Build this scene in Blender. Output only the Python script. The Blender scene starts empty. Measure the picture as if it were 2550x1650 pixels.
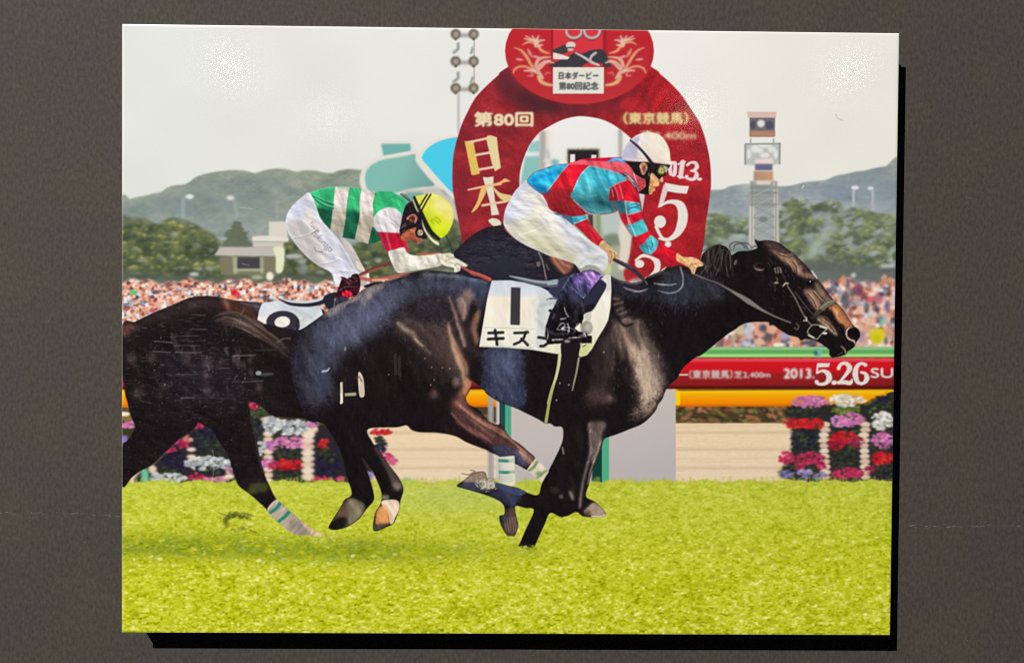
import bpy, math, random
import numpy as np

# ------------------------------------------------------------------ camera, light, exposure
scene = bpy.context.scene
PW, PH, PT = 0.3556, 0.2782, 0.0132            # mounted photograph: 14 x 11 inch, 13 mm thick
RNG = np.random.default_rng(11)

cam_data = bpy.data.cameras.new("camera")
cam = bpy.data.objects.new("camera", cam_data)
scene.collection.objects.link(cam)
cam_data.sensor_width = 36.0
cam_data.lens = 36.0 * 1850.0 / 2550.0
cam_data.clip_start, cam_data.clip_end = 0.01, 100.0
cam.location = (-0.00282, 0.00566, 0.34191 + PT)
cam.rotation_euler = (-0.014535, -0.010274, 0.007853)
scene.camera = cam

world = bpy.data.worlds.new("World")
scene.world = world
world.use_nodes = True
bg = world.node_tree.nodes["Background"]
bg.inputs[0].default_value = (0.80, 0.88, 1.0, 1)
bg.inputs[1].default_value = 0.012


def lamp(name, loc, power, radius, col):
    d = bpy.data.lights.new(name, 'SPOT')
    d.energy = power
    d.shadow_soft_size = radius
    d.color = col
    d.spot_size = math.radians(50)
    d.spot_blend = 0.6
    o = bpy.data.objects.new(name, d)
    o.location = loc
    v = -(o.location.copy())
    o.rotation_euler = v.to_track_quat('-Z', 'Y').to_euler()
    scene.collection.objects.link(o)
    return o


lamp("key_lamp", (-1.80, 2.36, 2.48), 905.0, 0.012, (1.0, 0.982, 0.955))
# small ceiling lamps that only glint in the glossy laminate
lamp("ceiling_lamp", (-0.762, 0.697, 1.72), 0.42, 0.016, (1.0, 0.97, 0.90))
lamp("ceiling_lamp", (-0.485, 0.559, 1.72), 0.18, 0.026, (1.0, 0.97, 0.92))
lamp("ceiling_lamp", (0.942, 0.703, 1.72), 0.30, 0.016, (1.0, 0.96, 0.86))
lamp("ceiling_lamp", (0.511, 0.587, 1.72), 0.28, 0.020, (1.0, 0.95, 0.85))

scene.view_settings.view_transform = 'Standard'
scene.view_settings.look = 'None'
scene.view_settings.exposure = 0.0
scene.view_settings.gamma = 1.0
scene.view_settings.use_curve_mapping = False
scene.cycles.max_bounces = 6
scene.cycles.use_denoising = False
scene.cycles.filter_width = 1.1

# ------------------------------------------------------------------ the printed picture, drawn flat in code
# Tracing coordinates are the print's own drawing units; Hm maps them to the flat sheet.
GX, GY = 1160, 908                              # cells of the printed sheet
SS = 2
CW, CH = GX * SS, GY * SS
QUAD = [(303, 59.5), (2238, 84.5), (2217.5, 1581), (305, 1572.5)]


def homog(src, dst):
    A, b = [], []
    for (x, y), (u, v) in zip(src, dst):
        A.append([x, y, 1, 0, 0, 0, -u * x, -u * y]); b.append(u)
        A.append([0, 0, 0, x, y, 1, -v * x, -v * y]); b.append(v)
    h = np.linalg.solve(np.array(A, float), np.array(b, float))
    return np.append(h, 1).reshape(3, 3)


Hm = homog(QUAD, [(0, 0), (CW, 0), (CW, CH), (0, CH)])
Hi = np.linalg.inv(Hm)
UNIT = CW / 1925.0                              # sheet cells per drawing unit


def to_cv(P):
    P = np.asarray(P, float)
    q = np.c_[P, np.ones(len(P))] @ Hm.T
    return q[:, :2] / q[:, 2:3]


yy, xx = np.mgrid[0:CH, 0:CW].astype(np.float32)
den = Hi[2, 0] * xx + Hi[2, 1] * yy + Hi[2, 2]
SX = ((Hi[0, 0] * xx + Hi[0, 1] * yy + Hi[0, 2]) / den).astype(np.float32)
SY = ((Hi[1, 0] * xx + Hi[1, 1] * yy + Hi[1, 2]) / den).astype(np.float32)
del xx, yy, den
IMG = np.zeros((CH, CW, 3), np.float32)
IDS = np.zeros((CH, CW), np.uint8)
PARTS = []
CUR = [0]


def layer(name, parent=None, label=None):
    """start a printed element: whatever is drawn next belongs to it"""
    for i, p in enumerate(PARTS):
        if p[3] == (name, parent, label):
            CUR[0] = i
            return i
    PARTS.append([name, parent, label, (name, parent, label)])
    CUR[0] = len(PARTS) - 1
    return CUR[0]


def fr(f, pts):
    return np.asarray(pts, float) / f[2] + np.array([f[0], f[1]])


def smooth(P, closed=True, n=6):
    P = np.asarray(P, float)
    if closed:
        a, b, c, d = np.roll(P, 1, 0), P, np.roll(P, -1, 0), np.roll(P, -2, 0)
    else:
        Q = np.vstack([2 * P[0] - P[1], P, 2 * P[-1] - P[-2]])
        a, b, c, d = Q[:-3], Q[1:-2], Q[2:-1], Q[3:]
    out = []
    for t in np.arange(n) / n:
        out.append(b + 0.5 * t * (c - a) + t * t * (a - 2.5 * b + 2 * c - .5 * d) + t ** 3 * (-.5 * a + 1.5 * b - 1.5 * c + .5 * d))
    R = np.stack(out, 1).reshape(-1, 2)
    return R if closed else np.vstack([R, P[-1:]])


def raster(loops, pad=2, ns=3):
    """winding-number fill with soft edges; returns mask and box"""
    allp = np.vstack(loops)
    x0 = int(max(0, math.floor(allp[:, 0].min()) - pad)); x1 = int(min(CW, math.ceil(allp[:, 0].max()) + pad + 1))
    y0 = int(max(0, math.floor(allp[:, 1].min()) - pad)); y1 = int(min(CH, math.ceil(allp[:, 1].max()) + pad + 1))
    if x1 <= x0 or y1 <= y0:
        return None, None
    w, h = x1 - x0, y1 - y0
    acc = np.zeros((h, w + 2), np.float32)
    for L in loops:
        A = L - np.array([x0, y0]); B = np.roll(A, -1, 0)
        sg = np.where(B[:, 1] > A[:, 1], 1.0, -1.0)
        top = np.where((sg > 0)[:, None], A, B); bot = np.where((sg > 0)[:, None], B, A)
        k0 = np.maximum(np.ceil(top[:, 1] * ns - .5), 0).astype(int)
        k1 = np.minimum(np.ceil(bot[:, 1] * ns - .5), h * ns).astype(int)
        cnt = np.maximum(k1 - k0, 0)
        if cnt.sum() == 0:
            continue
        e = np.repeat(np.arange(len(A)), cnt)
        k = np.arange(cnt.sum()) - np.repeat(np.cumsum(cnt) - cnt, cnt) + k0[e]
        y = (k + .5) / ns
        t = (y - top[e, 1]) / (bot[e, 1] - top[e, 1])
        x = np.clip(top[e, 0] + t * (bot[e, 0] - top[e, 0]), 0, w)
        xi = np.floor(x).astype(int); fx = x - xi
        r = k // ns
        np.add.at(acc, (r, xi), sg[e] * (1 - fx) / ns)
        np.add.at(acc, (r, xi + 1), sg[e] * fx / ns)
    m = np.abs(np.cumsum(acc, 1)[:, :w])
    return np.clip(m, 0, 1), (y0, y1, x0, x1)


def box1(m, r, ax):
    if r < 1:
        return m
    pad = [(0, 0)] * m.ndim; pad[ax] = (r + 1, r)
    c = np.cumsum(np.pad(m, pad, mode='edge'), axis=ax, dtype=np.float64)
    n = m.shape[ax]
    a = np.take(c, np.arange(2 * r + 1, 2 * r + 1 + n), axis=ax); b = np.take(c, np.arange(n), axis=ax)
    return ((a - b) / (2 * r + 1)).astype(np.float32)


def gblur(m, sx, sy=None):
    sy = sx if sy is None else sy
    for s, ax in ((sx, 1), (sy, 0)):
        if s > 0.3:
            r = max(1, int(round((math.sqrt(4 * s * s + 1) - 1) / 2)))
            for _ in range(3):
                m = box1(m, r, ax)
    return m


def grow(m, b, k):
    y0, y1, x0, x1 = b
    Y0, Y1, X0, X1 = max(0, y0 - k), min(CH, y1 + k), max(0, x0 - k), min(CW, x1 + k)
    M = np.zeros((Y1 - Y0, X1 - X0), np.float32)
    M[y0 - Y0:y1 - Y0, x0 - X0:x1 - X0] = m
    return M, (Y0, Y1, X0, X1)


def put(m, b, col, a=1.0, clip=None, ident=True):
    """composite a colour (or a function of the drawing coordinates) through a mask"""
    y0, y1, x0, x1 = b
    m = m * a
    if clip is not None:
        m = m * clip[y0:y1, x0:x1]
    if callable(col):
        c = col(SX[y0:y1, x0:x1], SY[y0:y1, x0:x1])
    else:
        c = np.asarray(col, np.float32)
    v = IMG[y0:y1, x0:x1]
    v += (c - v) * m[..., None]
    if ident:
        IDS[y0:y1, x0:x1][m > 0.5] = CUR[0]


def mask_of(f, pts, sm=True, blur=0):
    P = fr(f, pts)
    P = smooth(P) if sm else P
    m, b = raster([to_cv(P)])
    if m is not None and blur:
        k = int(3 * blur * UNIT) + 2
        m, b = grow(m, b, k)
        m = gblur(m, blur * UNIT)
    return m, b


def P(f, pts, col, blur=0, a=1.0, sm=True, clip=None, ident=True, rough=0):
    if clip is not None and blur >= 2 and not callable(col):      # shading: wide soft halo, then a firmer core
        m, b = mask_of(f, pts, sm, blur * 2.2)
        if m is not None:
            put(m, b, col, a * .5, clip, ident)
        a = a * .78
        rough = rough or .14
    m, b = mask_of(f, pts, sm, blur)
    if m is not None:
        if rough:
            nz = NZF[b[0]:b[1], b[2]:b[3]]
            m = np.clip(m + rough * nz * (.25 + 3.0 * m * (1 - m)) * (m > .004), 0, 1)
        put(m, b, col, a, clip, ident)
    return m, b


def full(m, b):
    M = np.zeros((CH, CW), np.float32)
    M[b[0]:b[1], b[2]:b[3]] = m
    return M


def S(f, pts, w, col, blur=0, a=1.0, clip=None, sm=True, ident=True):
    """a stroke; w = width in drawing units, one number or one per point"""
    Q = fr(f, pts)
    w = np.broadcast_to(np.asarray(w, float), (len(Q),)) if np.ndim(w) else np.full(len(Q), float(w))
    if sm and len(Q) > 2:
        n = 6
        t = np.linspace(0, len(Q) - 1, (len(Q) - 1) * n + 1)
        w = np.interp(t, np.arange(len(Q)), w)
        Q = smooth(Q, False, n)
    C = to_cv(Q); R = w * UNIT / 2
    pad = R.max() + 2 + 7 * blur * UNIT
    x0 = int(max(0, C[:, 0].min() - pad)); x1 = int(min(CW, C[:, 0].max() + pad + 1))
    y0 = int(max(0, C[:, 1].min() - pad)); y1 = int(min(CH, C[:, 1].max() + pad + 1))
    if x1 <= x0 or y1 <= y0:
        return
    M = np.zeros((y1 - y0, x1 - x0), np.float32)
    for i in range(len(C) - 1):
        (ax, ay), (bx, by) = C[i] - (x0, y0), C[i + 1] - (x0, y0)
        rr = max(R[i], R[i + 1]) + 1.5
        u0, u1 = int(max(0, min(ax, bx) - rr)), int(min(x1 - x0, max(ax, bx) + rr + 1))
        v0, v1 = int(max(0, min(ay, by) - rr)), int(min(y1 - y0, max(ay, by) + rr + 1))
        if u1 <= u0 or v1 <= v0:
            continue
        gy, gx = np.mgrid[v0:v1, u0:u1] + 0.5
        dx, dy = bx - ax, by - ay
        t = np.clip(((gx - ax) * dx + (gy - ay) * dy) / (dx * dx + dy * dy + 1e-9), 0, 1)
        d = np.hypot(gx - ax - t * dx, gy - ay - t * dy)
        cov = np.clip(R[i] + t * (R[i + 1] - R[i]) - d + .5, 0, 1)
        np.maximum(M[v0:v1, u0:u1], cov, out=M[v0:v1, u0:u1], casting='unsafe')
    if blur:
        if clip is not None and blur >= 1.1 and not callable(col):
            put(np.minimum(gblur(M, blur * 2.4 * UNIT) * 1.3, 1), (y0, y1, x0, x1), col, a * .45, clip, ident)
            a = a * .8
        M = gblur(M, blur * UNIT)
    put(M, (y0, y1, x0, x1), col, a, clip, ident)


def E(f, cx, cy, rx, ry, col, blur=0, a=1.0, ang=0, clip=None, ident=True):
    t = np.linspace(0, 2 * math.pi, 40, endpoint=False)
    c, s = math.cos(math.radians(ang)), math.sin(math.radians(ang))
    X, Y = rx * np.cos(t), ry * np.sin(t)
    return P(f, np.c_[cx + X * c - Y * s, cy + X * s + Y * c], col, blur, a, False, clip, ident)


def noise(sx, sy, seed=None, octaves=1):
    """smooth random field over the sheet, feature size in drawing units, about -1..1"""
    rg = np.random.default_rng(seed if seed is not None else RNG.integers(1 << 30))
    out = np.zeros((CH, CW), np.float32); amp = 1.0
    for o in range(octaves):
        ux, uy = max(1.5, sx * UNIT / 2 ** o), max(1.5, sy * UNIT / 2 ** o)
        nx, ny = int(CW / ux) + 4, int(CH / uy) + 4
        g = rg.standard_normal((ny, nx)).astype(np.float32)
        xi = np.arange(CW) / ux + 1; yi = np.arange(CH) / uy + 1
        x0 = xi.astype(int); fx = (xi - x0).astype(np.float32); fx = fx * fx * (3 - 2 * fx)
        y0 = yi.astype(int); fy = (yi - y0).astype(np.float32); fy = fy * fy * (3 - 2 * fy)
        r = g[:, x0] * (1 - fx) + g[:, x0 + 1] * fx
        out += amp * (r[y0] * (1 - fy[:, None]) + r[y0 + 1] * fy[:, None])
        amp *= .55
    return out


def rnoise(b, ang, su, sv, seed, octs=2):
    """streaky field at an angle over a box of the sheet: su along, sv across, drawing units"""
    g = np.random.default_rng(seed).standard_normal((128, 128)).astype(np.float32)
    y0, y1, x0, x1 = b
    X, Y = SX[y0:y1, x0:x1], SY[y0:y1, x0:x1]
    c, s = math.cos(math.radians(ang)), math.sin(math.radians(ang))
    out, amp = 0, 1.0
    for o in range(octs):
        u = (X * c + Y * s) / su * 2 ** o + 7.3 * o; v = (-X * s + Y * c) / sv * 2 ** o + 3.1 * o
        iu, iv = np.floor(u).astype(int), np.floor(v).astype(int)
        fu, fv = u - iu, v - iv
        fu, fv = fu * fu * (3 - 2 * fu), fv * fv * (3 - 2 * fv)
        a_, b_ = g[iv % 128, iu % 128], g[iv % 128, (iu + 1) % 128]
        c_, d_ = g[(iv + 1) % 128, iu % 128], g[(iv + 1) % 128, (iu + 1) % 128]
        out = out + amp * ((a_ * (1 - fu) + b_ * fu) * (1 - fv) + (c_ * (1 - fu) + d_ * fu) * fv)
        amp *= .55
    return out


def folds(M, ang, su, sv, amp, seed, octs=2):
    """soft creases or muscle streaks: lightness varied along one direction inside M"""
    ys, xs = np.nonzero(M > .02)
    if len(ys) == 0:
        return
    b = (ys.min(), ys.max() + 1, xs.min(), xs.max() + 1)
    n = rnoise(b, ang, su, sv, seed, octs)
    R = IMG[b[0]:b[1], b[2]:b[3]]
    R *= (1 + amp * np.clip(n, -2, 2) * M[b[0]:b[1], b[2]:b[3]])[..., None]
    np.clip(R, 0, 250, out=R)


def part_mask(name, parent):
    ks = [i for i, q in enumerate(PARTS) if q[0] == name and q[1] == parent]
    return gblur(np.isin(IDS, ks).astype(np.float32), 1.0)


def soften(y0, y1, sx, sy, x0=290, x1=2250):
    """out-of-focus blur of what is drawn so far between two heights"""
    q = to_cv([(x0, y0), (x1, y0), (x1, y1), (x0, y1)])
    a0, a1 = max(0, int(q[:, 1].min())), min(CH, int(q[:, 1].max()))
    c0, c1 = max(0, int(q[:, 0].min())), min(CW, int(q[:, 0].max()))
    R = IMG[a0:a1, c0:c1]
    w = np.clip(np.minimum(np.arange(a1 - a0), np.arange(a1 - a0)[::-1]) / (8 * UNIT), 0, 1)[:, None].astype(np.float32)
    for k in range(3):
        R[..., k] += (gblur(R[..., k].copy(), sx * UNIT, sy * UNIT) - R[..., k]) * w


def scatter(M, n, cols, rx, ry, blur=2.0, a=(.5, .95), ang=(0, 0), ident=True, seed=1):
    """many soft dabs inside the mask M"""
    rg = np.random.default_rng(seed)
    ys, xs = np.nonzero(M[::4, ::4] > .5)
    if len(ys) == 0:
        return
    cols = np.asarray(cols, np.float32)
    for k in rg.integers(0, len(ys), n):
        cy, cx = ys[k] * 4 + rg.random() * 4, xs[k] * 4 + rg.random() * 4
        ax, ay = rg.uniform(*rx) * UNIT, rg.uniform(*ry) * UNIT
        th = math.radians(rg.uniform(*ang)); c, s = math.cos(th), math.sin(th)
        R = int(max(ax, ay) + 3 * blur * UNIT) + 1
        x0, x1, y0, y1 = max(0, int(cx) - R), min(CW, int(cx) + R + 1), max(0, int(cy) - R), min(CH, int(cy) + R + 1)
        if x1 <= x0 or y1 <= y0:
            continue
        gy, gx = np.mgrid[y0:y1, x0:x1]
        X, Y = (gx - cx) * c + (gy - cy) * s, -(gx - cx) * s + (gy - cy) * c
        d = (np.sqrt((X / ax) ** 2 + (Y / ay) ** 2) - 1) * min(ax, ay)
        m = np.clip(.5 - d / (2.2 * blur * UNIT), 0, 1); m = m * m * (3 - 2 * m)
        put(m.astype(np.float32), (y0, y1, x0, x1), cols[rg.integers(len(cols))], rg.uniform(*a), M, ident)


def text(body, o, ux, uy, col, bold=0.0, blur=0, a=1.0, shear=0.0, clip=None, space=1.0):
    """lettering: o = baseline start, ux/uy = vectors for one em to the right / up, drawing units"""
    c = bpy.data.curves.new("lettering", 'FONT')
    c.body = body; c.offset = min(bold, 0); c.shear = shear; c.space_character = space
    ob = bpy.data.objects.new("lettering", c)
    scene.collection.objects.link(ob)
    me = ob.evaluated_get(bpy.context.evaluated_depsgraph_get()).to_mesh()
    co = np.array([v.co[:2] for v in me.vertices])
    x0 = co[:, 0].min()
    wid = co[:, 0].max() - x0
    Q = np.asarray(o) + (co[:, :1] - x0) * np.asarray(ux, float) + co[:, 1:2] * np.asarray(uy, float)
    C = to_cv(Q)
    loops = []
    for p in me.polygons:
        L = C[list(p.vertices)]
        ar = np.sum(L[:, 0] * np.roll(L[:, 1], -1) - L[:, 1] * np.roll(L[:, 0], -1))
        loops.append(L if ar > 0 else L[::-1])
    ob.evaluated_get(bpy.context.evaluated_depsgraph_get()).to_mesh_clear()
    bpy.data.objects.remove(ob); bpy.data.curves.remove(c)
    m, b = raster(loops, 3)
    if bold > 0:
        em = float(np.hypot(*uy)) * UNIT
        m, b = grow(m, b, int(4 * bold * em) + 3)
        m = np.clip(gblur(m, max(.5, bold * em)) * 2.3, 0, 1)
    if blur:
        m, b = grow(m, b, int(3 * blur * UNIT) + 2)
        m = gblur(m, blur * UNIT)
    put(m, b, col, a, clip)


def text_fit(body, x0, y0, x1, y1, col, slope=0.0, em_h=0.74, **kw):
    """lettering stretched between x0..x1, from baseline y1 up to cap height y0"""
    c = bpy.data.curves.new("lettering", 'FONT'); c.body = body
    ob = bpy.data.objects.new("lettering", c); scene.collection.objects.link(ob)
    me = ob.evaluated_get(bpy.context.evaluated_depsgraph_get()).to_mesh()
    xs = [v.co.x for v in me.vertices]; ysv = [v.co.y for v in me.vertices]
    wid = max(xs) - min(xs); hgt = max(ysv) - min(ysv); base = min(ysv)
    bpy.data.objects.remove(ob); bpy.data.curves.remove(c)
    ex, ey = (x1 - x0) / wid, (y1 - y0) / hgt
    text(body, (x0, y1 + base * ey), (ex, ex * slope), (0, -ey), col, **kw)


def ramp(t, *stops):
    """colour ramp: stops are (position, colour)"""
    t = np.asarray(t)
    xs = [s[0] for s in stops]
    return np.stack([np.interp(t, xs, [s[1][i] for s in stops]) for i in range(3)], -1).astype(np.float32)


def vgrad(y0, c0, y1, c1):
    return lambda X, Y: ramp((Y - y0) / (y1 - y0), (0, c0), (1, c1))


NZF = noise(5.5, 4.5, 901, 2) * .6 + noise(15, 12, 902, 1) * .35
FD = (0, 0, 0.93333); SRC = (0, 0, 1.0)
A1 = (1080, 60, 5.9225); A2 = (1440, 60, 5.9225); A3 = (880, 300, 5.9225); A4 = (1240, 300, 5.9225); A5 = (1500, 300, 5.9225)
B2 = (680, 440, 4.76); B3 = (1240, 520, 4.666); B4 = (1680, 560, 4.53)
C1 = (290, 680, 4.76); C2 = (740, 680, 4.76); C3 = (1180, 680, 4.76); C4 = (290, 980, 4.76)
D1 = (740, 1000, 4.052); D2 = (1120, 960, 3.666); D3 = (1560, 860, 3.5); D4 = (290, 400, 3.85)
E1 = (1740, 250, 3.422); E2 = (2000, 620, 5.5); E3 = (1500, 860, 6.415)
WHITE = (240, 239, 234)
# ------------------------------------------------------------------ background of the picture
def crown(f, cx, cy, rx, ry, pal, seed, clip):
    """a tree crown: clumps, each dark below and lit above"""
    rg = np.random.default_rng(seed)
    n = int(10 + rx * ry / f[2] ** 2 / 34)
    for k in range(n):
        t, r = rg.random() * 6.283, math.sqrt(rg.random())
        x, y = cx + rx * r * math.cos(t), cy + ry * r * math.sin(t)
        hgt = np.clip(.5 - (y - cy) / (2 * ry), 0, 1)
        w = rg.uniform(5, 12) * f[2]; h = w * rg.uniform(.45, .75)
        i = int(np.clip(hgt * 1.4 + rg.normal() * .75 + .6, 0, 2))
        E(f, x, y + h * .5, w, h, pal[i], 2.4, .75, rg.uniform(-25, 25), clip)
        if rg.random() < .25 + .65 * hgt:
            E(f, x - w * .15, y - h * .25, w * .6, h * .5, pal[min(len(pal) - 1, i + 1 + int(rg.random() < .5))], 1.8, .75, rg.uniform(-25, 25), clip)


def paint_background():
    layer('printed_sky', None, 'pale hazy sky at the top of the picture')
    n = noise(160, 120, 3, 2)
    IMG[:] = ramp((SX - 303) / 1930 + 0 * SY, (0, (222, 225, 219)), (.35, (228, 229, 225)), (.6, (236, 236, 232)), (1, (237, 236, 227)))
    IMG[:] += n[..., None] * 1.2
    IDS[:] = CUR[0]
    # floodlight mast
    layer('printed_floodlight_mast', None, 'steel floodlight mast with pairs of round lamps against the sky')
    S(A1, [(360, 1040), (362, 1600)], 6, (192, 188, 188), 2.2)
    S(A1, [(590, 120), (592, 1000)], 3.5, (176, 176, 172), 1.6)
    S(A1, [(640, 240), (640, 960)], 5, (240, 226, 218), 3, .8)
    for yy_ in (150, 550, 945):
        S(A1, [(330, yy_ + 20), (590, yy_ + 20)], 9, (168, 160, 160), 2.5)
        for xx_ in (318, 582):
            E(A1, xx_, yy_, 76, 76, (112, 108, 96), 2.0)
            E(A1, xx_ + 4, yy_ + 4, 40, 42, (164, 152, 140), 2.0)
            E(A1, xx_, yy_ + 75, 22, 18, (105, 98, 88), 1.5)
    for yy_ in (290, 720):
        S(A1, [(355, yy_), (350, yy_ + 80), (290, yy_ + 130)], 7, (150, 156, 156), 2.2)
        S(A1, [(570, yy_ + 70), (545, yy_ + 140)], 6, (150, 150, 145), 2.2)
    # hills
    layer('printed_hills', None, 'wooded hills fading in haze behind the trees')
    n1, n2 = noise(42, 24, 5, 3), noise(9, 6, 6, 2)

    def hillcol(X, Y):
        y0 = int(round(0)); c = ramp((Y - 425) / 260, (0, (142, 154, 138)), (.35, (140, 152, 144)), (.7, (146, 159, 158)), (1, (158, 169, 166)))
        return c
    hl = [(40, 395), (130, 365), (200, 345), (290, 330), (350, 312), (420, 300), (480, 260), (550, 235), (640, 228), (700, 200), (760, 155), (830, 130), (900, 115), (1000, 98), (1100, 88), (1200, 92), (1280, 108), (1330, 118), (1400, 95), (1480, 80), (1560, 75), (1640, 82), (1720, 105), (1800, 92), (1900, 95), (1980, 112), (2060, 118), (2130, 95), (2230, 78), (2310, 85), (2700, 130), (3100, 220), (3600, 260), (3700, 1300), (40, 1300)]
    hr = [(-500, 790), (100, 765), (200, 762), (260, 735), (330, 722), (420, 715), (560, 725), (700, 735), (800, 725), (900, 700), (1000, 690), (1080, 680), (1170, 645), (1260, 630), (1340, 610), (1420, 600), (1500, 580), (1590, 565), (1720, 560), (1720, 1600), (-500, 1600)]
    m, b = P(D4, hl, hillcol, 1.8)
    ml = full(m, b)
    m, b = P(E1, hr, lambda X, Y: ramp((Y - 420) / 220, (0, (150, 160, 158)), (.4, (152, 163, 170)), (1, (168, 178, 175))), 1.8)
    mr = full(m, b)
    mk = np.maximum(ml, mr)[..., None]
    IMG[:] += mk * (n1[..., None] * np.array([7, 6, 5], np.float32) + n2[..., None] * np.array([3.0, 3.2, 2.5], np.float32))
    for pts in ([(600, 420), (800, 330), (1000, 420), (1300, 330), (1500, 480)], [(900, 200), (1100, 260), (1400, 190), (1650, 260)], [(300, 460), (520, 400), (800, 520)]):
        S(D4, pts, 26, (118, 132, 140), 9, .45, ml)
    for pts in ([(1200, 700), (1400, 680), (1650, 720)], [(900, 760), (1200, 800), (1600, 780)]):
        S(E1, pts, 30, (132, 146, 165), 9, .4, mr)
    layer('printed_street_lamp', None, 'distant street lamps standing in front of the hills')
    S(D4, [(640, 360), (636, 540)], 6, (176, 184, 186), 2.5, .8); E(D4, 700, 342, 40, 24, (226, 226, 226), 2)
    S(D4, [(1130, 380), (1155, 560)], 5, (178, 186, 184), 2.5, .7); E(D4, 1090, 354, 38, 22, (220, 218, 216), 2)
    S(D4, [(1540, 380), (1540, 560)], 6, (168, 174, 168), 3, .6)
    S(E1, [(1318, 770), (1318, 920)], 6, (188, 196, 205), 2.2); E(E1, 1330, 746, 34, 17, (232, 232, 232), 2)
    S(E1, [(1480, 770), (1482, 970)], 5, (186, 194, 202), 2.2); E(E1, 1462, 752, 26, 14, (228, 228, 228), 2)
    # teal roof signs
    layer('printed_roof_sign', None, 'teal and sky blue curved signboards behind the rider in green')
    rim = (226, 223, 215)
    P(A3, [(360, 310), (850, 300), (880, 470), (640, 530), (420, 560)], rim, 2.2, sm=False)
    P(A3, [(405, 345), (832, 342), (845, 452), (640, 492), (440, 522)], (112, 178, 170), 2, sm=False)
    P(A3, [(100, 960), (95, 820), (150, 680), (260, 590), (420, 530), (620, 492), (820, 455), (935, 440), (990, 520), (1000, 640), (1110, 780), (1330, 1000), (1000, 1040), (700, 1100), (500, 1160), (200, 1120)], rim, 2)
    P(A3, [(170, 900), (172, 800), (205, 715), (290, 640), (430, 580), (620, 545), (820, 510), (905, 498), (918, 600), (985, 700), (1090, 830), (1195, 958), (1000, 985), (800, 1022), (600, 1070), (300, 1110), (205, 1010)],
      lambda X, Y: ramp((X - 910) / 180 + (Y - 420) / 500, (0, (128, 188, 178)), (.5, (130, 186, 178)), (1, (112, 160, 156))), 1.8)
    P(A3, [(700, 1075), (1000, 1010), (1250, 985), (1330, 1080), (1480, 1200), (1500, 1600), (700, 1600)], (200, 195, 186), 2.5)
    P(A3, [(760, 1085), (900, 1060), (1000, 1060), (1050, 1120), (900, 1300), (760, 1300)], (122, 168, 162), 2.5)
    P(A3, [(1520, 225), (1400, 235), (1240, 275), (1100, 350), (1000, 450), (955, 560), (985, 640), (1120, 800), (1480, 1170), (1700, 1200), (1700, 225)], rim, 2)
    P(A3, [(1560, 248), (1400, 268), (1250, 312), (1125, 382), (1045, 462), (1008, 540), (1024, 590), (1080, 655), (1250, 850), (1450, 1060), (1600, 1150), (1650, 300)], (76, 205, 235), 1.5)
    # B2: sign below the riding cap
    P(B2, [(1590, 770), (1800, 745), (1880, 800), (1880, 930), (1600, 930)], (196, 206, 200), 3)
    P(B2, [(1600, 790), (1780, 770), (1850, 800), (1830, 890), (1600, 900)], (120, 190, 186), 2.5)
    S(B2, [(1590, 850), (1650, 820), (1720, 815), (1770, 850)], 6, (150, 80, 90), 2)
    # trees
    layer('printed_trees', None, 'dense green trees in a row behind the crowd')
    tl = [(20, 575), (150, 545), (260, 540), (330, 580), (400, 605), (480, 560), (560, 545), (640, 560), (720, 590), (800, 630), (870, 680), (940, 720), (990, 780), (1020, 830), (1320, 830), (1600, 790), (1640, 740), (1800, 780), (2100, 850), (2400, 760), (2700, 700), (3250, 560), (3300, 1300), (20, 1300)]
    m, b = P(D4, tl, (104, 113, 92), 3); ml = full(m, b)
    P(D4, [(1150, 575), (1105, 610), (1095, 660), (1050, 690), (1060, 730), (1015, 790), (1030, 830), (1290, 830), (1295, 780), (1250, 740), (1255, 690), (1215, 650), (1195, 600)], (100, 110, 92), 3, rough=.5)
    tr = [(-100, 960), (80, 965), (180, 955), (230, 985), (310, 980), (420, 1000), (690, 890), (760, 840), (860, 805), (930, 850), (970, 905), (1060, 870), (1140, 850), (1210, 890), (1260, 920), (1330, 915), (1420, 930), (1500, 960), (1600, 975), (1720, 985), (1720, 1600), (-100, 1600)]
    m, b = P(E1, tr, (156, 168, 164), 3); mr = full(m, b)
    mt = np.maximum(ml, mr)
    n1 = noise(30, 18, 8, 2); fine = noise(5, 4, 10, 1)
    IMG[:] += mt[..., None] * n1[..., None] * np.array([9, 9, 7], np.float32)
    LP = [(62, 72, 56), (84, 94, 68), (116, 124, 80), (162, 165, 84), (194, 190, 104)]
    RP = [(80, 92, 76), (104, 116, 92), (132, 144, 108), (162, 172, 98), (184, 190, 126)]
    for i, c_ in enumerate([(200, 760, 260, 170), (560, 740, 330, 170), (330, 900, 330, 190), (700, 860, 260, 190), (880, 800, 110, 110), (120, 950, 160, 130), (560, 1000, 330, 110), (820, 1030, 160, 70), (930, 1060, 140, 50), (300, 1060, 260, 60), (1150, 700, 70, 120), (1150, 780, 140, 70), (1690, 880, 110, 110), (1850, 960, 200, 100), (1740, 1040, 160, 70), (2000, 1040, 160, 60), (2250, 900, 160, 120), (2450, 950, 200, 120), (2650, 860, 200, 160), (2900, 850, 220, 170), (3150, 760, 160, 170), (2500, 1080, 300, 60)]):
        crown(D4, *c_, LP if i < 10 else [np.array(q) * .96 for q in LP[:4]], 700 + i, ml)
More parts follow.
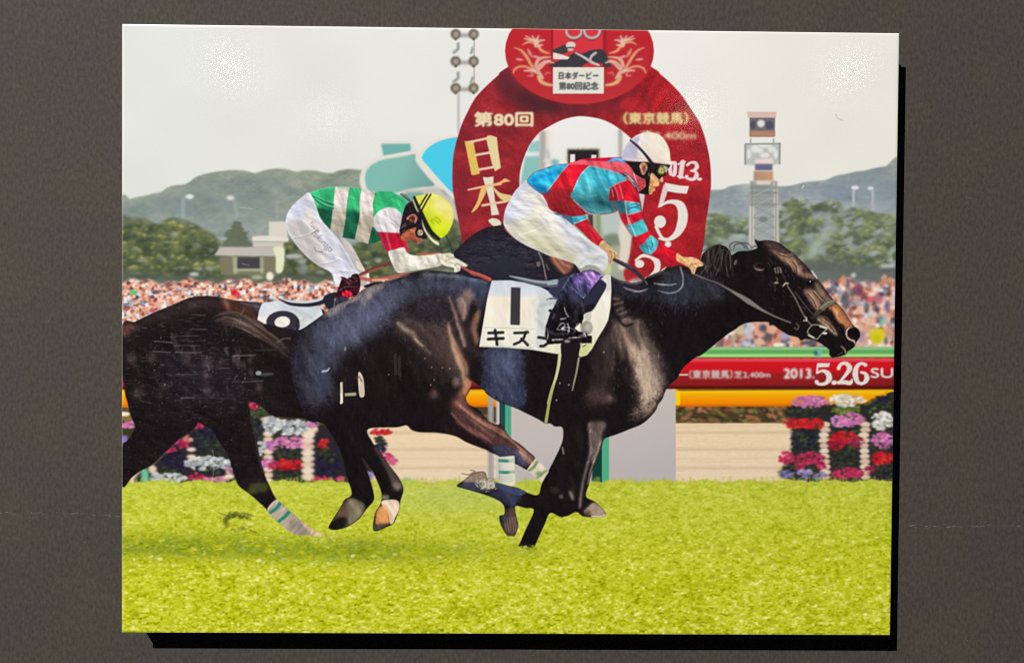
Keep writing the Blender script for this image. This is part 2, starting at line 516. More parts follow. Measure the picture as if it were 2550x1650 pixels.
    for i, c_ in enumerate([(100, 1010, 100, 60), (220, 1050, 100, 90), (120, 1150, 130, 80), (390, 1080, 60, 60), (850, 900, 120, 90), (800, 1010, 140, 90), (1030, 900, 60, 40), (1160, 890, 60, 50), (930, 1060, 130, 70), (1330, 990, 180, 80), (1540, 1040, 170, 80), (1300, 1110, 200, 90), (1120, 1200, 130, 90), (1500, 1180, 200, 90), (780, 1180, 110, 110), (860, 1290, 110, 90), (1200, 1320, 200, 80), (1500, 1320, 220, 80), (1650, 1180, 80, 160), (1000, 1390, 120, 50), (1350, 1420, 300, 50)]):
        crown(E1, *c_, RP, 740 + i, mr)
    scatter(ml, 60, [(150, 155, 150), (140, 148, 150), (170, 170, 165)], (5, 12), (3, 7), 3, (.3, .7), seed=4)
    scatter(mr * (SY < 640), 50, [(168, 180, 182), (176, 188, 190), (160, 172, 168)], (6, 16), (3, 8), 3.0, (.4, .8), (-40, 0), seed=8)
    IMG[:] += (mt * fine)[..., None] * 3
    S(E1, [(1150, 1090), (1030, 1200), (950, 1330)], 22, (170, 184, 170), 5, .8)
    m, b = P(E1, [(900, 1380), (1100, 1370), (1400, 1410), (1720, 1420), (1720, 1600), (900, 1600)], (98, 106, 102), 5, .85)
    S(E1, [(1560, 1415), (1660, 1412)], 8, (196, 202, 200), 2.5)
    P(D4, [(60, 1040), (500, 1080), (900, 1100), (1300, 1130), (1700, 1090), (2100, 1080), (2100, 1200), (60, 1200)], (90, 98, 86), 5, .6)
    soften(500, 730, 1.7, 1.4)
    # buildings among the trees
    layer('printed_building', None, 'low pale building with a sloping roof among the trees')
    P(D4, [(1460, 580), (1640, 580), (1640, 760), (1460, 760)], (218, 211, 200), 2.2, sm=False)
    P(D4, [(1300, 722), (1480, 715), (1650, 740), (1650, 775), (1300, 770)], (226, 221, 210), 2.2, sm=False)
    P(D4, [(1310, 775), (1600, 780), (1600, 830), (1310, 830)], (205, 198, 186), 2.2, sm=False)
    P(D4, [(935, 905), (990, 825), (1540, 822), (1600, 880), (1560, 920)], (192, 186, 180), 1.8, sm=False)
    P(D4, [(990, 918), (1530, 918), (1530, 1090), (1000, 1090)], (124, 122, 98), 2, sm=False)
    P(D4, [(1110, 918), (1160, 918), (1160, 1080), (1120, 1080)], (166, 166, 140), 1.8, sm=False)
    P(D4, [(1160, 925), (1375, 925), (1375, 1032), (1160, 1032)], (70, 68, 74), 1.8, sm=False)
    P(D4, [(1375, 918), (1410, 918), (1410, 1080), (1380, 1080)], (160, 160, 134), 1.8, sm=False)
    S(D4, [(1130, 1045), (1400, 1045)], 5, (176, 180, 160), 2)
    P(D4, [(1505, 830), (1600, 828), (1612, 920), (1590, 1060), (1530, 1065), (1525, 920)], (226, 231, 196), 2.2)
    E(D4, 1470, 1105, 36, 42, (238, 232, 210), 2.2); E(D4, 745, 1085, 50, 18, (206, 208, 206), 2.5)
    E(D4, 1350, 1115, 60, 20, (176, 180, 150), 2.5); E(D4, 1700, 915, 90, 24, (180, 180, 176), 2.8); E(D4, 1780, 960, 40, 30, (150, 156, 150), 3)
    E(D4, 1790, 1040, 50, 50, (140, 150, 150), 3.5, .7)
    # judges' tower
    layer('printed_tower', None, 'tall grey lattice tower with a glazed cabin behind the trees')
    P(E1, [(435, 690), (665, 690), (682, 1260), (428, 1260)], (164, 172, 170), 2.4, .75, sm=False)
    P(E1, [(440, 690), (660, 690), (660, 890), (440, 890)], (150, 157, 154), 3, .7, sm=False)
    P(E1, [(430, 880), (475, 880), (470, 1260), (424, 1260)], (206, 200, 192), 2, sm=False)
    P(E1, [(632, 700), (668, 700), (688, 1260), (640, 1260)], (198, 190, 182), 2, sm=False)
    for i in range(4):
        S(E1, [(470, 900 + i * 90), (640, 985 + i * 90)], 3, (150, 154, 150), 1.6, .6)
        S(E1, [(640, 900 + i * 90), (470, 985 + i * 90)], 3, (152, 156, 152), 1.6, .6)
    for y_ in (745, 790, 890):
        S(E1, [(440, y_), (660, y_)], 5, (138, 142, 140), 1.8)
    for y_ in range(730, 1200, 90):
        S(E1, [(470, y_), (640, y_ + 88)], 1.8, (116, 122, 118), .9, .4); S(E1, [(640, y_), (470, y_ + 88)], 1.8, (190, 194, 190), .8, .6); S(E1, [(455, y_), (655, y_)], 1.6, (128, 132, 128), .9, .35)
    for x_ in (452, 656):
        S(E1, [(x_, 700), (x_, 1250)], 2.2, (132, 130, 124), .9, .7)
    E(E1, 550, 1015, 40, 24, (128, 132, 126), 2)
    P(E1, [(395, 375), (690, 370), (688, 535), (640, 555), (440, 555), (395, 545)], (186, 190, 186), 2.0, .9, sm=False)
    for e_ in ((478, 415, 38, 34), (560, 385, 60, 22), (620, 420, 34, 26), (425, 460, 20, 40), (560, 470, 40, 24), (655, 460, 20, 36), (520, 430, 26, 24)):
        E(E1, *e_, (228, 230, 224), 2)
    S(E1, [(395, 380), (395, 545)], 5, (150, 156, 154), 1.6); S(E1, [(688, 372), (686, 540)], 5, (150, 156, 154), 1.6)
    S(E1, [(400, 375), (690, 372)], 4, (150, 156, 154), 1.6); S(E1, [(440, 335), (440, 380)], 4, (170, 172, 168), 1.5); S(E1, [(635, 335), (635, 380)], 4, (170, 172, 168), 1.5)
    P(E1, [(480, 505), (630, 495), (630, 545), (480, 545)], (236, 218, 212), 2, sm=False)
    P(E1, [(478, 545), (626, 545), (626, 600), (478, 600)], (108, 106, 140), 2, sm=False)
    P(E1, [(466, 605), (632, 605), (632, 688), (466, 688)], lambda X, Y: ramp((X - 1876) / 50, (0, (176, 146, 130)), (1, (212, 156, 118))), 2, sm=False)
    P(E1, [(490, 688), (612, 688), (612, 718), (490, 718)], (226, 216, 200), 2, sm=False)
    P(E1, [(408, 100), (662, 100), (655, 152), (418, 152)], (222, 188, 178), 1.6, sm=False)
    P(E1, [(430, 150), (648, 150), (645, 312), (432, 312)], (112, 110, 116), 1.6, sm=False)
    P(E1, [(432, 262), (646, 262), (646, 312), (434, 312)], (184, 134, 112), 1.8, sm=False)
    E(E1, 460, 210, 24, 34, (84, 84, 100), 2); E(E1, 600, 215, 34, 34, (78, 80, 100), 2); E(E1, 528, 200, 32, 32, (226, 226, 222), 2)


CROWD = [(226, 166, 142), (234, 186, 162), (238, 200, 180), (236, 232, 228), (240, 236, 232), (232, 204, 200), (214, 140, 120), (222, 150, 128), (176, 168, 172), (150, 140, 146), (120, 96, 100), (150, 172, 184), (202, 180, 176), (240, 220, 206)]


def paint_crowd():
    layer('printed_crowd', None, 'blurred crowd of racegoers lining the far rail')
    wob = [(x, 700 + 5 * math.sin(x * .05) + 4 * math.sin(x * .13)) for x in range(290, 2260, 12)]
    m, b = P(SRC, wob + [(2260, 900), (290, 900)], (184, 142, 132), 2.5, sm=False)
    M = full(m, b)
    R = M * (SX >= 1150)
    for far, sx_, sy_, sd in ((True, 7.5, 6.5, 130), (False, 9.5, 11, 140)):
        na, nb, nc, nh = noise(sx_, sy_, sd, 1), noise(sx_ * 1.3, sy_ * 1.3, sd + 1, 1), noise(4, 4, sd + 2, 1), noise(sx_, sy_ * .8, sd + 3, 1)
        t = np.clip((.53 if far else .49) + .25 * na + .12 * nc + .13 * nh, 0, 1)
        warm = ramp(t, (0, (96, 72, 74)), (.2, (160, 100, 90)), (.4, (216, 142, 116)), (.6, (234, 178, 152)), (.78, (238, 212, 200)), (1, (250, 244, 240)))
        cool = ramp(t, (0, (66, 62, 76)), (.3, (120, 114, 128)), (.55, (176, 176, 186)), (.8, (222, 224, 228)), (1, (248, 248, 248)))
        k = np.clip((nb - (.25 if far else .05)) * 1.6, 0, 1)[..., None]
        c = warm * (1 - k) + cool * k
        w = (M * ((SX < 1150) if far else (SX >= 1150)))[..., None]
        IMG[:] = IMG * (1 - w) + c * w
    L = M * (SX < 1150)
    scatter(L, 200, CROWD, (3, 6), (3, 6), 1.5, (.6, 1), (-30, 30), seed=12)
    scatter(L, 26, [(206, 60, 64), (90, 120, 170), (80, 70, 90), (214, 96, 80), (120, 170, 150)], (3, 6), (3, 5), 1.5, (.6, .9), seed=13)
    scatter(R, 200, [(236, 190, 166), (228, 172, 148), (238, 214, 198), (236, 232, 230)], (3, 5.5), (4, 6), 1.5, (.6, .95), seed=15)
    scatter(R, 70, [(90, 80, 92), (74, 74, 86), (150, 60, 90), (110, 90, 140), (70, 96, 110), (206, 70, 80)], (4, 8), (5, 11), 1.8, (.5, .9), seed=17)
    soften(690, 880, 1.5, 1.1)
    E(C1, 205, 222, 48, 26, (80, 196, 120), 2.2); E(C1, 1400, 235, 42, 46, (206, 44, 52), 2.2); E(C1, 1440, 262, 30, 40, (224, 70, 84), 2.2)
    E(C1, 420, 440, 40, 28, (196, 84, 92), 2.5); E(C1, 460, 220, 44, 28, (104, 84, 104), 2.4); E(C1, 1370, 285, 60, 22, (240, 170, 120), 2.5)
    E(C1, 1760, 290, 24, 50, (96, 84, 88), 2.4); E(C1, 620, 135, 50, 24, (140, 84, 84), 2.5)
    for e_ in ((760, 560, 80, 90, (112, 76, 96)), (735, 530, 46, 30, (176, 60, 110)), (580, 700, 70, 130, (88, 88, 100)), (930, 690, 70, 50, (214, 84, 90)), (1040, 690, 60, 70, (188, 110, 130)), (1150, 790, 46, 90, (120, 96, 150)), (870, 800, 50, 60, (96, 100, 116)), (740, 720, 60, 70, (176, 168, 176)), (545, 420, 46, 60, (226, 150, 120)), (690, 360, 40, 40, (206, 204, 196)), (1110, 400, 46, 50, (226, 160, 132)), (780, 830, 60, 60, (240, 196, 164)), (920, 1000, 100, 60, (240, 208, 176)), (1090, 1000, 50, 50, (130, 210, 178)), (1060, 950, 40, 40, (84, 150, 150)), (1180, 1150, 40, 110, (196, 160, 150)), (870, 1110, 70, 60, (226, 166, 128)), (800, 1200, 60, 100, (176, 140, 166)), (860, 1280, 40, 40, (236, 180, 150)), (960, 900, 70, 50, (226, 214, 204))):
        P(E2, [(e_[0] + e_[2] * (.75 + .4 * ((k_ * 7 + e_[0]) % 5) / 5) * math.cos(k_ * .785), e_[1] + e_[3] * (.75 + .4 * ((k_ * 3 + e_[1]) % 7) / 7) * math.sin(k_ * .785)) for k_ in range(8)], e_[4], 2.0, .85)
    P(E2, [(930, 1120), (1010, 1090), (1110, 1100), (1120, 1200), (1060, 1290), (960, 1290), (910, 1200)], (222, 212, 44), 3)
    E(E2, 1010, 1230, 50, 50, (196, 186, 20), 3.5, .7)
    # people seen under the neck
    for e_ in ((840, 1190, 60, 110, (206, 204, 216)), (820, 1340, 60, 40, (214, 216, 226)), (950, 1200, 50, 70, (226, 168, 140)), (1100, 1180, 80, 60, (236, 180, 150)), (1000, 1170, 50, 40, (84, 72, 78)), (740, 1180, 60, 60, (206, 196, 160)), (660, 1280, 70, 40, (190, 170, 140)), (600, 1330, 60, 40, (190, 120, 106)), (1050, 1280, 80, 50, (110, 84, 84)), (1160, 1320, 60, 50, (226, 150, 124)), (1250, 1250, 60, 60, (176, 168, 200)), (950, 1320, 60, 40, (236, 196, 170)), (520, 1330, 40, 50, (120, 100, 104)), (1380, 1310, 60, 60, (232, 176, 140)), (1550, 1330, 80, 40, (84, 80, 100))):
        P(B4, [(e_[0] + e_[2] * (.7 + .5 * ((k_ * 7 + e_[0]) % 5) / 5) * math.cos(k_ * .785), e_[1] + e_[3] * (.7 + .5 * ((k_ * 3 + e_[1]) % 7) / 7) * math.sin(k_ * .785)) for k_ in range(8)], e_[4], 2.0, .9)
    soften(690, 880, 2.3, 1.8, 1150, 2250)
    E(B4, 1175, 1355, 62, 26, (244, 238, 224), 1.8)


def paint_arch():
    layer('printed_winning_post', None, 'large red ring-shaped winning post with gold lettering')
    outer = [(1263, 168), (1240, 188), (1215, 210), (1195, 230), (1181, 247), (1164, 278), (1150, 308), (1143, 329), (1135, 356), (1128, 391), (1126, 428), (1126.5, 465), (1131.6, 499), (1143, 560), (1151, 604), (1162, 650), (1190, 700), (1250, 760), (1650, 760), (1710, 730), (1735, 690), (1746, 637), (1753, 604), (1757, 560), (1763, 519), (1769, 477), (1770, 443), (1767.6, 405), (1760, 364), (1750, 329), (1739, 302), (1717, 268), (1695, 236), (1671, 210), (1643, 185), (1619, 166), (1442, 60)]
    n1 = noise(40, 40, 21, 2); n2 = noise(4, 4, 22, 2)

    def red(X, Y):
        ang = np.arctan2(Y - 450, X - 1447)
        rad = np.hypot(X - 1447, (Y - 450) * .9)
        fold = np.sin(ang * 46 + .02 * rad + 2.2 * np.sin(ang * 7) + 1.5 * np.sin(rad * .05)) * .5 + np.sin(ang * 23 + 1.7 * np.sin(rad * .03)) * .5
        c = ramp((X - 1126) / 640, (0, (150, 42, 52)), (.3, (156, 42, 50)), (.55, (150, 40, 46)), (.8, (176, 36, 44)), (1, (166, 36, 44)))
        s = np.clip((np.abs(Y - 450) - 30) / 200, 0, 1) * .4 + .6
        return c * (1 + .10 * fold * s)[..., None]
    m, b = P(SRC, outer, red, 1.0)
    M = full(m, b)
    IMG[:] += M[..., None] * (n1[..., None] * np.array([6, 2, 2], np.float32) + n2[..., None] * np.array([4, 2, 2], np.float32))
    # dark folds under the roundel and along the band
    P(A1, [(1080, 640), (1250, 880), (1560, 1080), (1900, 1170), (2200, 1190), (2200, 1340), (1800, 1330), (1500, 1300), (1200, 1180), (950, 980), (900, 830)], (86, 42, 50), 9, .85, clip=M)
    P(A1, [(1250, 1000), (1700, 1140), (1900, 1190), (1700, 1290), (1300, 1220)], (74, 38, 46), 6, .7, clip=M)
    P(A2, [(350, 1140), (620, 1060), (860, 960), (840, 1040), (650, 1110), (560, 1180), (420, 1180)], (104, 36, 44), 4, .8, clip=M)
    P(A2, [(0, 1190), (350, 1160), (520, 1260), (560, 1330), (380, 1290), (0, 1330)], (118, 40, 46), 6, .7, clip=M)
    for pts, w in (([(470, 1180), (700, 1330), (900, 1500)], 8), ([(360, 1180), (560, 1340), (700, 1480)], 6), ([(900, 900), (1000, 1100), (1050, 1300)], 10)):
        S(A2, pts, w, (122, 38, 46), 4, .6, M)
    for pts in ([(1560, 160), (1800, 60), (2100, 30)], [(1530, 300), (1800, 170), (2300, 150)], [(1500, 420), (1640, 400)], [(1470, 600), (1660, 560)], [(1470, 1000), (1600, 800), (1640, 640)], [(1520, 1200), (1640, 900), (1700, 800)], [(1560, 1400), (1700, 1000)]):
        S(A3, pts, 7, (112, 40, 52), 3.5, .55, M)
    for pts in ([(1380, 300), (1480, 420), (1580, 560)], [(1100, 350), (1300, 400), (1540, 480)], [(1000, 520), (1200, 480), (1540, 560)], [(1330, 1000), (1420, 1200), (1440, 1500)], [(1420, 960), (1500, 1150), (1540, 1350)], [(1300, 1100), (1330, 1300), (1380, 1540)]):
        S(A5, pts, 7, (118, 32, 40), 3.5, .5, M)
    for pts in ([(80, 150), (400, 60), (560, 70)], [(40, 240), (380, 150), (480, 300)], [(100, 200), (300, 300), (420, 330)], [(0, 500), (200, 540), (300, 700)]):
        S(A4, pts, 7, (116, 40, 50), 3.5, .5, M)
    # hole of the ring
    hole = [(1451, 290), (1491, 296), (1521, 308), (1545, 324), (1569, 344), (1590, 372), (1604, 410), (1607, 460), (1600, 520), (1588, 560), (1571, 600), (1566, 640), (1552, 675), (1552, 760), (1320, 760), (1305, 600), (1296, 520), (1293, 452), (1296, 421), (1306, 388), (1321, 357), (1341, 332), (1367, 315), (1397, 300), (1425, 292)]
    layer('printed_sky', None, 'pale hazy sky at the top of the picture')
    m, b = P(SRC, hole, lambda X, Y: ramp((Y - 290) / 300, (0, (240, 239, 236)), (.55, (234, 235, 231)), (.75, (190, 196, 190)), (1, (160, 165, 152))), 1.4)
    HM = full(m, b)
    layer('printed_finish_equipment', None, 'posts and black finish board seen through the ring')
    P(A4, [(480, 330), (600, 300), (610, 470), (430, 470)], (134, 198, 192), 2.2, clip=HM, sm=False)
    P(A4, [(400, 520), (610, 520), (620, 900), (330, 960)], (126, 190, 184), 2.2, clip=HM, sm=False)
    S(A4, [(420, 500), (610, 495)], 7, (228, 230, 226), 2, clip=HM)
    S(A4, [(730, 170), (725, 370)], 12, (238, 224, 212), 3, clip=HM)
    S(A4, [(655, 190), (650, 720)], 14, (172, 166, 162), 2.4, clip=HM)
    S(A4, [(700, 620), (740, 560), (720, 440)], 8, (180, 176, 172), 3, .8, clip=HM)
    E(A4, 835, 620, 60, 44, (112, 176, 176), 2.6, clip=HM); E(A4, 720, 600, 36, 40, (232, 226, 212), 2.6, clip=HM)
    S(A4, [(1800, 150), (1802, 560)], 9, (176, 170, 160), 1.8, clip=HM)
    P(A4, [(1015, 422), (1492, 418), (1490, 640), (1020, 640)], (120, 124, 92), 2, clip=HM, sm=False)
    P(A4, [(1035, 440), (1472, 440), (1470, 640), (1040, 640)], (42, 38, 42), 1.8, clip=HM, sm=False)
    P(A4, [(1060, 500), (1134, 500), (1134, 640), (1060, 640)], (232, 226, 226), 1.6, sm=False)
    P(A4, [(1372, 508), (1448, 508), (1448, 600), (1372, 600)], (226, 214, 212), 1.6, sm=False)
    # below the rider's chest
    P(B3, [(1040, 60), (1105, 60), (1105, 220), (1060, 200)], (74, 62, 62), 2, sm=False)
    P(B3, [(1105, 60), (1200, 60), (1200, 330), (1130, 300)], (164, 178, 150), 2.4, sm=False)
    P(B3, [(1140, 70), (1185, 70), (1185, 320), (1150, 300)], (140, 158, 116), 2.2, sm=False)
    P(B3, [(1200, 60), (1420, 60), (1480, 330), (1220, 330)], (190, 200, 196), 3, sm=False)
    P(B3, [(1230, 320), (1400, 300), (1430, 460), (1280, 480)], (122, 136, 116), 4, .9)
    P(B3, [(1280, 460), (1440, 440), (1500, 640), (1400, 760), (1280, 700)], (166, 174, 154), 4)
    P(B3, [(1430, 130), (1480, 200), (1545, 330), (1540, 440), (1520, 560), (1470, 690), (1400, 690), (1420, 450), (1400, 300)], (226, 217, 202), 3)
    P(B3, [(1230, 650), (1300, 640), (1310, 750), (1230, 750)], (202, 210, 152), 3)
    # roundel
    layer('printed_roundel', 'printed_winning_post', 'red roundel with gold sprays, a racing emblem and a white plate')
    m, b = E(SRC, 1442, 128, 185.5, 132, lambda X, Y: ramp((Y - 70) / 190, (0, (190, 40, 50)), (.6, (186, 44, 52)), (1, (192, 54, 60))), 1.0)
    RM = full(m, b)
    P(SRC, [(1377, 60), (1500, 60), (1500, 172), (1377, 172)], (212, 56, 66), 1.2, sm=False)
    S(SRC, [(1373, 70), (1374, 170)], 5, (150, 36, 46), 1.5, .8); S(SRC, [(1505, 70), (1505, 170)], 8, (146, 40, 46), 2, .8)
    for cx_ in (1428, 1473):
        t = np.linspace(0, math.pi, 9)
        S(SRC, np.c_[cx_ + 19 * np.cos(t), 80 + 17 * np.sin(t)], 9, (110, 60, 64), 1.6, .7)
        S(SRC, np.c_[cx_ + 19 * np.cos(t), 78 + 17 * np.sin(t)], 7, (186, 168, 164), 1.4)
    # emblem: horse and rider silhouette
    P(A1, [(1755, 385), (1850, 340), (1950, 305), (1975, 400), (1900, 440), (1760, 420)], (66, 64, 70), 1.2)
    P(A1, [(1755, 640), (1765, 575), (1900, 520), (2080, 425), (2180, 440), (2330, 385), (2500, 395), (2600, 600), (2540, 640)], (62, 60, 66), 1.4)
    P(A1, [(2190, 645), (2270, 575), (2480, 590), (2440, 645)], (200, 52, 62), 1.4)
    P(A1, [(1755, 420), (1900, 460), (2000, 490), (1975, 525), (1755, 520)], (226, 220, 210), 1.2, sm=False)
    S(A1, [(2090, 430), (2220, 500), (2330, 570), (2430, 610)], [4, 6, 7, 5], (196, 190, 190), 1.4)
    S(A1, [(2380, 430), (2320, 480), (2300, 540)], 7, (180, 174, 174), 1.5)
    E(A1, 2015, 315, 72, 52, (214, 208, 200), 1.2); E(A1, 2010, 378, 46, 26, (196, 176, 170), 1.3); S(A1, [(1970, 350), (2060, 350)], 3, (80, 74, 80), 1.2)
    P(SRC, [(1376, 168), (1504, 168), (1504, 236), (1376, 236)], (140, 40, 48), 1.6, .6, sm=False)
    P(SRC, [(1376, 168), (1503, 168), (1503, 234), (1376, 234)], (226, 225, 214), .9, sm=False)
    text_fit("日本ダービー", 1391, 180, 1489, 198, (96, 98, 98), bold=.012, blur=1.0)
    text_fit("第80回記念", 1391, 205, 1489, 224, (96, 98, 98), bold=.018, blur=1.0)
    gold, cream = (226, 174, 128), (224, 196, 172)
    sprays = [([(1180, 350), (1280, 390), (1360, 480), (1430, 600), (1480, 680)], [2, 6, 9, 8, 9], gold),
              ([(1380, 370), (1410, 430), (1450, 490)], [4, 10, 4], (214, 150, 130)),
              ([(1210, 520), (1260, 525), (1310, 535)], [3, 7, 3], (228, 176, 160)),
              ([(1165, 730), (1190, 670), (1260, 630), (1360, 635), (1450, 680)], [3, 6, 6, 6, 6], gold),
              ([(1330, 690), (1440, 690), (1540, 720), (1600, 800)], [4, 8, 12, 8], cream),
              ([(1380, 765), (1450, 760), (1430, 700)], [3, 6, 3], (224, 140, 130)),
              ([(1500, 620), (1530, 540), (1600, 500), (1720, 490)], [10, 10, 7, 3], cream),
              ([(1520, 660), (1580, 590), (1660, 550), (1760, 575)], [8, 8, 7, 4], (228, 196, 160)),
              ([(1540, 680), (1580, 640), (1640, 580), (1720, 540)], [6, 7, 6, 3], cream),
              ([(1540, 780), (1580, 850), (1660, 890), (1750, 905)], [10, 11, 9, 6], (230, 196, 140)),
              ([(1640, 760), (1660, 720), (1720, 730)], [3, 5, 3], (220, 120, 120)),
              ([(1330, 215), (1420, 240), (1520, 250)], [3, 7, 8], cream), ([(1450, 180), (1480, 250), (1500, 330)], [4, 8, 8], cream),
              ([(1630, 240), (1560, 250), (1490, 300)], [3, 7, 6], cream), ([(1300, 310), (1380, 270), (1480, 280)], [2, 6, 6], gold),
              ([(1540, 180), (1510, 250), (1530, 330)], [4, 8, 6], cream), ([(1540, 330), (1580, 390), (1640, 420), (1700, 435)], [8, 8, 6, 3], (232, 178, 130)),
              ([(1350, 180), (1440, 230)], [3, 6], cream), ([(1600, 310), (1540, 320)], [4, 7], cream), ([(1480, 480), (1540, 500)], [7, 8], (220, 170, 150))]
    for pts, w, c in sprays:
        w = [q_ * .8 for q_ in w]
        S(A1, pts, w, c, 1.3, .85, RM)
        q = fr(A1, pts); q[:, 0] = 2884 - q[:, 0]
        S(SRC, q, w, c, 1.3, .85, RM)
    layer('printed_lettering', 'printed_winning_post', 'gold and white race lettering on the red ring')
    g1 = (230, 216, 176)
    S(SRC, [(1180, 301), (1326, 299)], 30, (110, 44, 46), 4, .35)
    text_fit("第80回", 1180, 279, 1326, 315, g1, bold=.05, blur=1.1)
    S(SRC, [(1556, 296), (1708, 295)], 24, (170, 120, 80), 4, .5)
    text_fit("（東京競馬）", 1553, 280, 1712, 310, (228, 210, 150), bold=.05, blur=2.4)
    text_fit("芝2,400m", 1594, 326, 1732, 350, (216, 192, 148), bold=.05, blur=2.6)
    Ly, Lw = (222, 194, 96), (226, 212, 160)
    P(A3, [(1635, 300), (1700, 312), (1765, 300), (1800, 500), (1862, 785), (1775, 806), (1738, 800)], Ly, 1.2, sm=False)
    P(A3, [(1955, 270), (1975, 225), (2020, 220), (2112, 250), (2130, 420), (2172, 700), (2085, 748), (2040, 640), (1990, 420)], Lw, 1.2, sm=False)
    for a_, b_ in (((1700, 322), (1980, 262)), ((1800, 510), (2010, 474)), ((1850, 725), (2060, 688))):
        S(A3, [a_, b_], 6, (232, 200, 178), 1.1)
    P(A3, [(1905, 832), (1970, 840), (2065, 825), (2060, 950), (2085, 1180), (2150, 1385), (2035, 1402), (2010, 1200), (1950, 1000)], (226, 220, 200), 1.2, sm=False)
    S(A3, [(1690, 1022), (1900, 980), (2170, 930)], [4, 6, 7], (232, 190, 140), 1.1)
    P(A3, [(2120, 935), (2230, 852), (2322, 895)], (236, 186, 110), 1.2, sm=False)
    P(A3, [(1890, 985), (1965, 1015), (1900, 1170), (1830, 1290), (1765, 1348), (1740, 1345), (1820, 1200)], (230, 190, 112), 1.2)
    P(A3, [(2060, 985), (2170, 1070), (2325, 1105), (2330, 1150), (2270, 1205), (2170, 1160), (2090, 1060)], (226, 200, 140), 1.2)
    S(A3, [(1900, 1252), (2060, 1225), (2240, 1195)], 6, (232, 196, 164), 1.1)
    P(A3, [(1990, 1470), (2060, 1440), (2150, 1470), (2180, 1540), (2130, 1600), (2020, 1520)], (228, 220, 196), 1.4)
    # year and day numerals
    w_ = (234, 216, 216)
    t = np.linspace(0, 2 * math.pi, 17)
    S(A5, np.c_[1035 + 42 * np.cos(t) + 10 * np.sin(t), 720 + 95 * np.sin(t)], 6, w_, 1.2)
    S(A5, [(1005, 640), (995, 720), (1005, 790)], 9, w_, 1.2); S(A5, [(1075, 640), (1065, 730), (1050, 800)], 9, w_, 1.2)
    S(A5, [(1180, 620), (1150, 830)], 12, w_, 1.1); S(A5, [(1110, 825), (1205, 845)], 5, w_, 1.1); S(A5, [(1120, 650), (1180, 615), (1215, 615)], 5, w_, 1.1)
    S(A5, [(1250, 660), (1300, 625), (1370, 630), (1390, 690), (1350, 735), (1300, 745)], [7, 6, 8, 11, 7, 4], w_, 1.1)
    S(A5, [(1310, 745), (1370, 760), (1385, 820), (1330, 872), (1250, 855), (1240, 830)], [4, 7, 12, 8, 7, 9], w_, 1.1)
    E(A5, 1430, 868, 40, 24, w_, 1.1)
    w5 = (232, 228, 220)
    P(A5, [(915, 918), (1010, 938), (1140, 962), (1278, 972), (1240, 1085), (1080, 1070), (930, 1040)], w5, 1.2, sm=False)
    P(A5, [(905, 935), (965, 1030), (900, 1225), (880, 1270), (815, 1290), (860, 1100)], (226, 206, 204), 1.3, sm=False)
    S(A5, [(840, 1270), (950, 1210), (1060, 1205), (1150, 1260), (1185, 1390), (1165, 1540), (1090, 1680), (960, 1760), (840, 1740)], [4, 8, 12, 21, 25, 24, 16, 8, 6], w5, 1.2)
    E(A5, 848, 1495, 88, 92, w5, 1.2); S(A5, [(790, 1570), (870, 1720), (960, 1765)], [8, 7, 6], w5, 1.2)
    E(B3, 1975, 412, 38, 36, w5, 1.2); E(B3, 1645, 640, 54, 46, w5, 1.2)
    S(B3, [(1600, 600), (1680, 545), (1790, 560), (1850, 630), (1840, 720), (1760, 800), (1700, 830)], [6, 8, 13, 16, 14, 9, 7], w5, 1.2)
    S(B3, [(1950, 690), (1900, 740), (1880, 800)], [6, 9, 10], w5, 1.3)
# ------------------------------------------------------------------ rails, board, flowers, turf
def flowers(f, boxes, seed):
    """soft clusters of petals: (cx, cy, rx, ry, colours) in frame units"""
    rg = np.random.default_rng(seed)
    for (cx, cy, rx, ry, cols) in boxes:
        n = max(12, int(rx * ry / (f[2] ** 2) / 5.5))
        rx, ry = rx * 1.08, ry * 1.15
        for k in range(n):
            t = rg.random() * 6.283; r = math.sqrt(rg.random())
            c = np.asarray(cols[rg.integers(len(cols))], float) * rg.uniform(.74, 1.12)
            E(f, cx + rx * r * math.cos(t), cy + ry * r * math.sin(t), rg.uniform(2.6, 6.5) * f[2], rg.uniform(2.0, 4.6) * f[2], np.clip(c, 0, 252), 1.2, rg.uniform(.7, 1), rg.uniform(-40, 40))


PINK = [(232, 130, 184), (216, 108, 170), (240, 160, 200), (206, 120, 190)]
RED = [(214, 36, 42), (196, 30, 44), (228, 56, 56)]
MAG = [(206, 46, 96), (220, 66, 110), (186, 40, 84)]
WHT = [(240, 236, 222), (228, 228, 224), (248, 244, 236)]
GRY = [(206, 212, 214), (190, 198, 202), (226, 230, 230)]
LEAF = [(58, 66, 48), (44, 50, 42), (72, 82, 52), (38, 36, 50)]
NAVY = [(40, 34, 60), (32, 30, 44), (48, 44, 78)]
LILAC = [(176, 156, 224), (150, 140, 206), (190, 176, 226)]
POT = [(238, 214, 190), (228, 200, 176), (244, 224, 204)]


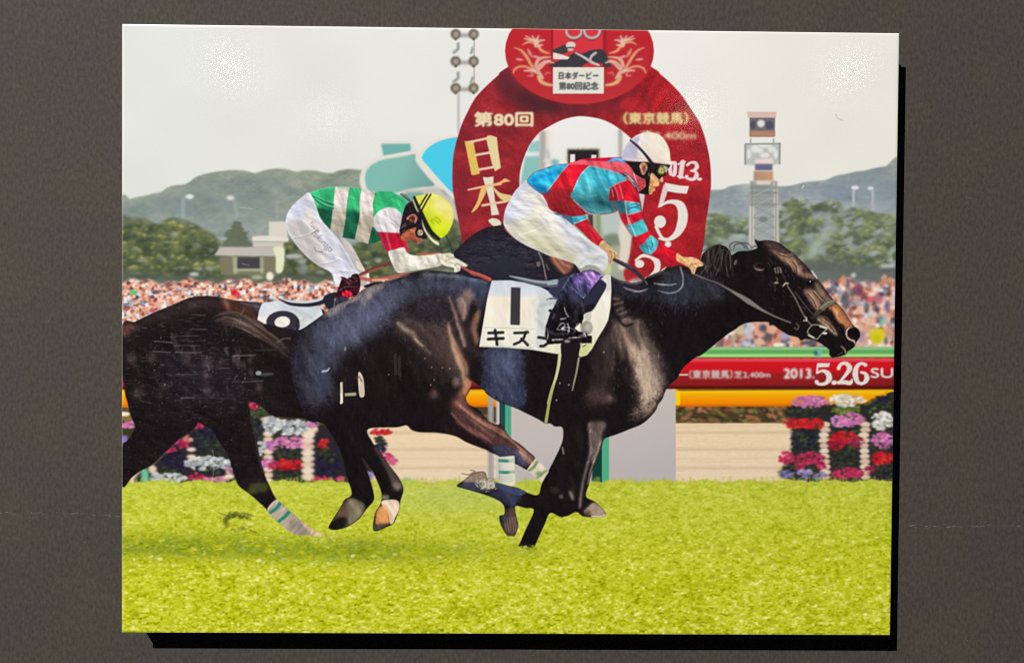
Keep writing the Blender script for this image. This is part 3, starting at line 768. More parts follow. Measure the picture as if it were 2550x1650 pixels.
def paint_rails():
    # sand track
    layer('printed_sand_track', None, 'pale sand track behind the rail')
    n = noise(60, 3.2, 31, 2); n2 = noise(5, 3, 32, 1)
    m, b = P(SRC, [(290, 940), (2250, 940), (2250, 1215), (290, 1215)], lambda X, Y: ramp((Y - 1050) / 150, (0, (242, 216, 178)), (1, (236, 214, 184))), 0, sm=False)
    M = full(m, b)
    IMG[:] += M[..., None] * (n[..., None] * np.array([1.6, 2, 2.4], np.float32) + n2[..., None] * 2)
    for y_ in (1076, 1118, 1164):
        S(SRC, [(290, y_), (700, y_ + 2), (1300, y_ - 1), (1700, y_ + 1), (2250, y_)], 5, (206, 180, 148), 2.6, .8)
    S(SRC, [(290, 1062), (2250, 1060)], 6, (226, 200, 166), 3, .6); S(SRC, [(290, 1140), (2250, 1142)], 3, (222, 196, 162), 2, .6)
    # hedge
    layer('printed_hedge', None, 'low brown and green hedge beneath the orange rail')
    m, b = P(SRC, [(290, 1005), (2250, 1008), (2250, 1053), (290, 1053)], (78, 62, 42), 1.6, sm=False)
    M = full(m, b)
    scatter(M * (SX > 1650), 330, [(52, 42, 32), (110, 104, 52), (182, 118, 80), (134, 138, 62), (150, 96, 62), (64, 56, 40), (196, 140, 96)], (4, 11), (2.5, 6), 1.8, (.4, .85), (10, 50), seed=41)
    scatter(M * (SX < 1650), 120, [(52, 42, 32), (110, 104, 52), (134, 138, 62)], (4, 11), (2.5, 6), 1.8, (.4, .85), seed=42)
    # rails
    layer('printed_orange_rail', None, 'bright orange running rail below the red board')
    P(SRC, [(290, 968), (2250, 966), (2250, 1012), (290, 1014)], lambda X, Y: ramp((Y - 970) / 44, (0, (226, 160, 20)), (.12, (255, 200, 24)), (.35, (255, 168, 8)), (.75, (250, 142, 4)), (.95, (214, 104, 14)), (1, (150, 80, 20))), 1.0, sm=False)
    P(SRC, [(1682, 975), (1694, 972), (1694, 1008), (1682, 1008)], (255, 216, 10), 1.6, sm=False)
    S(SRC, [(1690, 971), (2250, 968)], 3, (96, 52, 26), 1.2, .8)
    layer('printed_race_board', None, 'long red board carrying the race date in white')
    P(SRC, [(290, 892), (2250, 892), (2250, 969), (290, 969)], lambda X, Y: ramp((Y - 892) / 77, (0, (238, 88, 100)), (.09, (232, 60, 76)), (.14, (214, 26, 38)), (.42, (206, 24, 34)), (.5, (160, 34, 38)), (.85, (140, 30, 34)), (.92, (92, 24, 24)), (1, (84, 26, 24))), .8, sm=False)
    layer('printed_lettering', 'printed_race_board', 'white race date and course lettering on the red board')
    wl = (222, 212, 208)
    S(SRC, [(1690, 933), (1712, 933)], 4, wl, .9)
    text_fit("（東京競馬）", 1717, 921, 1824, 943, (206, 186, 182), bold=.05, blur=2.3)
    text_fit("芝2,400m", 1828, 924, 1918, 942, (206, 186, 182), bold=.05, blur=2.0)
    text_fit("2013.", 1952, 918, 2028, 942, wl, bold=.05, blur=1.8)
    w2 = (230, 224, 218)
    # 5.26 in fat-faced numerals
    P(D3, [(1660, 155), (1760, 155), (1775, 150), (1765, 190), (1672, 192)], w2, .9, sm=False)
    S(D3, [(1668, 175), (1662, 240)], 5, w2, .9)
    S(D3, [(1662, 240), (1710, 222), (1755, 245), (1768, 290), (1735, 332), (1680, 338), (1658, 318)], [5, 7, 13, 15, 9, 7, 10], w2, .9)
    E(D3, 1812, 325, 26, 20, w2, .9)
    S(D3, [(1850, 200), (1870, 165), (1915, 158), (1945, 195), (1925, 240), (1860, 320)], [10, 8, 9, 14, 10, 6], w2, .9)
    S(D3, [(1850, 325), (1900, 322), (1950, 328), (1968, 300)], [9, 11, 11, 5], w2, .9)
    S(D3, [(2085, 172), (2050, 158), (2010, 185), (1995, 250), (2012, 315), (2045, 335)], [9, 7, 11, 15, 11, 7], w2, .9)
    S(D3, [(2045, 235), (2085, 250), (2096, 290), (2075, 325), (2045, 335)], [6, 9, 14, 9, 7], w2, .9)
    text_fit("SUN", 2169, 917, 2264, 941, (218, 206, 202), bold=.02, blur=1.1)
    layer('printed_green_rail', None, 'light green rail between the crowd and the red board')
    P(SRC, [(290, 864), (2250, 864), (2250, 893), (290, 893)], lambda X, Y: ramp((Y - 864) / 29, (0, (150, 196, 140)), (.2, (146, 200, 134)), (.3, (100, 174, 96)), (.55, (108, 182, 100)), (.65, (168, 226, 142)), (.82, (160, 216, 132)), (.88, (150, 96, 56)), (1, (156, 72, 48))), .9, sm=False)
    E(D3, 1670, 62, 32, 40, (120, 186, 180), 2.2); E(D3, 1650, 66, 18, 22, (60, 120, 100), 2)
    # grey plinth and posts
    layer('printed_plinth', None, 'plain grey plinth of the winning post behind the front legs')
    P(SRC, [(1262, 969), (1683, 969), (1684, 1210), (1262, 1210)], lambda X, Y: ramp((Y - 970) / 240 + (X - 1470) / 1500, (0, (204, 194, 186)), (.5, (198, 190, 188)), (1, (190, 184, 186))), 1.6, sm=False)
    P(SRC, [(1236, 969), (1262, 969), (1262, 1210), (1236, 1210)], (206, 198, 192), 2, sm=False)
    layer('printed_post', None, 'green and grey posts standing on the turf')
    P(D2, [(350, 40), (400, 40), (402, 900), (352, 900)], (166, 164, 166), 2, sm=False)
    P(D2, [(455, 130), (512, 130), (512, 920), (455, 920)], (34, 76, 78), 1.6, sm=False)
    P(D2, [(508, 150), (562, 150), (562, 920), (508, 920)], (78, 168, 134), 1.6, sm=False)
    P(D2, [(1300, 440), (1400, 440), (1400, 885), (1300, 880)], (22, 62, 54), 2, sm=False)
    P(D2, [(1392, 440), (1456, 440), (1456, 890), (1392, 885)], (82, 178, 138), 1.6, sm=False)
    # flower boxes, right
    layer('printed_flower_boxes', None, 'stacked boxes of pink, red and white flowers by the rail')
    P(D3, [(1400, 540), (1700, 520), (2120, 500), (2380, 440), (2380, 1165), (1390, 1165), (1430, 980), (1450, 760)], (44, 44, 40), 3, rough=.6)
    for x_ in (1728, 2078):
        for y_ in range(690, 1160, 46):
            E(D3, x_ + (y_ * 37 % 17) - 8, y_, 50 - (y_ * 13 % 12), 26, POT[(y_ // 46) % 3], 1.6, .95)
            E(D3, x_ - 30 + (y_ * 29 % 60), y_ + 22, 16, 8, (120, 100, 84), 1.6, .7)
    flowers(D3, [(1540, 570, 110, 40, LEAF), (1520, 630, 90, 30, LEAF), (1560, 830, 110, 90, NAVY + LEAF), (1920, 560, 120, 40, [(110, 130, 60), (84, 100, 50), (130, 146, 76)]), (2200, 540, 100, 60, LEAF + [(96, 110, 70)]), (1900, 960, 90, 90, LEAF), (1920, 740, 90, 30, LEAF), (2230, 900, 80, 40, LEAF), (2230, 1090, 90, 60, NAVY + LEAF), (1540, 1060, 110, 70, LEAF), (2230, 480, 60, 30, NAVY)], 51)
    flowers(D3, [(1600, 490, 150, 44, PINK), (1680, 480, 60, 30, PINK), (1920, 480, 150, 44, WHT), (1860, 660, 80, 40, PINK[2:] + [(190, 140, 200)]), (1960, 650, 110, 50, PINK), (2230, 660, 90, 70, WHT), (1540, 680, 160, 36, RED), (1660, 690, 50, 40, RED), (1900, 810, 110, 50, RED), (1830, 860, 70, 40, [(150, 30, 50), (190, 40, 60)]), (2010, 840, 60, 40, [(150, 40, 60), (176, 60, 90)]), (2230, 830, 90, 60, PINK), (2240, 990, 90, 50, RED), (1400, 980, 60, 46, MAG), (1600, 985, 110, 44, MAG), (1510, 1050, 36, 30, MAG), (1700, 1050, 40, 30, MAG), (1930, 1115, 120, 44, MAG), (1555, 1120, 60, 36, LILAC), (1400, 1125, 60, 30, [(130, 124, 176)]), (1690, 1140, 50, 28, [(140, 134, 180)]), (2130, 1080, 40, 30, [(150, 50, 70)])], 52)
    # flower boxes, left
    P(C4, [(80, 260), (240, 260), (300, 600), (80, 620)], (60, 58, 40), 2.5)
    flowers(C4, [(140, 350, 70, 50, PINK), (140, 290, 60, 20, [(150, 120, 70)])], 53)
    E(C4, 95, 235, 70, 28, (244, 226, 196), 1.5); E(C4, 100, 540, 36, 55, (140, 120, 196), 2)
    P(C4, [(300, 900), (430, 830), (600, 660), (980, 330), (1240, 420), (1400, 1080), (300, 1080)], (44, 42, 44), 3)
    flowers(C4, [(700, 800, 140, 110, NAVY), (1080, 520, 150, 150, LEAF + NAVY), (1150, 640, 150, 90, LEAF), (640, 900, 100, 40, LEAF)], 54)
    flowers(C4, [(980, 375, 50, 36, MAG), (780, 590, 80, 44, MAG), (640, 660, 60, 30, MAG), (850, 530, 50, 30, [(224, 170, 150), (210, 120, 120)]), (1080, 820, 260, 70, GRY), (620, 1000, 190, 60, GRY), (480, 960, 50, 30, GRY), (960, 975, 100, 34, MAG), (1180, 1010, 130, 40, PINK), (960, 1040, 70, 20, PINK), (1340, 900, 40, 40, [(214, 160, 180)]), (1150, 920, 120, 46, LEAF)], 55)
    for y_ in (655, 740):
        E(C4, 890, y_, 56, 26, POT[0], 1.8)
    E(C4, 1340, 975, 60, 32, POT[2], 1.8); E(C4, 430, 890, 50, 50, (226, 204, 176), 2)
    P(C4, [(300, 900), (350, 880), (385, 940), (380, 1080), (310, 1080)], (112, 198, 162), 2.5)
    P(C4, [(1560, 90), (1720, 150), (1840, 240), (2000, 280), (2380, 330), (2900, 500), (2950, 1060), (1700, 1060)], (48, 46, 40), 2.5)
    flowers(C4, [(1680, 230, 90, 60, [(84, 100, 60), (66, 80, 50)]), (1680, 420, 60, 110, NAVY + LEAF), (2050, 480, 190, 40, LEAF), (2050, 690, 190, 60, LEAF), (2050, 960, 190, 60, LEAF), (2330, 450, 50, 50, POT)], 56)
    for y_ in range(430, 1040, 70):
        E(C4, 2290, y_, 70, 40, POT[(y_ // 70) % 3], 2); E(C4, 1800, y_ + 40, 60, 38, POT[(y_ // 70) % 3], 2)
    flowers(C4, [(1620, 140, 50, 36, MAG), (1770, 310, 40, 30, POT), (1850, 360, 110, 80, GRY), (2080, 390, 180, 80, GRY), (2330, 350, 60, 40, PINK[2:]), (2060, 570, 170, 60, PINK), (1840, 610, 90, 40, PINK[2:] + [(190, 130, 190)]), (2230, 590, 60, 50, PINK), (1720, 640, 40, 70, GRY), (2050, 830, 160, 54, RED), (1790, 830, 80, 56, PINK), (1880, 840, 60, 40, [(190, 50, 80)]), (2340, 610, 50, 40, RED), (2400, 980, 60, 40, [(150, 40, 60)])], 57)
    P(D1, [(170, 340), (450, 300), (480, 800), (170, 800)], (44, 40, 48), 3)
    flowers(D1, [(300, 640, 130, 90, NAVY), (270, 430, 50, 50, RED), (270, 500, 50, 30, LEAF), (330, 560, 60, 50, LEAF)], 58)
    flowers(D1, [(260, 780, 100, 26, MAG), (450, 775, 46, 24, [(226, 60, 130)]), (600, 560, 40, 60, MAG), (740, 740, 44, 36, LILAC), (840, 300, 110, 24, RED), (850, 440, 50, 60, NAVY), (900, 545, 44, 40, MAG), (960, 590, 46, 34, [(226, 100, 140)]), (820, 380, 40, 30, LEAF)], 59)
    E(D1, 1110, 790, 60, 26, (150, 186, 140), 3)
    for y_ in range(330, 800, 60):
        E(D1, 110, y_, 70, 34, POT[(y_ // 60) % 3], 1.8, .9)

    soften(1020, 1210, 2.2, 1.1, 290, 1230)
    soften(975, 1210, 2.2, 1.1, 1930, 2250)
    soften(1006, 1060, 1.8, 1.2, 1690, 1960)


def paint_turf():
    layer('printed_turf', None, 'bright yellow green turf in the lower part of the picture')
    edge = [(290, 1201)] + [(x, 1198 + 3.0 * math.sin(x * .06) + 2.2 * math.sin(x * .21 + 1)) for x in range(300, 2250, 10)] + [(2260, 1200)]
    m, b = P(SRC, edge + [(2260, 1620), (290, 1620)], (196, 198, 74), 2.2, sm=False)
    M = full(m, b)
    rg = np.random.default_rng(60)
    n1 = noise(26, 14, 61, 2); n2 = noise(80, 50, 62, 2); n3 = noise(7, 4.6, 63, 1); n4 = noise(12, 7, 64, 1); n5 = noise(4.2, 3.4, 68, 1)
    near = np.clip((SY - 1200) / 380, 0, 1)
    v = .22 * n1 + .14 * n2 + .48 * n3 + .42 * n4 + .30 * n5
    v = v * (.62 + .5 * near)
    base = ramp(np.clip(v * .26 + .5, 0, 1), (0, (138, 148, 4)), (.22, (170, 177, 14)), (.45, (197, 202, 36)), (.65, (214, 216, 66)), (.82, (232, 232, 110)), (1, (246, 243, 168)))
    far = ramp(np.clip(v * .26 + .5, 0, 1), (0, (142, 156, 22)), (.3, (174, 186, 42)), (.55, (199, 207, 68)), (.8, (218, 223, 102)), (1, (236, 236, 150)))
    k = np.clip((SY - 1230) / 200, 0, 1)[..., None]
    g = far * (1 - k) + base * k
    # shadow band under the horses, darkened into the turf ink
    sh = np.exp(-((SY - 1362 - .02 * (SX - 600)) / 30) ** 2) * np.clip((1400 - SX) / 500, 0, 1) * .55
    sh = np.clip(sh * (1 + .35 * n4 + .3 * n1), 0, .6)[..., None]
    g = g * (1 - sh * np.array([.50, .40, .55], np.float32))
    pale = np.exp(-((SX - 1120) / 190) ** 2 - ((SY - 1235) / 55) ** 2) * .45
    g = g * (1 - pale[..., None]) + pale[..., None] * np.array([188, 202, 132], np.float32)
    IMG[:] = IMG * (1 - M[..., None]) + g * M[..., None]
    lowm = M * (SY > 1330)
    scatter(lowm, 260, [(240, 238, 150), (246, 242, 170), (232, 230, 124)], (3, 7), (2, 4.5), 1.6, (.25, .7), (-12, 12), seed=65)
    scatter(lowm, 420, [(166, 170, 30), (176, 178, 36), (182, 186, 54)], (5, 10), (3, 6), 2.2, (.3, .6), (-12, 12), seed=66)
    scatter(M * (SY > 1400), 60, [(246, 242, 170), (240, 236, 150)], (3, 5.5), (1.6, 3), 1.3, (.4, .8), (-30, 30), seed=67)
    # tufts on the far edge
    for x in range(300, 2240, 9):
        S(SRC, [(x + rg.uniform(-4, 4), 1206), (x + rg.uniform(-5, 5), 1190 + rg.uniform(-3, 7))], rg.uniform(3, 6), (178 + rg.uniform(-18, 26), 186 + rg.uniform(-12, 22), 78), 1.7, .6)
    # kicked-up clod
    S(C4, [(1310, 1550), (1300, 1500), (1330, 1450), (1420, 1425), (1560, 1440)], [10, 13, 10, 7, 3], (92, 98, 40), 2.6, .75)
    E(C4, 1490, 1590, 34, 16, (100, 104, 42), 3, .7)
    for i in range(70):
        t = rg.random()
        x, y = 1290 + 260 * t + rg.normal() * 16, 1500 - 90 * math.sin(min(1, t * 1.6) * 1.9) + rg.normal() * 16 + 40 * t
        L_ = rg.uniform(8, 46); an = rg.normal() * .5
        S(C4, [(x, y), (x + L_ * math.cos(an), y + L_ * math.sin(an))], rg.uniform(1.5, 4.5), [(86, 92, 34), (112, 116, 40), (70, 74, 36)][i % 3], 1.2, rg.uniform(.3, .85) * (1 - .4 * t))
    for i in range(30):
        x, y = rg.normal(1500, 70), rg.normal(1590, 36); an = rg.normal() * .5
        S(C4, [(x, y), (x + rg.uniform(10, 40) * math.cos(an), y + 20 * math.sin(an))], rg.uniform(1.2, 3), (104, 108, 38), 1.2, rg.uniform(.2, .6))
    for pts in ([(1440, 1400), (1560, 1420), (1640, 1445)], [(1210, 1405), (1330, 1440)], [(1560, 1600), (1660, 1640)]):
        S(C4, pts, [1, 3, 1][:len(pts)], (84, 88, 36), .9, .7)
# ------------------------------------------------------------------ horses and riders
def fur(M, amt=5.0, seed=70, s=(5, 3)):
    n = noise(s[0], s[1], seed, 2)
    IMG[:] += M[..., None] * n[..., None] * np.array([1.0, .92, .95], np.float32) * amt


DK = (29, 23, 25)
BAY_BODY = [(70, 612), (220, 572), (330, 517), (450, 461), (560, 415), (680, 368), (780, 320), (880, 285), (980, 270), (1080, 267), (1180, 275), (1260, 292), (1400, 320), (1560, 335), (1725, 350), (2100, 420), (2500, 500), (2500, 1500), (2360, 1750), (2200, 1715), (1880, 1690), (1720, 1580), (1570, 1518), (1600, 1710), (1650, 1910), (1690, 2130), (1760, 2380), (1820, 2520), (1900, 2670), (2060, 2820), (2190, 2950), (2280, 3030), (2130, 3060), (1930, 2950), (1750, 2760), (1580, 2610), (1450, 2510), (1400, 2380), (1330, 2170), (1220, 1990), (1130, 1850), (1040, 1800), (970, 1765), (930, 1830), (760, 1950), (590, 2110), (430, 2262), (300, 2330), (190, 2410), (70, 2520), (70, 2060), (130, 1980), (210, 1860), (220, 1800), (180, 1700), (140, 1560), (105, 1430), (92, 1300), (70, 1200)]


def paint_second_horse():
    layer('printed_racehorse', None, 'dark bay racehorse behind, wearing a number cloth and white leg wraps')
    m, b = P(C1, BAY_BODY, DK, .6)
    M = full(m, b)
    # mane of the same horse beyond the winner's back
    m2, b2 = P(B3, [(-420, 420), (-330, 330), (-240, 270), (-140, 220), (-40, 200), (40, 200), (90, 260), (200, 350), (340, 430), (480, 490), (620, 540), (760, 590), (900, 650), (900, 900), (-300, 900), (-520, 560)], (36, 33, 42), .8)
    M2 = full(m2, b2)
    P(B3, [(-380, 500), (-200, 330), (60, 330), (300, 500), (500, 640), (300, 760), (-200, 760)], (50, 50, 66), 12, .8, clip=M2, rough=.4)
    rg = np.random.default_rng(300)
    for i in range(240):
        u = rg.random(); x = -440 + 900 * u; top = (430 - (x + 440) * .46) if x < 60 else (200 + (x - 60) * .78)
        y = top + rg.uniform(0, 330) ** 1.0
        S(B3, [(x, y), (x + rg.uniform(20, 50), y + rg.uniform(-26, 6)), (x + rg.uniform(60, 120), y + rg.uniform(-16, 34))], rg.uniform(1.2, 3), [(66, 64, 84), (22, 19, 24), (82, 76, 88), (28, 24, 28), (46, 44, 58)][i % 5], .8, .5, M2)
    for i in range(80):
        x = -450 + i * 6.6
        y = 440 - (x + 450) * .47
        S(B3, [(x, y + 16), (x + rg.uniform(-4, 18), y - rg.uniform(4, 34))], rg.uniform(1.5, 3.4), [(34, 30, 34), (52, 46, 48)][i % 2], .7, .85)
    P(B3, [(600, 560), (680, 540), (760, 580), (860, 630), (860, 690), (780, 760), (700, 700), (640, 630)], (150, 92, 74), 2, clip=M2)
    for pts in ([(640, 570), (700, 660), (770, 740)], [(690, 560), (760, 640), (830, 670)]):
        S(B3, pts, 3.5, (206, 140, 110), 1.3, .8, M2)
    S(B3, [(470, 500), (520, 620), (560, 820)], 3, (172, 150, 140), 1, .85); S(B3, [(560, 640), (590, 710)], 3, (150, 128, 118), 1, .7)
    E(B3, 470, 640, 26, 30, (120, 104, 100), 1.6, .9)
    # coat: brown on the croup, worn gloss on the quarters
    P(C1, [(1230, 290), (1420, 322), (1560, 345), (1660, 500), (1640, 560), (1500, 470), (1330, 440), (1250, 360)], (96, 54, 46), 4, .9, clip=M)
    S(C1, [(1280, 300), (1310, 370), (1330, 430)], [8, 7, 5], (172, 122, 104), 2.5, .9, M)
    P(C1, [(1450, 335), (1600, 345), (1725, 355), (1690, 470), (1600, 410)], (72, 62, 74), 3, .9, clip=M)
    S(C1, [(1480, 345), (1600, 380), (1690, 400)], 3, (110, 102, 116), 1.5, .7, M)
    P(C1, [(80, 615), (260, 570), (500, 460), (800, 330), (980, 285), (1180, 300), (1230, 420), (900, 420), (600, 520), (300, 640), (90, 720)], (66, 52, 52), 8, .7, clip=M)
    P(C1, [(80, 620), (180, 600), (160, 680), (95, 740)], (116, 72, 60), 4, .8, clip=M)
    P(C1, [(560, 1000), (1100, 900), (1500, 1100), (1400, 1500), (700, 1500)], (40, 34, 40), 14, .7, clip=M)
    for e_ in ((900, 380, 60, 40), (180, 1000, 60, 60), (1080, 1060, 50, 60), (1060, 1230, 30, 80), (1070, 1390, 50, 40), (260, 1420, 70, 50), (1590, 1020, 24, 60), (1240, 1050, 30, 40), (420, 1000, 40, 60), (840, 1000, 40, 60), (560, 1340, 50, 40), (1690, 1350, 30, 50)):
        E(C1, *e_, (98, 84, 84), 4, .55, clip=M)
    # tail streaming back across the quarters
    rg = np.random.default_rng(400)
    P(C1, [(1150, 520), (1330, 445), (1500, 490), (1700, 600), (1880, 740), (2060, 960), (2040, 990), (1860, 860), (1640, 690), (1440, 610), (1250, 590)], (72, 60, 54), 7, .55, clip=M)
    for i in range(120):
        o = rg.random(); s0 = rg.uniform(0, .45); s1 = rg.uniform(.55, 1)
        tp = np.array([(1150, 500), (1330, 445), (1520, 495), (1720, 610), (1900, 750), (2080, 950)], float); bt = np.array([(1120, 640), (1300, 610), (1470, 640), (1660, 740), (1840, 860), (2030, 1000)], float)
        L_ = tp * (1 - o) + bt * o + rg.normal(size=(6, 2)) * 6
        tt = np.linspace(s0, s1, 5) * 5
        Q = np.stack([np.interp(tt, np.arange(6), L_[:, 0]), np.interp(tt, np.arange(6), L_[:, 1])], 1)
        S(C1, Q, [.6, 1.6, 2.2, 1.6, .6], [(124, 104, 92), (146, 124, 108), (96, 80, 72), (40, 33, 33), (30, 24, 26)][i % 5], .6, .5, M)
    S(C1, [(1900, 820), (1990, 770), (2060, 770)], 4, (112, 92, 82), 1.4, .7)
    ys_, xs_ = np.nonzero(M > .5); bb = (ys_.min(), ys_.max() + 1, xs_.min(), xs_.max() + 1)
    reg = M[bb[0]:bb[1], bb[2]:bb[3]] * np.clip((700 - SX[bb[0]:bb[1], bb[2]:bb[3]]) / 120, 0, 1) * np.clip((1110 - SY[bb[0]:bb[1], bb[2]:bb[3]]) / 160, .12, 1) * np.clip(.75 + .7 * rnoise(bb, 0, 60, 50, 844, 1), 0, 1.5)
    tx = np.clip(rnoise(bb, 1, 34, 2.4, 841, 2) - .95, 0, 1.4) * 15 + np.clip(rnoise(bb, 75, 22, 11, 842, 2) - .6, 0, 1.6) * 15 + np.clip(rnoise(bb, 0, 5, 5, 843, 1) - 1.0, 0, 1.5) * 26
    IMG[bb[0]:bb[1], bb[2]:bb[3]] += (reg * tx)[..., None] * np.array([1.0, .9, .9], np.float32)
    folds(M, 30, 50, 12, .08, 831); folds(M, 8, 30, 6, .05, 832)
    fur(M, 1.4, 71); fur(M, 1.3, 72, (4, 12))
    # hind leg
    S(C4, [(1590, 250), (1640, 470), (1680, 700), (1740, 930)], 3, (84, 70, 66), 1.6, .7, M)
    P(C4, [(1560, 1150), (1600, 1070), (1700, 1050), (1800, 1070), (1790, 1140), (1680, 1160), (1600, 1190)], (78, 84, 44), 3, .8, clip=M)
    layer('printed_leg_wrap', 'printed_racehorse', 'white wrap with green bands on the bay horse hind leg')
    m, b = P(C4, [(1905, 1240), (1960, 1300), (2070, 1390), (2200, 1500), (2330, 1600), (2480, 1680), (2560, 1690), (2440, 1700), (2290, 1670), (2110, 1660), (1930, 1525), (1790, 1375)], (186, 172, 154), 1.0)
    W = full(m, b)
    P(C4, [(2060, 1500), (2200, 1520), (2330, 1610), (2260, 1680), (2110, 1660)], (150, 140, 128), 3, .9, clip=W)
    S(C4, [(2200, 1520), (2350, 1620), (2480, 1690)], 5, (224, 196, 156), 1.6, .9, W)
    P(C4, [(2190, 1510), (2300, 1590), (2470, 1660), (2560, 1700), (2420, 1700), (2300, 1640)], (228, 196, 158), 2, .9, clip=W)
    folds(W, 130, 30, 5, .06, 851)
    S(C4, [(1945, 1290), (1900, 1350), (1835, 1400)], 8.5, (48, 136, 116), .9, 1, W)
    S(C4, [(2045, 1400), (1990, 1460), (1930, 1505)], 8.5, (48, 136, 116), .9, 1, W)
    layer('printed_saddle_cloth', 'printed_racehorse', 'white number cloth on the bay horse')
    m, b = P(C1, [(1725, 352), (1920, 322), (2050, 372), (2380, 372), (2420, 400), (2460, 520), (2250, 640), (2140, 684), (1990, 660), (1780, 612), (1670, 550), (1690, 440)], lambda X, Y: ramp((Y - 745) / 85, (0, (212, 220, 232)), (.45, (222, 226, 230)), (.55, (240, 238, 230)), (1, (238, 238, 226))), .7, sm=False)
    K = full(m, b)
    P(C1, [(2050, 385), (2380, 380), (2400, 470), (2240, 640), (2160, 640), (2200, 520)], (206, 214, 216), 3, .8, clip=K)
    S(C1, [(2050, 380), (2200, 470), (2330, 520)], 6, (176, 188, 196), 3, .7, K); S(C1, [(2160, 600), (2260, 500)], 4, (190, 198, 196), 2, .7, K)
    E(C1, 1970, 575, 194, 132, (55, 50, 64), .7, clip=K); E(C1, 1966, 575, 93, 66, (238, 238, 228), .7, 1, -8, clip=K)
    S(C1, [(2145, 560), (2150, 640), (2120, 690)], 9, (50, 46, 56), .8, 1, K)
    P(C1, [(1760, 598), (1990, 650), (2150, 680), (2000, 760), (1800, 680)], (36, 30, 32), 1)
    layer('printed_saddle', 'printed_racehorse', 'slim pale saddle under the rider in green')
    S(B2, [(60, 1440), (200, 1500), (400, 1515), (560, 1490), (640, 1440)], [2, 8, 10, 10, 12], (40, 42, 54), .7)
    S(B2, [(70, 1432), (200, 1472), (380, 1482), (540, 1456), (620, 1416)], [2, 5, 6, 6, 4], (206, 212, 220), .7)
    P(B2, [(600, 1420), (760, 1370), (800, 1500), (740, 1560), (640, 1560)], (38, 38, 50), .9)


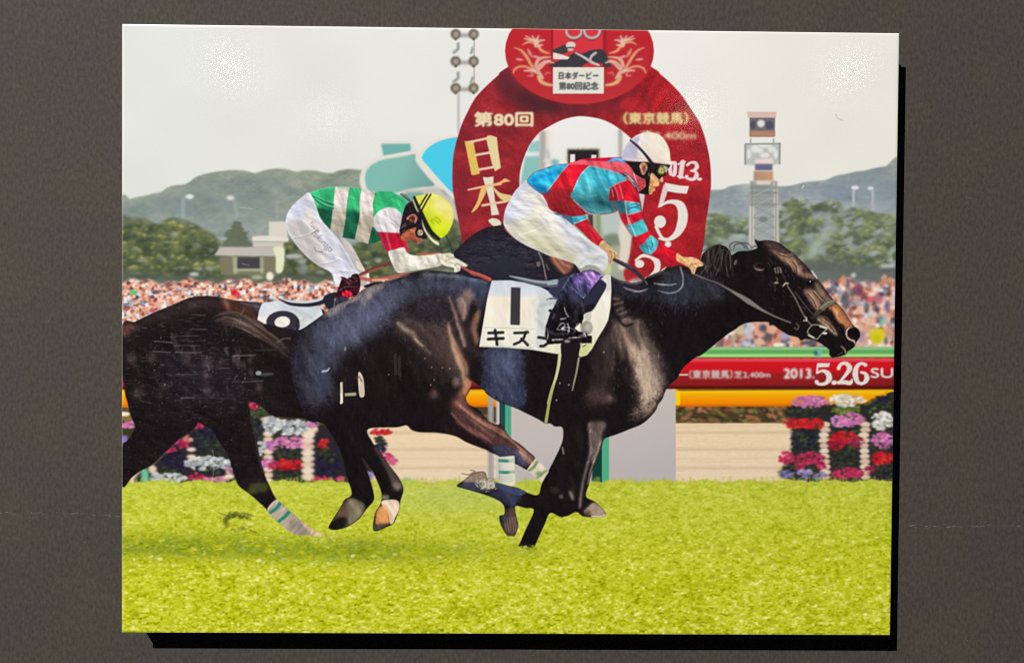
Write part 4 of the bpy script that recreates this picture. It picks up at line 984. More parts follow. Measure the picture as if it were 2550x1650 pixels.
def paint_second_rider():
    layer('printed_jockey', None, 'rider in green and white hooped silks crouching behind')
    # far leg and reins first
    layer('printed_breeches', 'printed_jockey', 'white breeches with a signature along the thigh')
    P(B2, [(800, 712), (900, 780), (980, 900), (1080, 1090), (1145, 1240), (1110, 1290), (1040, 1290), (1000, 1130), (940, 1000), (870, 900)], (196, 192, 190), .8)
    P(B2, [(990, 990), (1080, 1095), (1060, 1120), (1000, 1080)], (242, 230, 206), 1.4)
    S(B2, [(1120, 1150), (1130, 1260)], 7, (236, 224, 214), 1.2)
    m, b = P(B2, [(430, 185), (340, 240), (250, 320), (180, 410), (150, 500), (158, 600), (200, 700), (270, 800), (380, 925), (500, 1025), (600, 1085), (690, 1140), (730, 1260), (770, 1300), (820, 1220), (900, 1200), (960, 1150), (1030, 1150), (1000, 1110), (960, 1040), (880, 900), (760, 720), (640, 590), (560, 490), (490, 290)], (222, 222, 232), .7)
    M = full(m, b)
    P(B2, [(150, 540), (330, 530), (470, 640), (520, 760), (640, 900), (760, 1020), (640, 1060), (480, 1000), (330, 860), (210, 700)], (194, 190, 188), 4, .95, clip=M)
    P(B2, [(180, 420), (300, 300), (420, 230), (380, 380), (250, 480)], (216, 222, 244), 5, .9, clip=M)
    P(B2, [(370, 420), (440, 400), (520, 560), (560, 640), (500, 660), (420, 560)], (240, 226, 214), 3, .9, clip=M)
    P(B2, [(470, 300), (560, 500), (520, 520), (450, 360)], (196, 200, 206), 2.5, .8, clip=M)
    P(B2, [(640, 930), (800, 960), (960, 1080), (980, 1140), (820, 1130), (700, 1060)], (198, 198, 214), 4, .8, clip=M)
    for pts in ([(240, 430), (330, 400), (430, 370)], [(230, 470), (340, 450), (420, 440)], [(150, 540), (280, 525), (400, 540)], [(260, 370), (360, 340), (440, 350)]):
        S(B2, pts, 2.5, (170, 174, 196), 1.8, .5, M)
    for pts in ([(240, 712), (340, 700), (490, 650)], [(490, 650), (400, 560), (360, 520)], [(560, 1020), (700, 1000), (780, 960)], [(620, 1080), (760, 1090), (960, 1120)]):
        S(B2, pts, 2.2, (238, 236, 236), .9, .9, M)
    for pts in ([(250, 722), (350, 710), (480, 668)], [(560, 1035), (700, 1015), (790, 975)], [(780, 800), (870, 960), (940, 1080)], [(690, 1140), (800, 1130), (960, 1130)]):
        S(B2, pts, 2.5, (166, 164, 176), 1.2, .6, M)
    d = np.array([.69, .72]); n_ = np.array([.72, -.69])
    text("Yuichi", fr(B2, [(425, 560)])[0], d * 13.5, n_ * 17, (70, 66, 78), bold=-.012, shear=.35, blur=.5, a=.8)
    text("Fukunaga", fr(B2, [(450, 670)])[0], d * 19, n_ * 24, (58, 54, 68), bold=-.014, shear=.35, blur=.45, a=.9, space=.95)
    S(B2, [(490, 830), (500, 870), (540, 890), (590, 885)], 1.4, (70, 66, 78), .6, .8)
    layer('printed_reins', 'printed_jockey', 'red brown reins')
    S(B2, [(1030, 1160), (1190, 1090), (1400, 1020)], [7, 8, 9], (112, 62, 58), .8); S(B2, [(1040, 1170), (1190, 1105), (1300, 1065)], 2.5, (176, 96, 80), .8)
    S(B2, [(1030, 1200), (1180, 1220), (1400, 1190), (1600, 1145)], [9, 8, 8, 6], (188, 98, 82), .9); S(B2, [(1180, 1225), (1350, 1215)], 4, (236, 186, 166), 1, .9)
    S(B2, [(1700, 915), (1850, 915), (1970, 908)], [3, 4, 4], (214, 96, 70), .8)
    P(B2, [(1080, 1290), (1200, 1250), (1310, 1245), (1250, 1290), (1110, 1315)], (36, 34, 40), .9)
    layer('printed_boot', 'printed_jockey', 'dark red riding boot')
    P(B2, [(745, 1400), (790, 1270), (830, 1190), (900, 1210), (950, 1155), (1010, 1160), (1035, 1240), (1025, 1340), (980, 1410), (880, 1440), (860, 1560), (720, 1560)], (58, 22, 36), .8)
    P(B2, [(815, 1390), (850, 1350), (890, 1345), (935, 1380), (940, 1410), (890, 1425), (830, 1415)], (216, 36, 62), 1.2)
    P(B2, [(730, 1440), (870, 1430), (860, 1560), (720, 1560)], (56, 56, 72), 1)
    S(B2, [(735, 1440), (725, 1540)], 3, (190, 196, 206), .9, .8)
    for pts in ([(810, 1190), (850, 1210), (910, 1260)], [(900, 1200), (960, 1230), (1000, 1210)], [(940, 1170), (1000, 1190)], [(790, 1330), (850, 1290), (990, 1290)]):
        S(B2, pts, 4, (30, 20, 26), .9, .9); S(B2, np.array(pts) + (0, 14), 2.5, (130, 96, 96), 1, .6)
    layer('printed_silks', 'printed_jockey', 'green and white hooped silks with white and red sleeve')
    G, GD, Wt, Wd = (58, 186, 122), (28, 96, 68), (238, 226, 218), (186, 176, 160)

    def two(c0, c1):
        return lambda X, Y: ramp(((Y - 440) * 4.76 - 395 - ((X - 680) * 4.76 - 900) * .10) / 60 + .5, (0, c0), (1, c1))
    stripes = [([(438, 190), (560, 142), (735, 115), (722, 250), (706, 400), (680, 625), (600, 540), (550, 470), (490, 280)], G, GD), ([(735, 115), (905, 123), (875, 320), (853, 540), (822, 718), (680, 622), (706, 400), (722, 240)], Wt, Wd), ([(905, 123), (1050, 145), (1022, 300), (1030, 450), (1003, 580), (968, 742), (822, 718), (853, 540), (875, 320)], G, GD), ([(1050, 145), (1212, 173), (1182, 320), (1192, 480), (1210, 600), (1150, 700), (1130, 795), (968, 742), (1003, 580), (1030, 450), (1022, 300)], Wt, Wd), ([(1212, 173), (1400, 172), (1460, 208), (1560, 250), (1592, 310), (1545, 380), (1525, 480), (1470, 400), (1380, 360), (1290, 390), (1190, 480), (1182, 320)], G, G), ([(1178, 590), (1240, 640), (1295, 745), (1200, 785), (1128, 797), (1150, 690)], GD, GD)]
    for pts, c0, c1 in stripes:
        P(B2, pts, two(c0, c1), .7, sm=False)
    S(B2, [(440, 192), (560, 148), (735, 122), (900, 130)], 3, (110, 214, 160), 1.2, .6)
    for pts in ([(470, 230), (600, 290), (710, 330)], [(500, 270), (600, 340), (710, 375)]):
        S(B2, pts, 4, (26, 92, 64), 1.3, .8); S(B2, np.array(pts) + (10, -14), 3, (110, 220, 166), 1.3, .6)
    for pts in ([(1330, 290), (1380, 240), (1470, 215)], [(1390, 330), (1440, 310), (1500, 370)], [(1460, 240), (1540, 290), (1560, 340)]):
        S(B2, pts, 4, (26, 128, 84), 2.2, .45); S(B2, np.array(pts) + (8, -12), 3, (120, 226, 172), 2.0, .4)
    for pts in ([(720, 320), (770, 310), (800, 360), (850, 330)], [(1030, 300), (1090, 310), (1150, 270)], [(730, 460), (790, 450), (850, 500)], [(1040, 470), (1100, 450), (1170, 500)], [(760, 200), (820, 215)], [(1060, 250), (1140, 300)]):
        S(B2, pts, 3, (196, 184, 180), 2.4, .4); S(B2, np.array(pts) + (6, -10), 2, (250, 244, 240), 1.8, .3)
    m, b = P(B2, [(1195, 480), (1240, 420), (1310, 375), (1385, 360), (1460, 385), (1515, 450), (1520, 540), (1505, 668), (1370, 660), (1240, 652), (1200, 570)], (232, 225, 228), .8)
    SM = full(m, b)
    P(B2, [(1200, 500), (1300, 480), (1330, 650), (1240, 650)], (206, 202, 206), 5, .8, clip=SM)
    for pts in ([(1380, 480), (1430, 530), (1500, 580)], [(1400, 540), (1460, 610)], [(1330, 560), (1350, 650)]):
        S(B2, pts, 2.5, (170, 164, 178), 1.2, .8, SM)
    m, b = P(B2, [(1240, 652), (1370, 662), (1500, 666), (1515, 740), (1575, 765), (1605, 885), (1560, 880), (1540, 836), (1440, 865), (1350, 887), (1300, 790)], (214, 28, 60), .8, sm=False)
    RM = full(m, b)
    S(B2, [(1340, 670), (1370, 780), (1390, 860)], 4, (240, 120, 130), 1.6, .8, RM); P(B2, [(1250, 660), (1320, 670), (1360, 860), (1320, 840)], (160, 30, 56), 4, .6, clip=RM)
    m, b = P(B2, [(1365, 890), (1450, 860), (1545, 834), (1580, 890), (1640, 925), (1750, 932), (1880, 922), (1985, 908), (2010, 960), (2000, 1040), (1850, 1082), (1700, 1105), (1580, 1125), (1480, 1135), (1420, 1050)], (240, 235, 224), .8)
    LM = full(m, b)
    P(B2, [(1400, 1000), (1600, 1060), (1850, 1040), (2000, 1020), (1900, 1090), (1500, 1140)], (206, 200, 186), 5, .8, clip=LM)
    for pts in ([(1480, 940), (1500, 1010), (1560, 1060)], [(1540, 900), (1560, 980)], [(1820, 940), (1840, 1000), (1830, 1060)], [(1940, 930), (1960, 1000), (1940, 1050)], [(1600, 940), (1590, 1000)], [(1740, 1040), (1780, 1000)]):
        S(B2, pts, 2.4, (190, 180, 164), 1.2, .8, LM)
    layer('printed_glove', 'printed_jockey', 'pale glove holding the reins')
    m, b = P(B2, [(1975, 925), (2060, 905), (2130, 908), (2150, 955), (2220, 990), (2300, 1045), (2290, 1068), (2230, 1070), (2215, 1110), (2180, 1130), (2145, 1122), (2140, 1080), (2050, 1060), (1990, 1020)], (228, 224, 204), .7)
    GM = full(m, b)
    for pts in ([(2060, 990), (2120, 960), (2150, 960)], [(2150, 1060), (2180, 1030), (2230, 1040)], [(2200, 1100), (2190, 1060)], [(2050, 960), (2050, 1010)]):
        S(B2, pts, 2.5, (168, 164, 142), 1.0, .85, GM)
    E(B2, 2085, 935, 34, 18, (206, 200, 160), 1.2, .9)
    layer('printed_whip', 'printed_jockey', 'thin dark whip')
    S(B2, [(2040, 690), (2085, 770), (2110, 840), (2130, 905)], [4, 4, 4.5, 5], (62, 60, 66), .7)
    layer('printed_head', 'printed_jockey', 'bowed face with goggles beneath the cap')
    P(B2, [(1570, 340), (1620, 300), (1690, 290), (1740, 400), (1790, 540), (1840, 680), (1800, 740), (1720, 740), (1600, 720), (1520, 720), (1500, 640), (1515, 540), (1540, 420)], (36, 30, 38), .8)
    S(B2, [(1510, 205), (1570, 250), (1630, 300)], 3, (58, 56, 66), .8); S(B2, [(1530, 200), (1590, 240), (1640, 300)], 2, (70, 76, 80), .8)
    P(B2, [(1515, 700), (1560, 650), (1640, 610), (1695, 600), (1700, 680), (1770, 740), (1740, 785), (1715, 790), (1690, 750), (1620, 745), (1560, 752), (1525, 740)], (186, 102, 70), .9)
    P(B2, [(1560, 720), (1660, 700), (1740, 760), (1700, 780), (1600, 750)], (150, 72, 60), 2, .7)
    P(B2, [(1520, 600), (1560, 540), (1580, 600), (1530, 660)], (120, 84, 74), 1.6, .8)
    S(B2, [(1590, 500), (1620, 465), (1670, 455), (1695, 490), (1680, 540)], 5, (196, 122, 104), 1); E(B2, 1645, 500, 36, 40, (128, 62, 60), 1.2); E(B2, 1655, 495, 16, 20, (60, 26, 30), 1)
    S(B2, [(1510, 640), (1560, 610), (1640, 590), (1720, 560)], 6, (30, 26, 32), .8)
    E(B2, 1740, 665, 56, 62, (34, 28, 34), .9); E(B2, 1742, 662, 34, 36, (196, 176, 150), 1); E(B2, 1742, 662, 20, 22, (150, 110, 80), 1); E(B2, 1735, 655, 8, 8, (240, 236, 220), .6)
    S(B2, [(1720, 730), (1760, 750), (1800, 745)], 3, (120, 110, 110), 1, .8)
    layer('printed_cap', 'printed_jockey', 'bright yellow riding cap with black bands')
    m, b = P(B2, [(1672, 240), (1780, 212), (1900, 203), (2020, 255), (2095, 325), (2135, 430), (2128, 540), (2080, 650), (2030, 705), (1975, 728), (1890, 670), (1810, 550), (1740, 410), (1690, 320)], lambda X, Y: ramp((Y - 483) / 110 - (X - 1075) / 300, (0, (238, 236, 110)), (.35, (232, 232, 84)), (.7, (216, 228, 40)), (1, (200, 218, 30))), .8)
    CM = full(m, b)
    E(B2, 1990, 340, 90, 60, (248, 236, 180), 5, .85, 40, clip=CM); E(B2, 2080, 430, 50, 90, (244, 232, 150), 5, .7, -10, clip=CM)
    P(B2, [(1760, 440), (1850, 420), (1900, 560), (1960, 680), (1900, 660), (1800, 540)], (196, 220, 40), 4, .8, clip=CM)
    for pts in ([(1880, 500), (1930, 520), (1960, 560)], [(1920, 480), (1960, 500), (1985, 540)], [(1870, 520), (1910, 560)]):
        S(B2, pts, 3.5, (166, 180, 20), 1.3, .8, CM)
    S(B2, [(1672, 245), (1700, 320), (1745, 410), (1800, 530), (1870, 650), (1965, 735)], [7, 9, 10, 11, 10, 7], (36, 34, 30), .7)
    S(B2, [(1660, 280), (1690, 360), (1715, 410)], 4, (206, 210, 170), .8, .9)
    S(B2, [(1730, 365), (1780, 280), (1825, 210)], 4.2, (40, 38, 34), .7); S(B2, [(1758, 398), (1810, 300), (1865, 210)], 4.2, (40, 38, 34), .7)
    S(B2, [(1745, 382), (1795, 290), (1845, 210)], 1.8, (232, 232, 120), .7)
    P(B2, [(1760, 500), (1790, 590), (1840, 680), (1900, 745), (1955, 775), (1965, 812), (1900, 780), (1830, 700), (1780, 610)], (234, 238, 192), .8)


def paint_winner():
    layer('printed_racehorse', None, 'glossy near-black racehorse at full gallop in front')
    body = np.vstack([
        fr(C2, [(60, 660), (300, 492), (420, 402), (560, 332), (700, 272), (770, 205), (900, 140), (1050, 98), (1200, 60), (1350, 12)]),
        fr(B2, [(1500, 1180), (1700, 1125), (1850, 1110), (2000, 1120), (2200, 1150), (2380, 1200)]),
        fr(C3, [(200, 80), (500, 120), (900, 140), (1400, 60), (1600, 30)]),
        fr(B3, [(1310, 780), (1345, 800), (1420, 832), (1560, 860), (1680, 838), (1740, 790), (1830, 750), (1920, 715), (1960, 680), (2030, 678), (2100, 660), (2250, 690)]),
        fr(B4, [(160, 500), (240, 480), (290, 400), (310, 340), (380, 270), (480, 225), (570, 245), (620, 290), (645, 340), (720, 300), (850, 290), (930, 262), (918, 215), (900, 168), (950, 182), (1030, 175), (1120, 185), (1200, 220), (1290, 290), (1345, 325), (1420, 400), (1500, 480), (1600, 600), (1680, 700), (1760, 810), (1825, 880), (1900, 960), (1960, 1050), (2010, 1130), (2075, 1190), (2092, 1260), (2050, 1330), (2020, 1385), (1950, 1432), (1930, 1465), (1860, 1490), (1785, 1500), (1745, 1465), (1740, 1410), (1650, 1342), (1560, 1300), (1470, 1292), (1420, 1305), (1385, 1270), (1280, 1242), (1200, 1192), (1105, 1130), (1070, 1142), (1058, 1100), (950, 1095), (850, 1100), (750, 1130), (680, 1180), (600, 1232), (500, 1310), (400, 1392), (300, 1470)]),
        fr(E3, [(1500, 190), (1350, 300), (1260, 400), (1200, 520), (1080, 632), (1020, 705), (960, 855), (890, 950), (860, 1030), (750, 1160), (620, 1262), (450, 1332), (250, 1412), (100, 1462)]),
        fr(D2, [(1410, 490), (1385, 560), (1335, 680), (1295, 800), (1272, 900), (1248, 1008), (1330, 1058), (1400, 1125), (1428, 1175), (1390, 1197), (1225, 1192), (1160, 1152), (1080, 1185), (1010, 1196), (920, 1160), (870, 1262), (820, 1372), (765, 1482), (700, 1494), (630, 1462), (640, 1440), (700, 1302), (770, 1135), (690, 1115), (602, 1100), (612, 1200), (627, 1270), (600, 1362), (552, 1388), (480, 1292), (455, 1192), (502, 1170), (490, 1082), (400, 1022), (220, 962), (82, 922), (74, 900), (150, 850), (230, 792), (320, 786), (348, 850), (430, 882), (520, 910), (620, 932), (700, 970), (808, 995), (840, 902), (920, 742), (1000, 582), (1035, 482), (1028, 382), (960, 372), (920, 345), (870, 342), (800, 302), (700, 252), (600, 202), (460, 150), (340, 75)]),
        fr(C3, [(120, 1382), (0, 1285)]),
        fr(C2, [(2080, 1270), (2070, 1330), (2030, 1420), (2000, 1480)]),
        fr(D1, [(1740, 30), (1830, 75), (1930, 190), (2026, 230)]),
        fr(D2, [(470, 350), (545, 465), (640, 530), (720, 600), (780, 665), (720, 765), (640, 730), (560, 690), (440, 635), (330, 590)]),
        fr(D1, [(1950, 500), (1720, 410), (1600, 345), (1420, 312), (1250, 306), (1160, 285), (1105, 237), (1000, 256), (720, 272), (760, 400), (800, 450), (870, 545), (945, 655), (1032, 770), (1075, 880), (1045, 1000), (1032, 1090), (975, 1222), (900, 1262), (805, 1302), (768, 1272), (790, 1120), (845, 1020), (848, 900), (762, 700), (690, 590), (655, 570), (720, 722), (772, 900), (776, 990), (700, 1082), (622, 1182), (512, 1256), (400, 1287), (335, 1280), (328, 1242), (440, 1062), (482, 985), (552, 922), (500, 740), (440, 500), (330, 300), (258, 215), (120, 180)]),
        fr(C1, [(2200, 1600), (2100, 1300), (2050, 1000), (2120, 700)])])
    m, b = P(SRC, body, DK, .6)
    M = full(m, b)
    global WIN
    WIN = M
    # bluish reflection on the glossy print, painted into the coat's ink
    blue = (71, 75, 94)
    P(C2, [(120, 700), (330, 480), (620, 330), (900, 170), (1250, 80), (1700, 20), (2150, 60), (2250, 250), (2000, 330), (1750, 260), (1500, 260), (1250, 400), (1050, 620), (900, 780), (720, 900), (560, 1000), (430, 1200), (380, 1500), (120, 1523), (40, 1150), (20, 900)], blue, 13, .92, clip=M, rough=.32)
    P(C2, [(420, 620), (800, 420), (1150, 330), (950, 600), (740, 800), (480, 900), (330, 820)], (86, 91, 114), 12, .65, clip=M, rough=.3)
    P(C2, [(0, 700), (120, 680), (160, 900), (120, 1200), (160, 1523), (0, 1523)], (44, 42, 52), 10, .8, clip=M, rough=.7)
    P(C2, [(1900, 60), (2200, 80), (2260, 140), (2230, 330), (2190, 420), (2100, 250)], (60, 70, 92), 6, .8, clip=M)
    # lit fringe of the croup
    P(C2, [(310, 480), (450, 390), (700, 270), (780, 205), (900, 140), (1060, 105), (980, 190), (900, 260), (800, 360), (740, 450), (760, 330), (640, 330), (520, 420), (430, 500)], (128, 118, 116), 3.5, .75, clip=M)
    for i in range(26):
        rg = np.random.default_rng(500 + i); x = 320 + i * 17
        S(C2, [(x, 480 - i * 7 + rg.uniform(-10, 10)), (x + 40, 430 - i * 7 + rg.uniform(-20, 10)), (x + 90, 390 - i * 7)], 2, [(160, 138, 126), (60, 58, 72)][i % 2], .8, .5, M)
    S(C2, [(1500, 15), (1800, 30), (2050, 70), (2230, 110)], 5, (118, 122, 130), 2.5, .7, M)
    # muscle lights of the quarter
    P(C2, [(1200, 560), (1350, 520), (1600, 600), (1800, 700), (1900, 950), (1950, 1200), (1750, 1250), (1500, 1000), (1350, 850), (1150, 700)], (74, 60, 58), 12, .9, clip=M, rough=.4)
    P(C2, [(1220, 480), (1500, 300), (1780, 330), (1820, 560), (1500, 540), (1300, 540)], (48, 44, 50), 10, .85, clip=M, rough=.6)
    P(C2, [(1890, 320), (1960, 260), (2010, 180), (2060, 210), (2080, 290), (2030, 420), (1980, 580), (1930, 500)], (138, 112, 108), 3.5, .9, clip=M)
    P(C2, [(2060, 640), (2090, 520), (2150, 425), (2165, 500), (2130, 650), (2155, 790), (2120, 850), (2080, 740)], (138, 102, 84), 3, .9, clip=M)
    P(C2, [(2010, 560), (2060, 540), (2060, 700), (2120, 900), (2180, 1000), (2020, 900)], (58, 46, 46), 5, .7, clip=M)
    S(C2, [(1800, 280), (1850, 400), (1900, 560), (1960, 720), (1985, 860)], [5, 8, 10, 11, 8], (124, 102, 96), 2.2, .9, M)
    S(C2, [(1830, 300), (1890, 430), (1950, 600), (1990, 760)], 5, (48, 40, 44), 2.2, .6, M)
    S(C2, [(1790, 580), (1815, 720), (1860, 880), (1920, 1030), (1965, 1160), (1975, 1260)], [3, 7, 12, 14, 9, 6], (176, 142, 116), 3, .95, M)
    S(C2, [(1860, 800), (1930, 960), (2000, 1100), (2010, 1200)], [4, 8, 9, 6], (166, 120, 92), 2.6, .8, M)
    S(C2, [(1870, 640), (1890, 760), (1900, 800)], 5, (44, 36, 38), 2, .7, M)
    S(C2, [(1200, 590), (1270, 660), (1370, 710), (1410, 790), (1480, 860), (1580, 960)], [9, 10, 10, 9, 6, 4], (150, 128, 116), 3, .9, M)
    S(C2, [(1400, 780), (1450, 830), (1490, 860)], 4, (186, 164, 140), 1.6, .9, M)
    P(C2, [(1250, 760), (1380, 800), (1500, 920), (1700, 1080), (1820, 1250), (1600, 1300), (1350, 1100), (1240, 900)], (40, 32, 33), 10, .8, clip=M)
    E(C2, 1890, 1290, 46, 60, (128, 108, 102), 4, .8, clip=M); E(C2, 1620, 1430, 50, 50, (104, 84, 78), 4, .7, clip=M)
    P(C2, [(1990, 1240), (2050, 1270), (2070, 1320), (2020, 1420), (1975, 1460), (1960, 1340)], (176, 120, 90), 2.5, .95, clip=M)
    P(C2, [(1920, 1370), (1960, 1420), (1990, 1490), (2050, 1560), (1900, 1540)], (140, 96, 78), 4, .9, clip=M)
    P(C2, [(560, 1000), (900, 800), (1200, 800), (1250, 1100), (1100, 1500), (560, 1523), (470, 1300)], (34, 27, 29), 11, .9, clip=M, rough=.6)
    # extended hind leg
    P(D2, [(20, 140), (100, 110), (230, 250), (330, 330), (480, 400), (640, 540), (770, 660), (700, 700), (500, 560), (300, 480), (120, 360), (40, 240)], (92, 60, 56), 5, .9, clip=M)
    S(D2, [(60, 150), (200, 260), (320, 340), (470, 410), (560, 480)], [5, 8, 8, 7, 5], (150, 106, 88), 3, .8, M)
    S(D2, [(60, 330), (200, 400), (380, 500), (440, 560)], [4, 7, 6, 3], (128, 84, 74), 2.6, .8, M)
    P(D2, [(390, 560), (480, 540), (620, 590), (700, 680), (710, 740), (560, 690), (440, 630)], (58, 63, 84), 3, .9, clip=M)
    P(D2, [(620, 560), (720, 620), (775, 665), (740, 720), (660, 640)], (132, 96, 88), 2.4, .85, clip=M)
    P(D2, [(0, 330), (150, 440), (330, 580), (200, 540), (0, 440)], (40, 26, 28), 5, .8, clip=M)
    for pts, w, c in (([(40, 200), (160, 290), (300, 400), (420, 500)], 4, (56, 36, 36)), ([(90, 180), (240, 300), (380, 390), (520, 470)], 3, (176, 130, 108)), ([(120, 260), (260, 360), (400, 470)], 3, (134, 96, 84)), ([(200, 360), (330, 450), (430, 540)], 4, (52, 34, 34)), ([(380, 400), (500, 490), (640, 590), (740, 680)], 4, (60, 44, 46)), ([(480, 430), (600, 530), (700, 610)], 3, (160, 120, 104)), ([(640, 600), (720, 660), (750, 700)], 3, (176, 140, 124)), ([(20, 250), (120, 360), (260, 460)], 5, (120, 84, 76))):
        S(D2, pts, w, c, 1.6, .6, M)
    # barrel: blue reflection band behind the girth, painted into the ink
    P(C3, [(140, 890), (560, 905), (590, 1100), (600, 1523), (400, 1523), (120, 1380), (130, 1100)], (55, 60, 80), 5, .9, clip=M, rough=.45)
    P(C3, [(220, 900), (480, 905), (470, 1200), (520, 1523), (350, 1480), (230, 1200)], (78, 86, 112), 7, .6, clip=M, rough=.4)
    P(D2, [(320, 20), (650, 0), (670, 200), (560, 180), (440, 120)], (54, 60, 84), 4, .85, clip=M, rough=.7)
    # shoulder and chest
    P(C3, [(1620, 600), (1960, 560), (2060, 800), (2200, 1080), (2240, 1300), (2160, 1460), (2040, 1480), (1950, 1250), (1900, 1000), (1750, 800)], (110, 92, 82), 8, .95, clip=M, rough=.25)
    P(E3, [(500, -40), (700, -20), (760, 240), (890, 540), (930, 690), (850, 850), (640, 1040), (470, 1180), (620, 920), (580, 720), (540, 500), (520, 250)], (176, 156, 138), 6, .85, clip=M, rough=.3)
    P(E3, [(820, 100), (950, 250), (960, 560), (940, 700), (880, 560), (820, 300)], (96, 84, 84), 6, .7, clip=M)
    S(C3, [(1740, 600), (1800, 750), (1880, 900), (1920, 1050)], [4, 8, 8, 5], (170, 146, 126), 3, .7, M)
    S(C3, [(1950, 570), (1960, 700), (2030, 850)], [5, 8, 6], (166, 144, 128), 3, .7, M)
    for pts, w, c, a_ in (([(1650, 620), (1740, 820), (1780, 1050), (1830, 1300)], 16, (44, 36, 36), .8), ([(1850, 620), (1900, 760), (1980, 900)], 9, (60, 50, 48), .7), ([(1600, 760), (1640, 950), (1620, 1200)], 14, (72, 60, 58), .7), ([(1990, 620), (2040, 760), (2130, 930)], 7, (70, 60, 58), .6)):
        S(C3, pts, w, c, 4, a_, M)
    P(C3, [(1420, 900), (1560, 780), (1620, 1000), (1600, 1400), (1480, 1500), (1380, 1300)], (54, 44, 44), 9, .8, clip=M)
    E(D2, 1320, 120, 80, 70, (66, 52, 52), 9, .9, clip=M); E(D2, 1450, 120, 60, 30, (112, 86, 84), 5, .8, clip=M)
    S(E3, [(560, 1180), (720, 1060), (840, 930)], [4, 14, 10], (150, 126, 106), 3, .7, M)
    S(E3, [(520, 1240), (640, 1120), (700, 1080)], 4, (40, 30, 30), 2, .8, M)
    rg = np.random.default_rng(77)
    for i in range(110):
        x, y = rg.uniform(560, 900), rg.uniform(100, 900)
        S(E3, [(x, y), (x + rg.uniform(-14, 8), y + rg.uniform(20, 50))], rg.uniform(1, 2), [(206, 188, 166), (84, 74, 72)][i % 2], .7, .35, M)
    for f_, pts, w, c, bl, a_ in ((C3, [(1690, 620), (1720, 800), (1760, 1000)], 12, (116, 97, 88), 4, .6), (C3, [(1780, 700), (1850, 900), (1890, 1100)], 10, (132, 112, 100), 4, .6), (C3, [(2080, 800), (2150, 1000), (2190, 1200)], 9, (108, 94, 86), 3.5, .6), (C3, [(1560, 800), (1580, 1000), (1560, 1200)], 10, (78, 65, 61), 5, .6), (C3, [(1660, 640), (1640, 720), (1650, 820)], 6, (134, 116, 106), 2.5, .5),
                                  (C3, [(1960, 600), (2000, 760), (2060, 900)], 4, (60, 50, 48), 2, .6), (C3, [(1850, 1100), (1880, 1250), (1960, 1400)], 6, (56, 46, 44), 3, .6), (C3, [(2010, 1060), (2060, 1200), (2090, 1340)], 5, (196, 176, 156), 2.4, .5), (C3, [(2120, 1080), (2160, 1220), (2140, 1360)], 5, (150, 130, 116), 2.6, .5),
                                  (C2, [(1500, 620), (1640, 640), (1760, 720)], 10, (98, 80, 75), 5, .5), (C2, [(1560, 760), (1700, 860), (1800, 1000)], 12, (86, 68, 63), 6, .6), (C2, [(1900, 600), (1940, 700), (1950, 780)], 5, (154, 126, 112), 2, .6), (C2, [(2110, 300), (2160, 400)], 6, (98, 86, 86), 3, .5), (C2, [(1300, 560), (1420, 600), (1500, 680)], 9, (112, 94, 87), 4, .5), (C2, [(1960, 300), (1990, 420), (1970, 540)], 4, (176, 150, 138), 2, .5), (C2, [(1930, 560), (1980, 660), (2000, 780)], 6, (60, 48, 46), 3, .6), (C2, [(1700, 940), (1800, 1080), (1880, 1220)], 9, (76, 60, 56), 5, .6),
                                  (D2, [(1060, 420), (1080, 560), (1040, 700)], 8, (50, 42, 42), 5, .6), (D2, [(1180, 380), (1200, 560), (1160, 760)], 8, (58, 50, 50), 5, .5), (D2, [(1100, 820), (1130, 900), (1120, 980)], 6, (76, 66, 66), 4, .5)):
        S(f_, pts, w, c, bl, a_, M)
    E(C3, 1420, 1440, 90, 60, (86, 68, 64), 7, .7, clip=M)
    # neck: bluish reflection off the gloss, painted in as coat colour
    P(B4, [(-120, 520), (60, 500), (200, 560), (420, 620), (560, 760), (480, 880), (250, 900), (0, 880), (-160, 780)], (55, 57, 69), 10, .85, clip=M, rough=.4)
    P(B3, [(1320, 800), (1560, 880), (1800, 900), (2000, 900), (2200, 800), (2300, 1000), (2100, 1080), (1600, 1020), (1320, 980)], (46, 48, 62), 8, .8, clip=M, rough=.5)
    P(B4, [(250, 950), (600, 900), (1000, 1020), (900, 1090), (650, 1160), (450, 1300), (250, 1400)], (26, 20, 21), 12, .7, clip=M)
    for i in range(150):
        x, y = rg.uniform(1300, 2320), rg.uniform(930, 1230)
        S(B3, [(x, y), (x + rg.uniform(-20, 20), y + rg.uniform(15, 45))], rg.uniform(1.4, 2.6), [(66, 66, 80), (20, 18, 22)][i % 2], .9, .4, M)
    # mane and withers tufts
    S(B3, [(1460, 910), (1540, 940), (1640, 960), (1740, 930)], [2, 3, 3, 2], (150, 142, 142), .9, .8, M); S(B3, [(1480, 930), (1600, 965), (1720, 950)], 2, (120, 112, 112), .9, .7, M)
    S(B3, [(1340, 800), (1440, 850), (1580, 870), (1680, 850)], 3.5, (104, 98, 100), 1.4, .7, M)
    S(B3, [(1740, 795), (1830, 752), (1920, 718)], 4, (120, 112, 106), 2, .7, M)
    S(B3, [(2120, 680), (2150, 800), (2140, 900), (2080, 960), (1980, 980), (1860, 950)], [4, 4.5, 4.5, 4, 3.5, 2], (112, 116, 122), .8, .95)
    S(B3, [(1815, 866), (1900, 880), (2000, 885), (2070, 872)], [3, 4, 4, 3], (124, 128, 132), .8, .9)
    for pts in ([(1340, 1040), (1410, 1050)], [(1350, 1110), (1440, 1090)], [(1380, 1180), (1450, 1150)], [(1400, 1230), (1490, 1200)], [(1450, 1300), (1520, 1280), (1540, 1320)]):
        S(B3, pts, 6, (122, 104, 98), 2, .7, M)
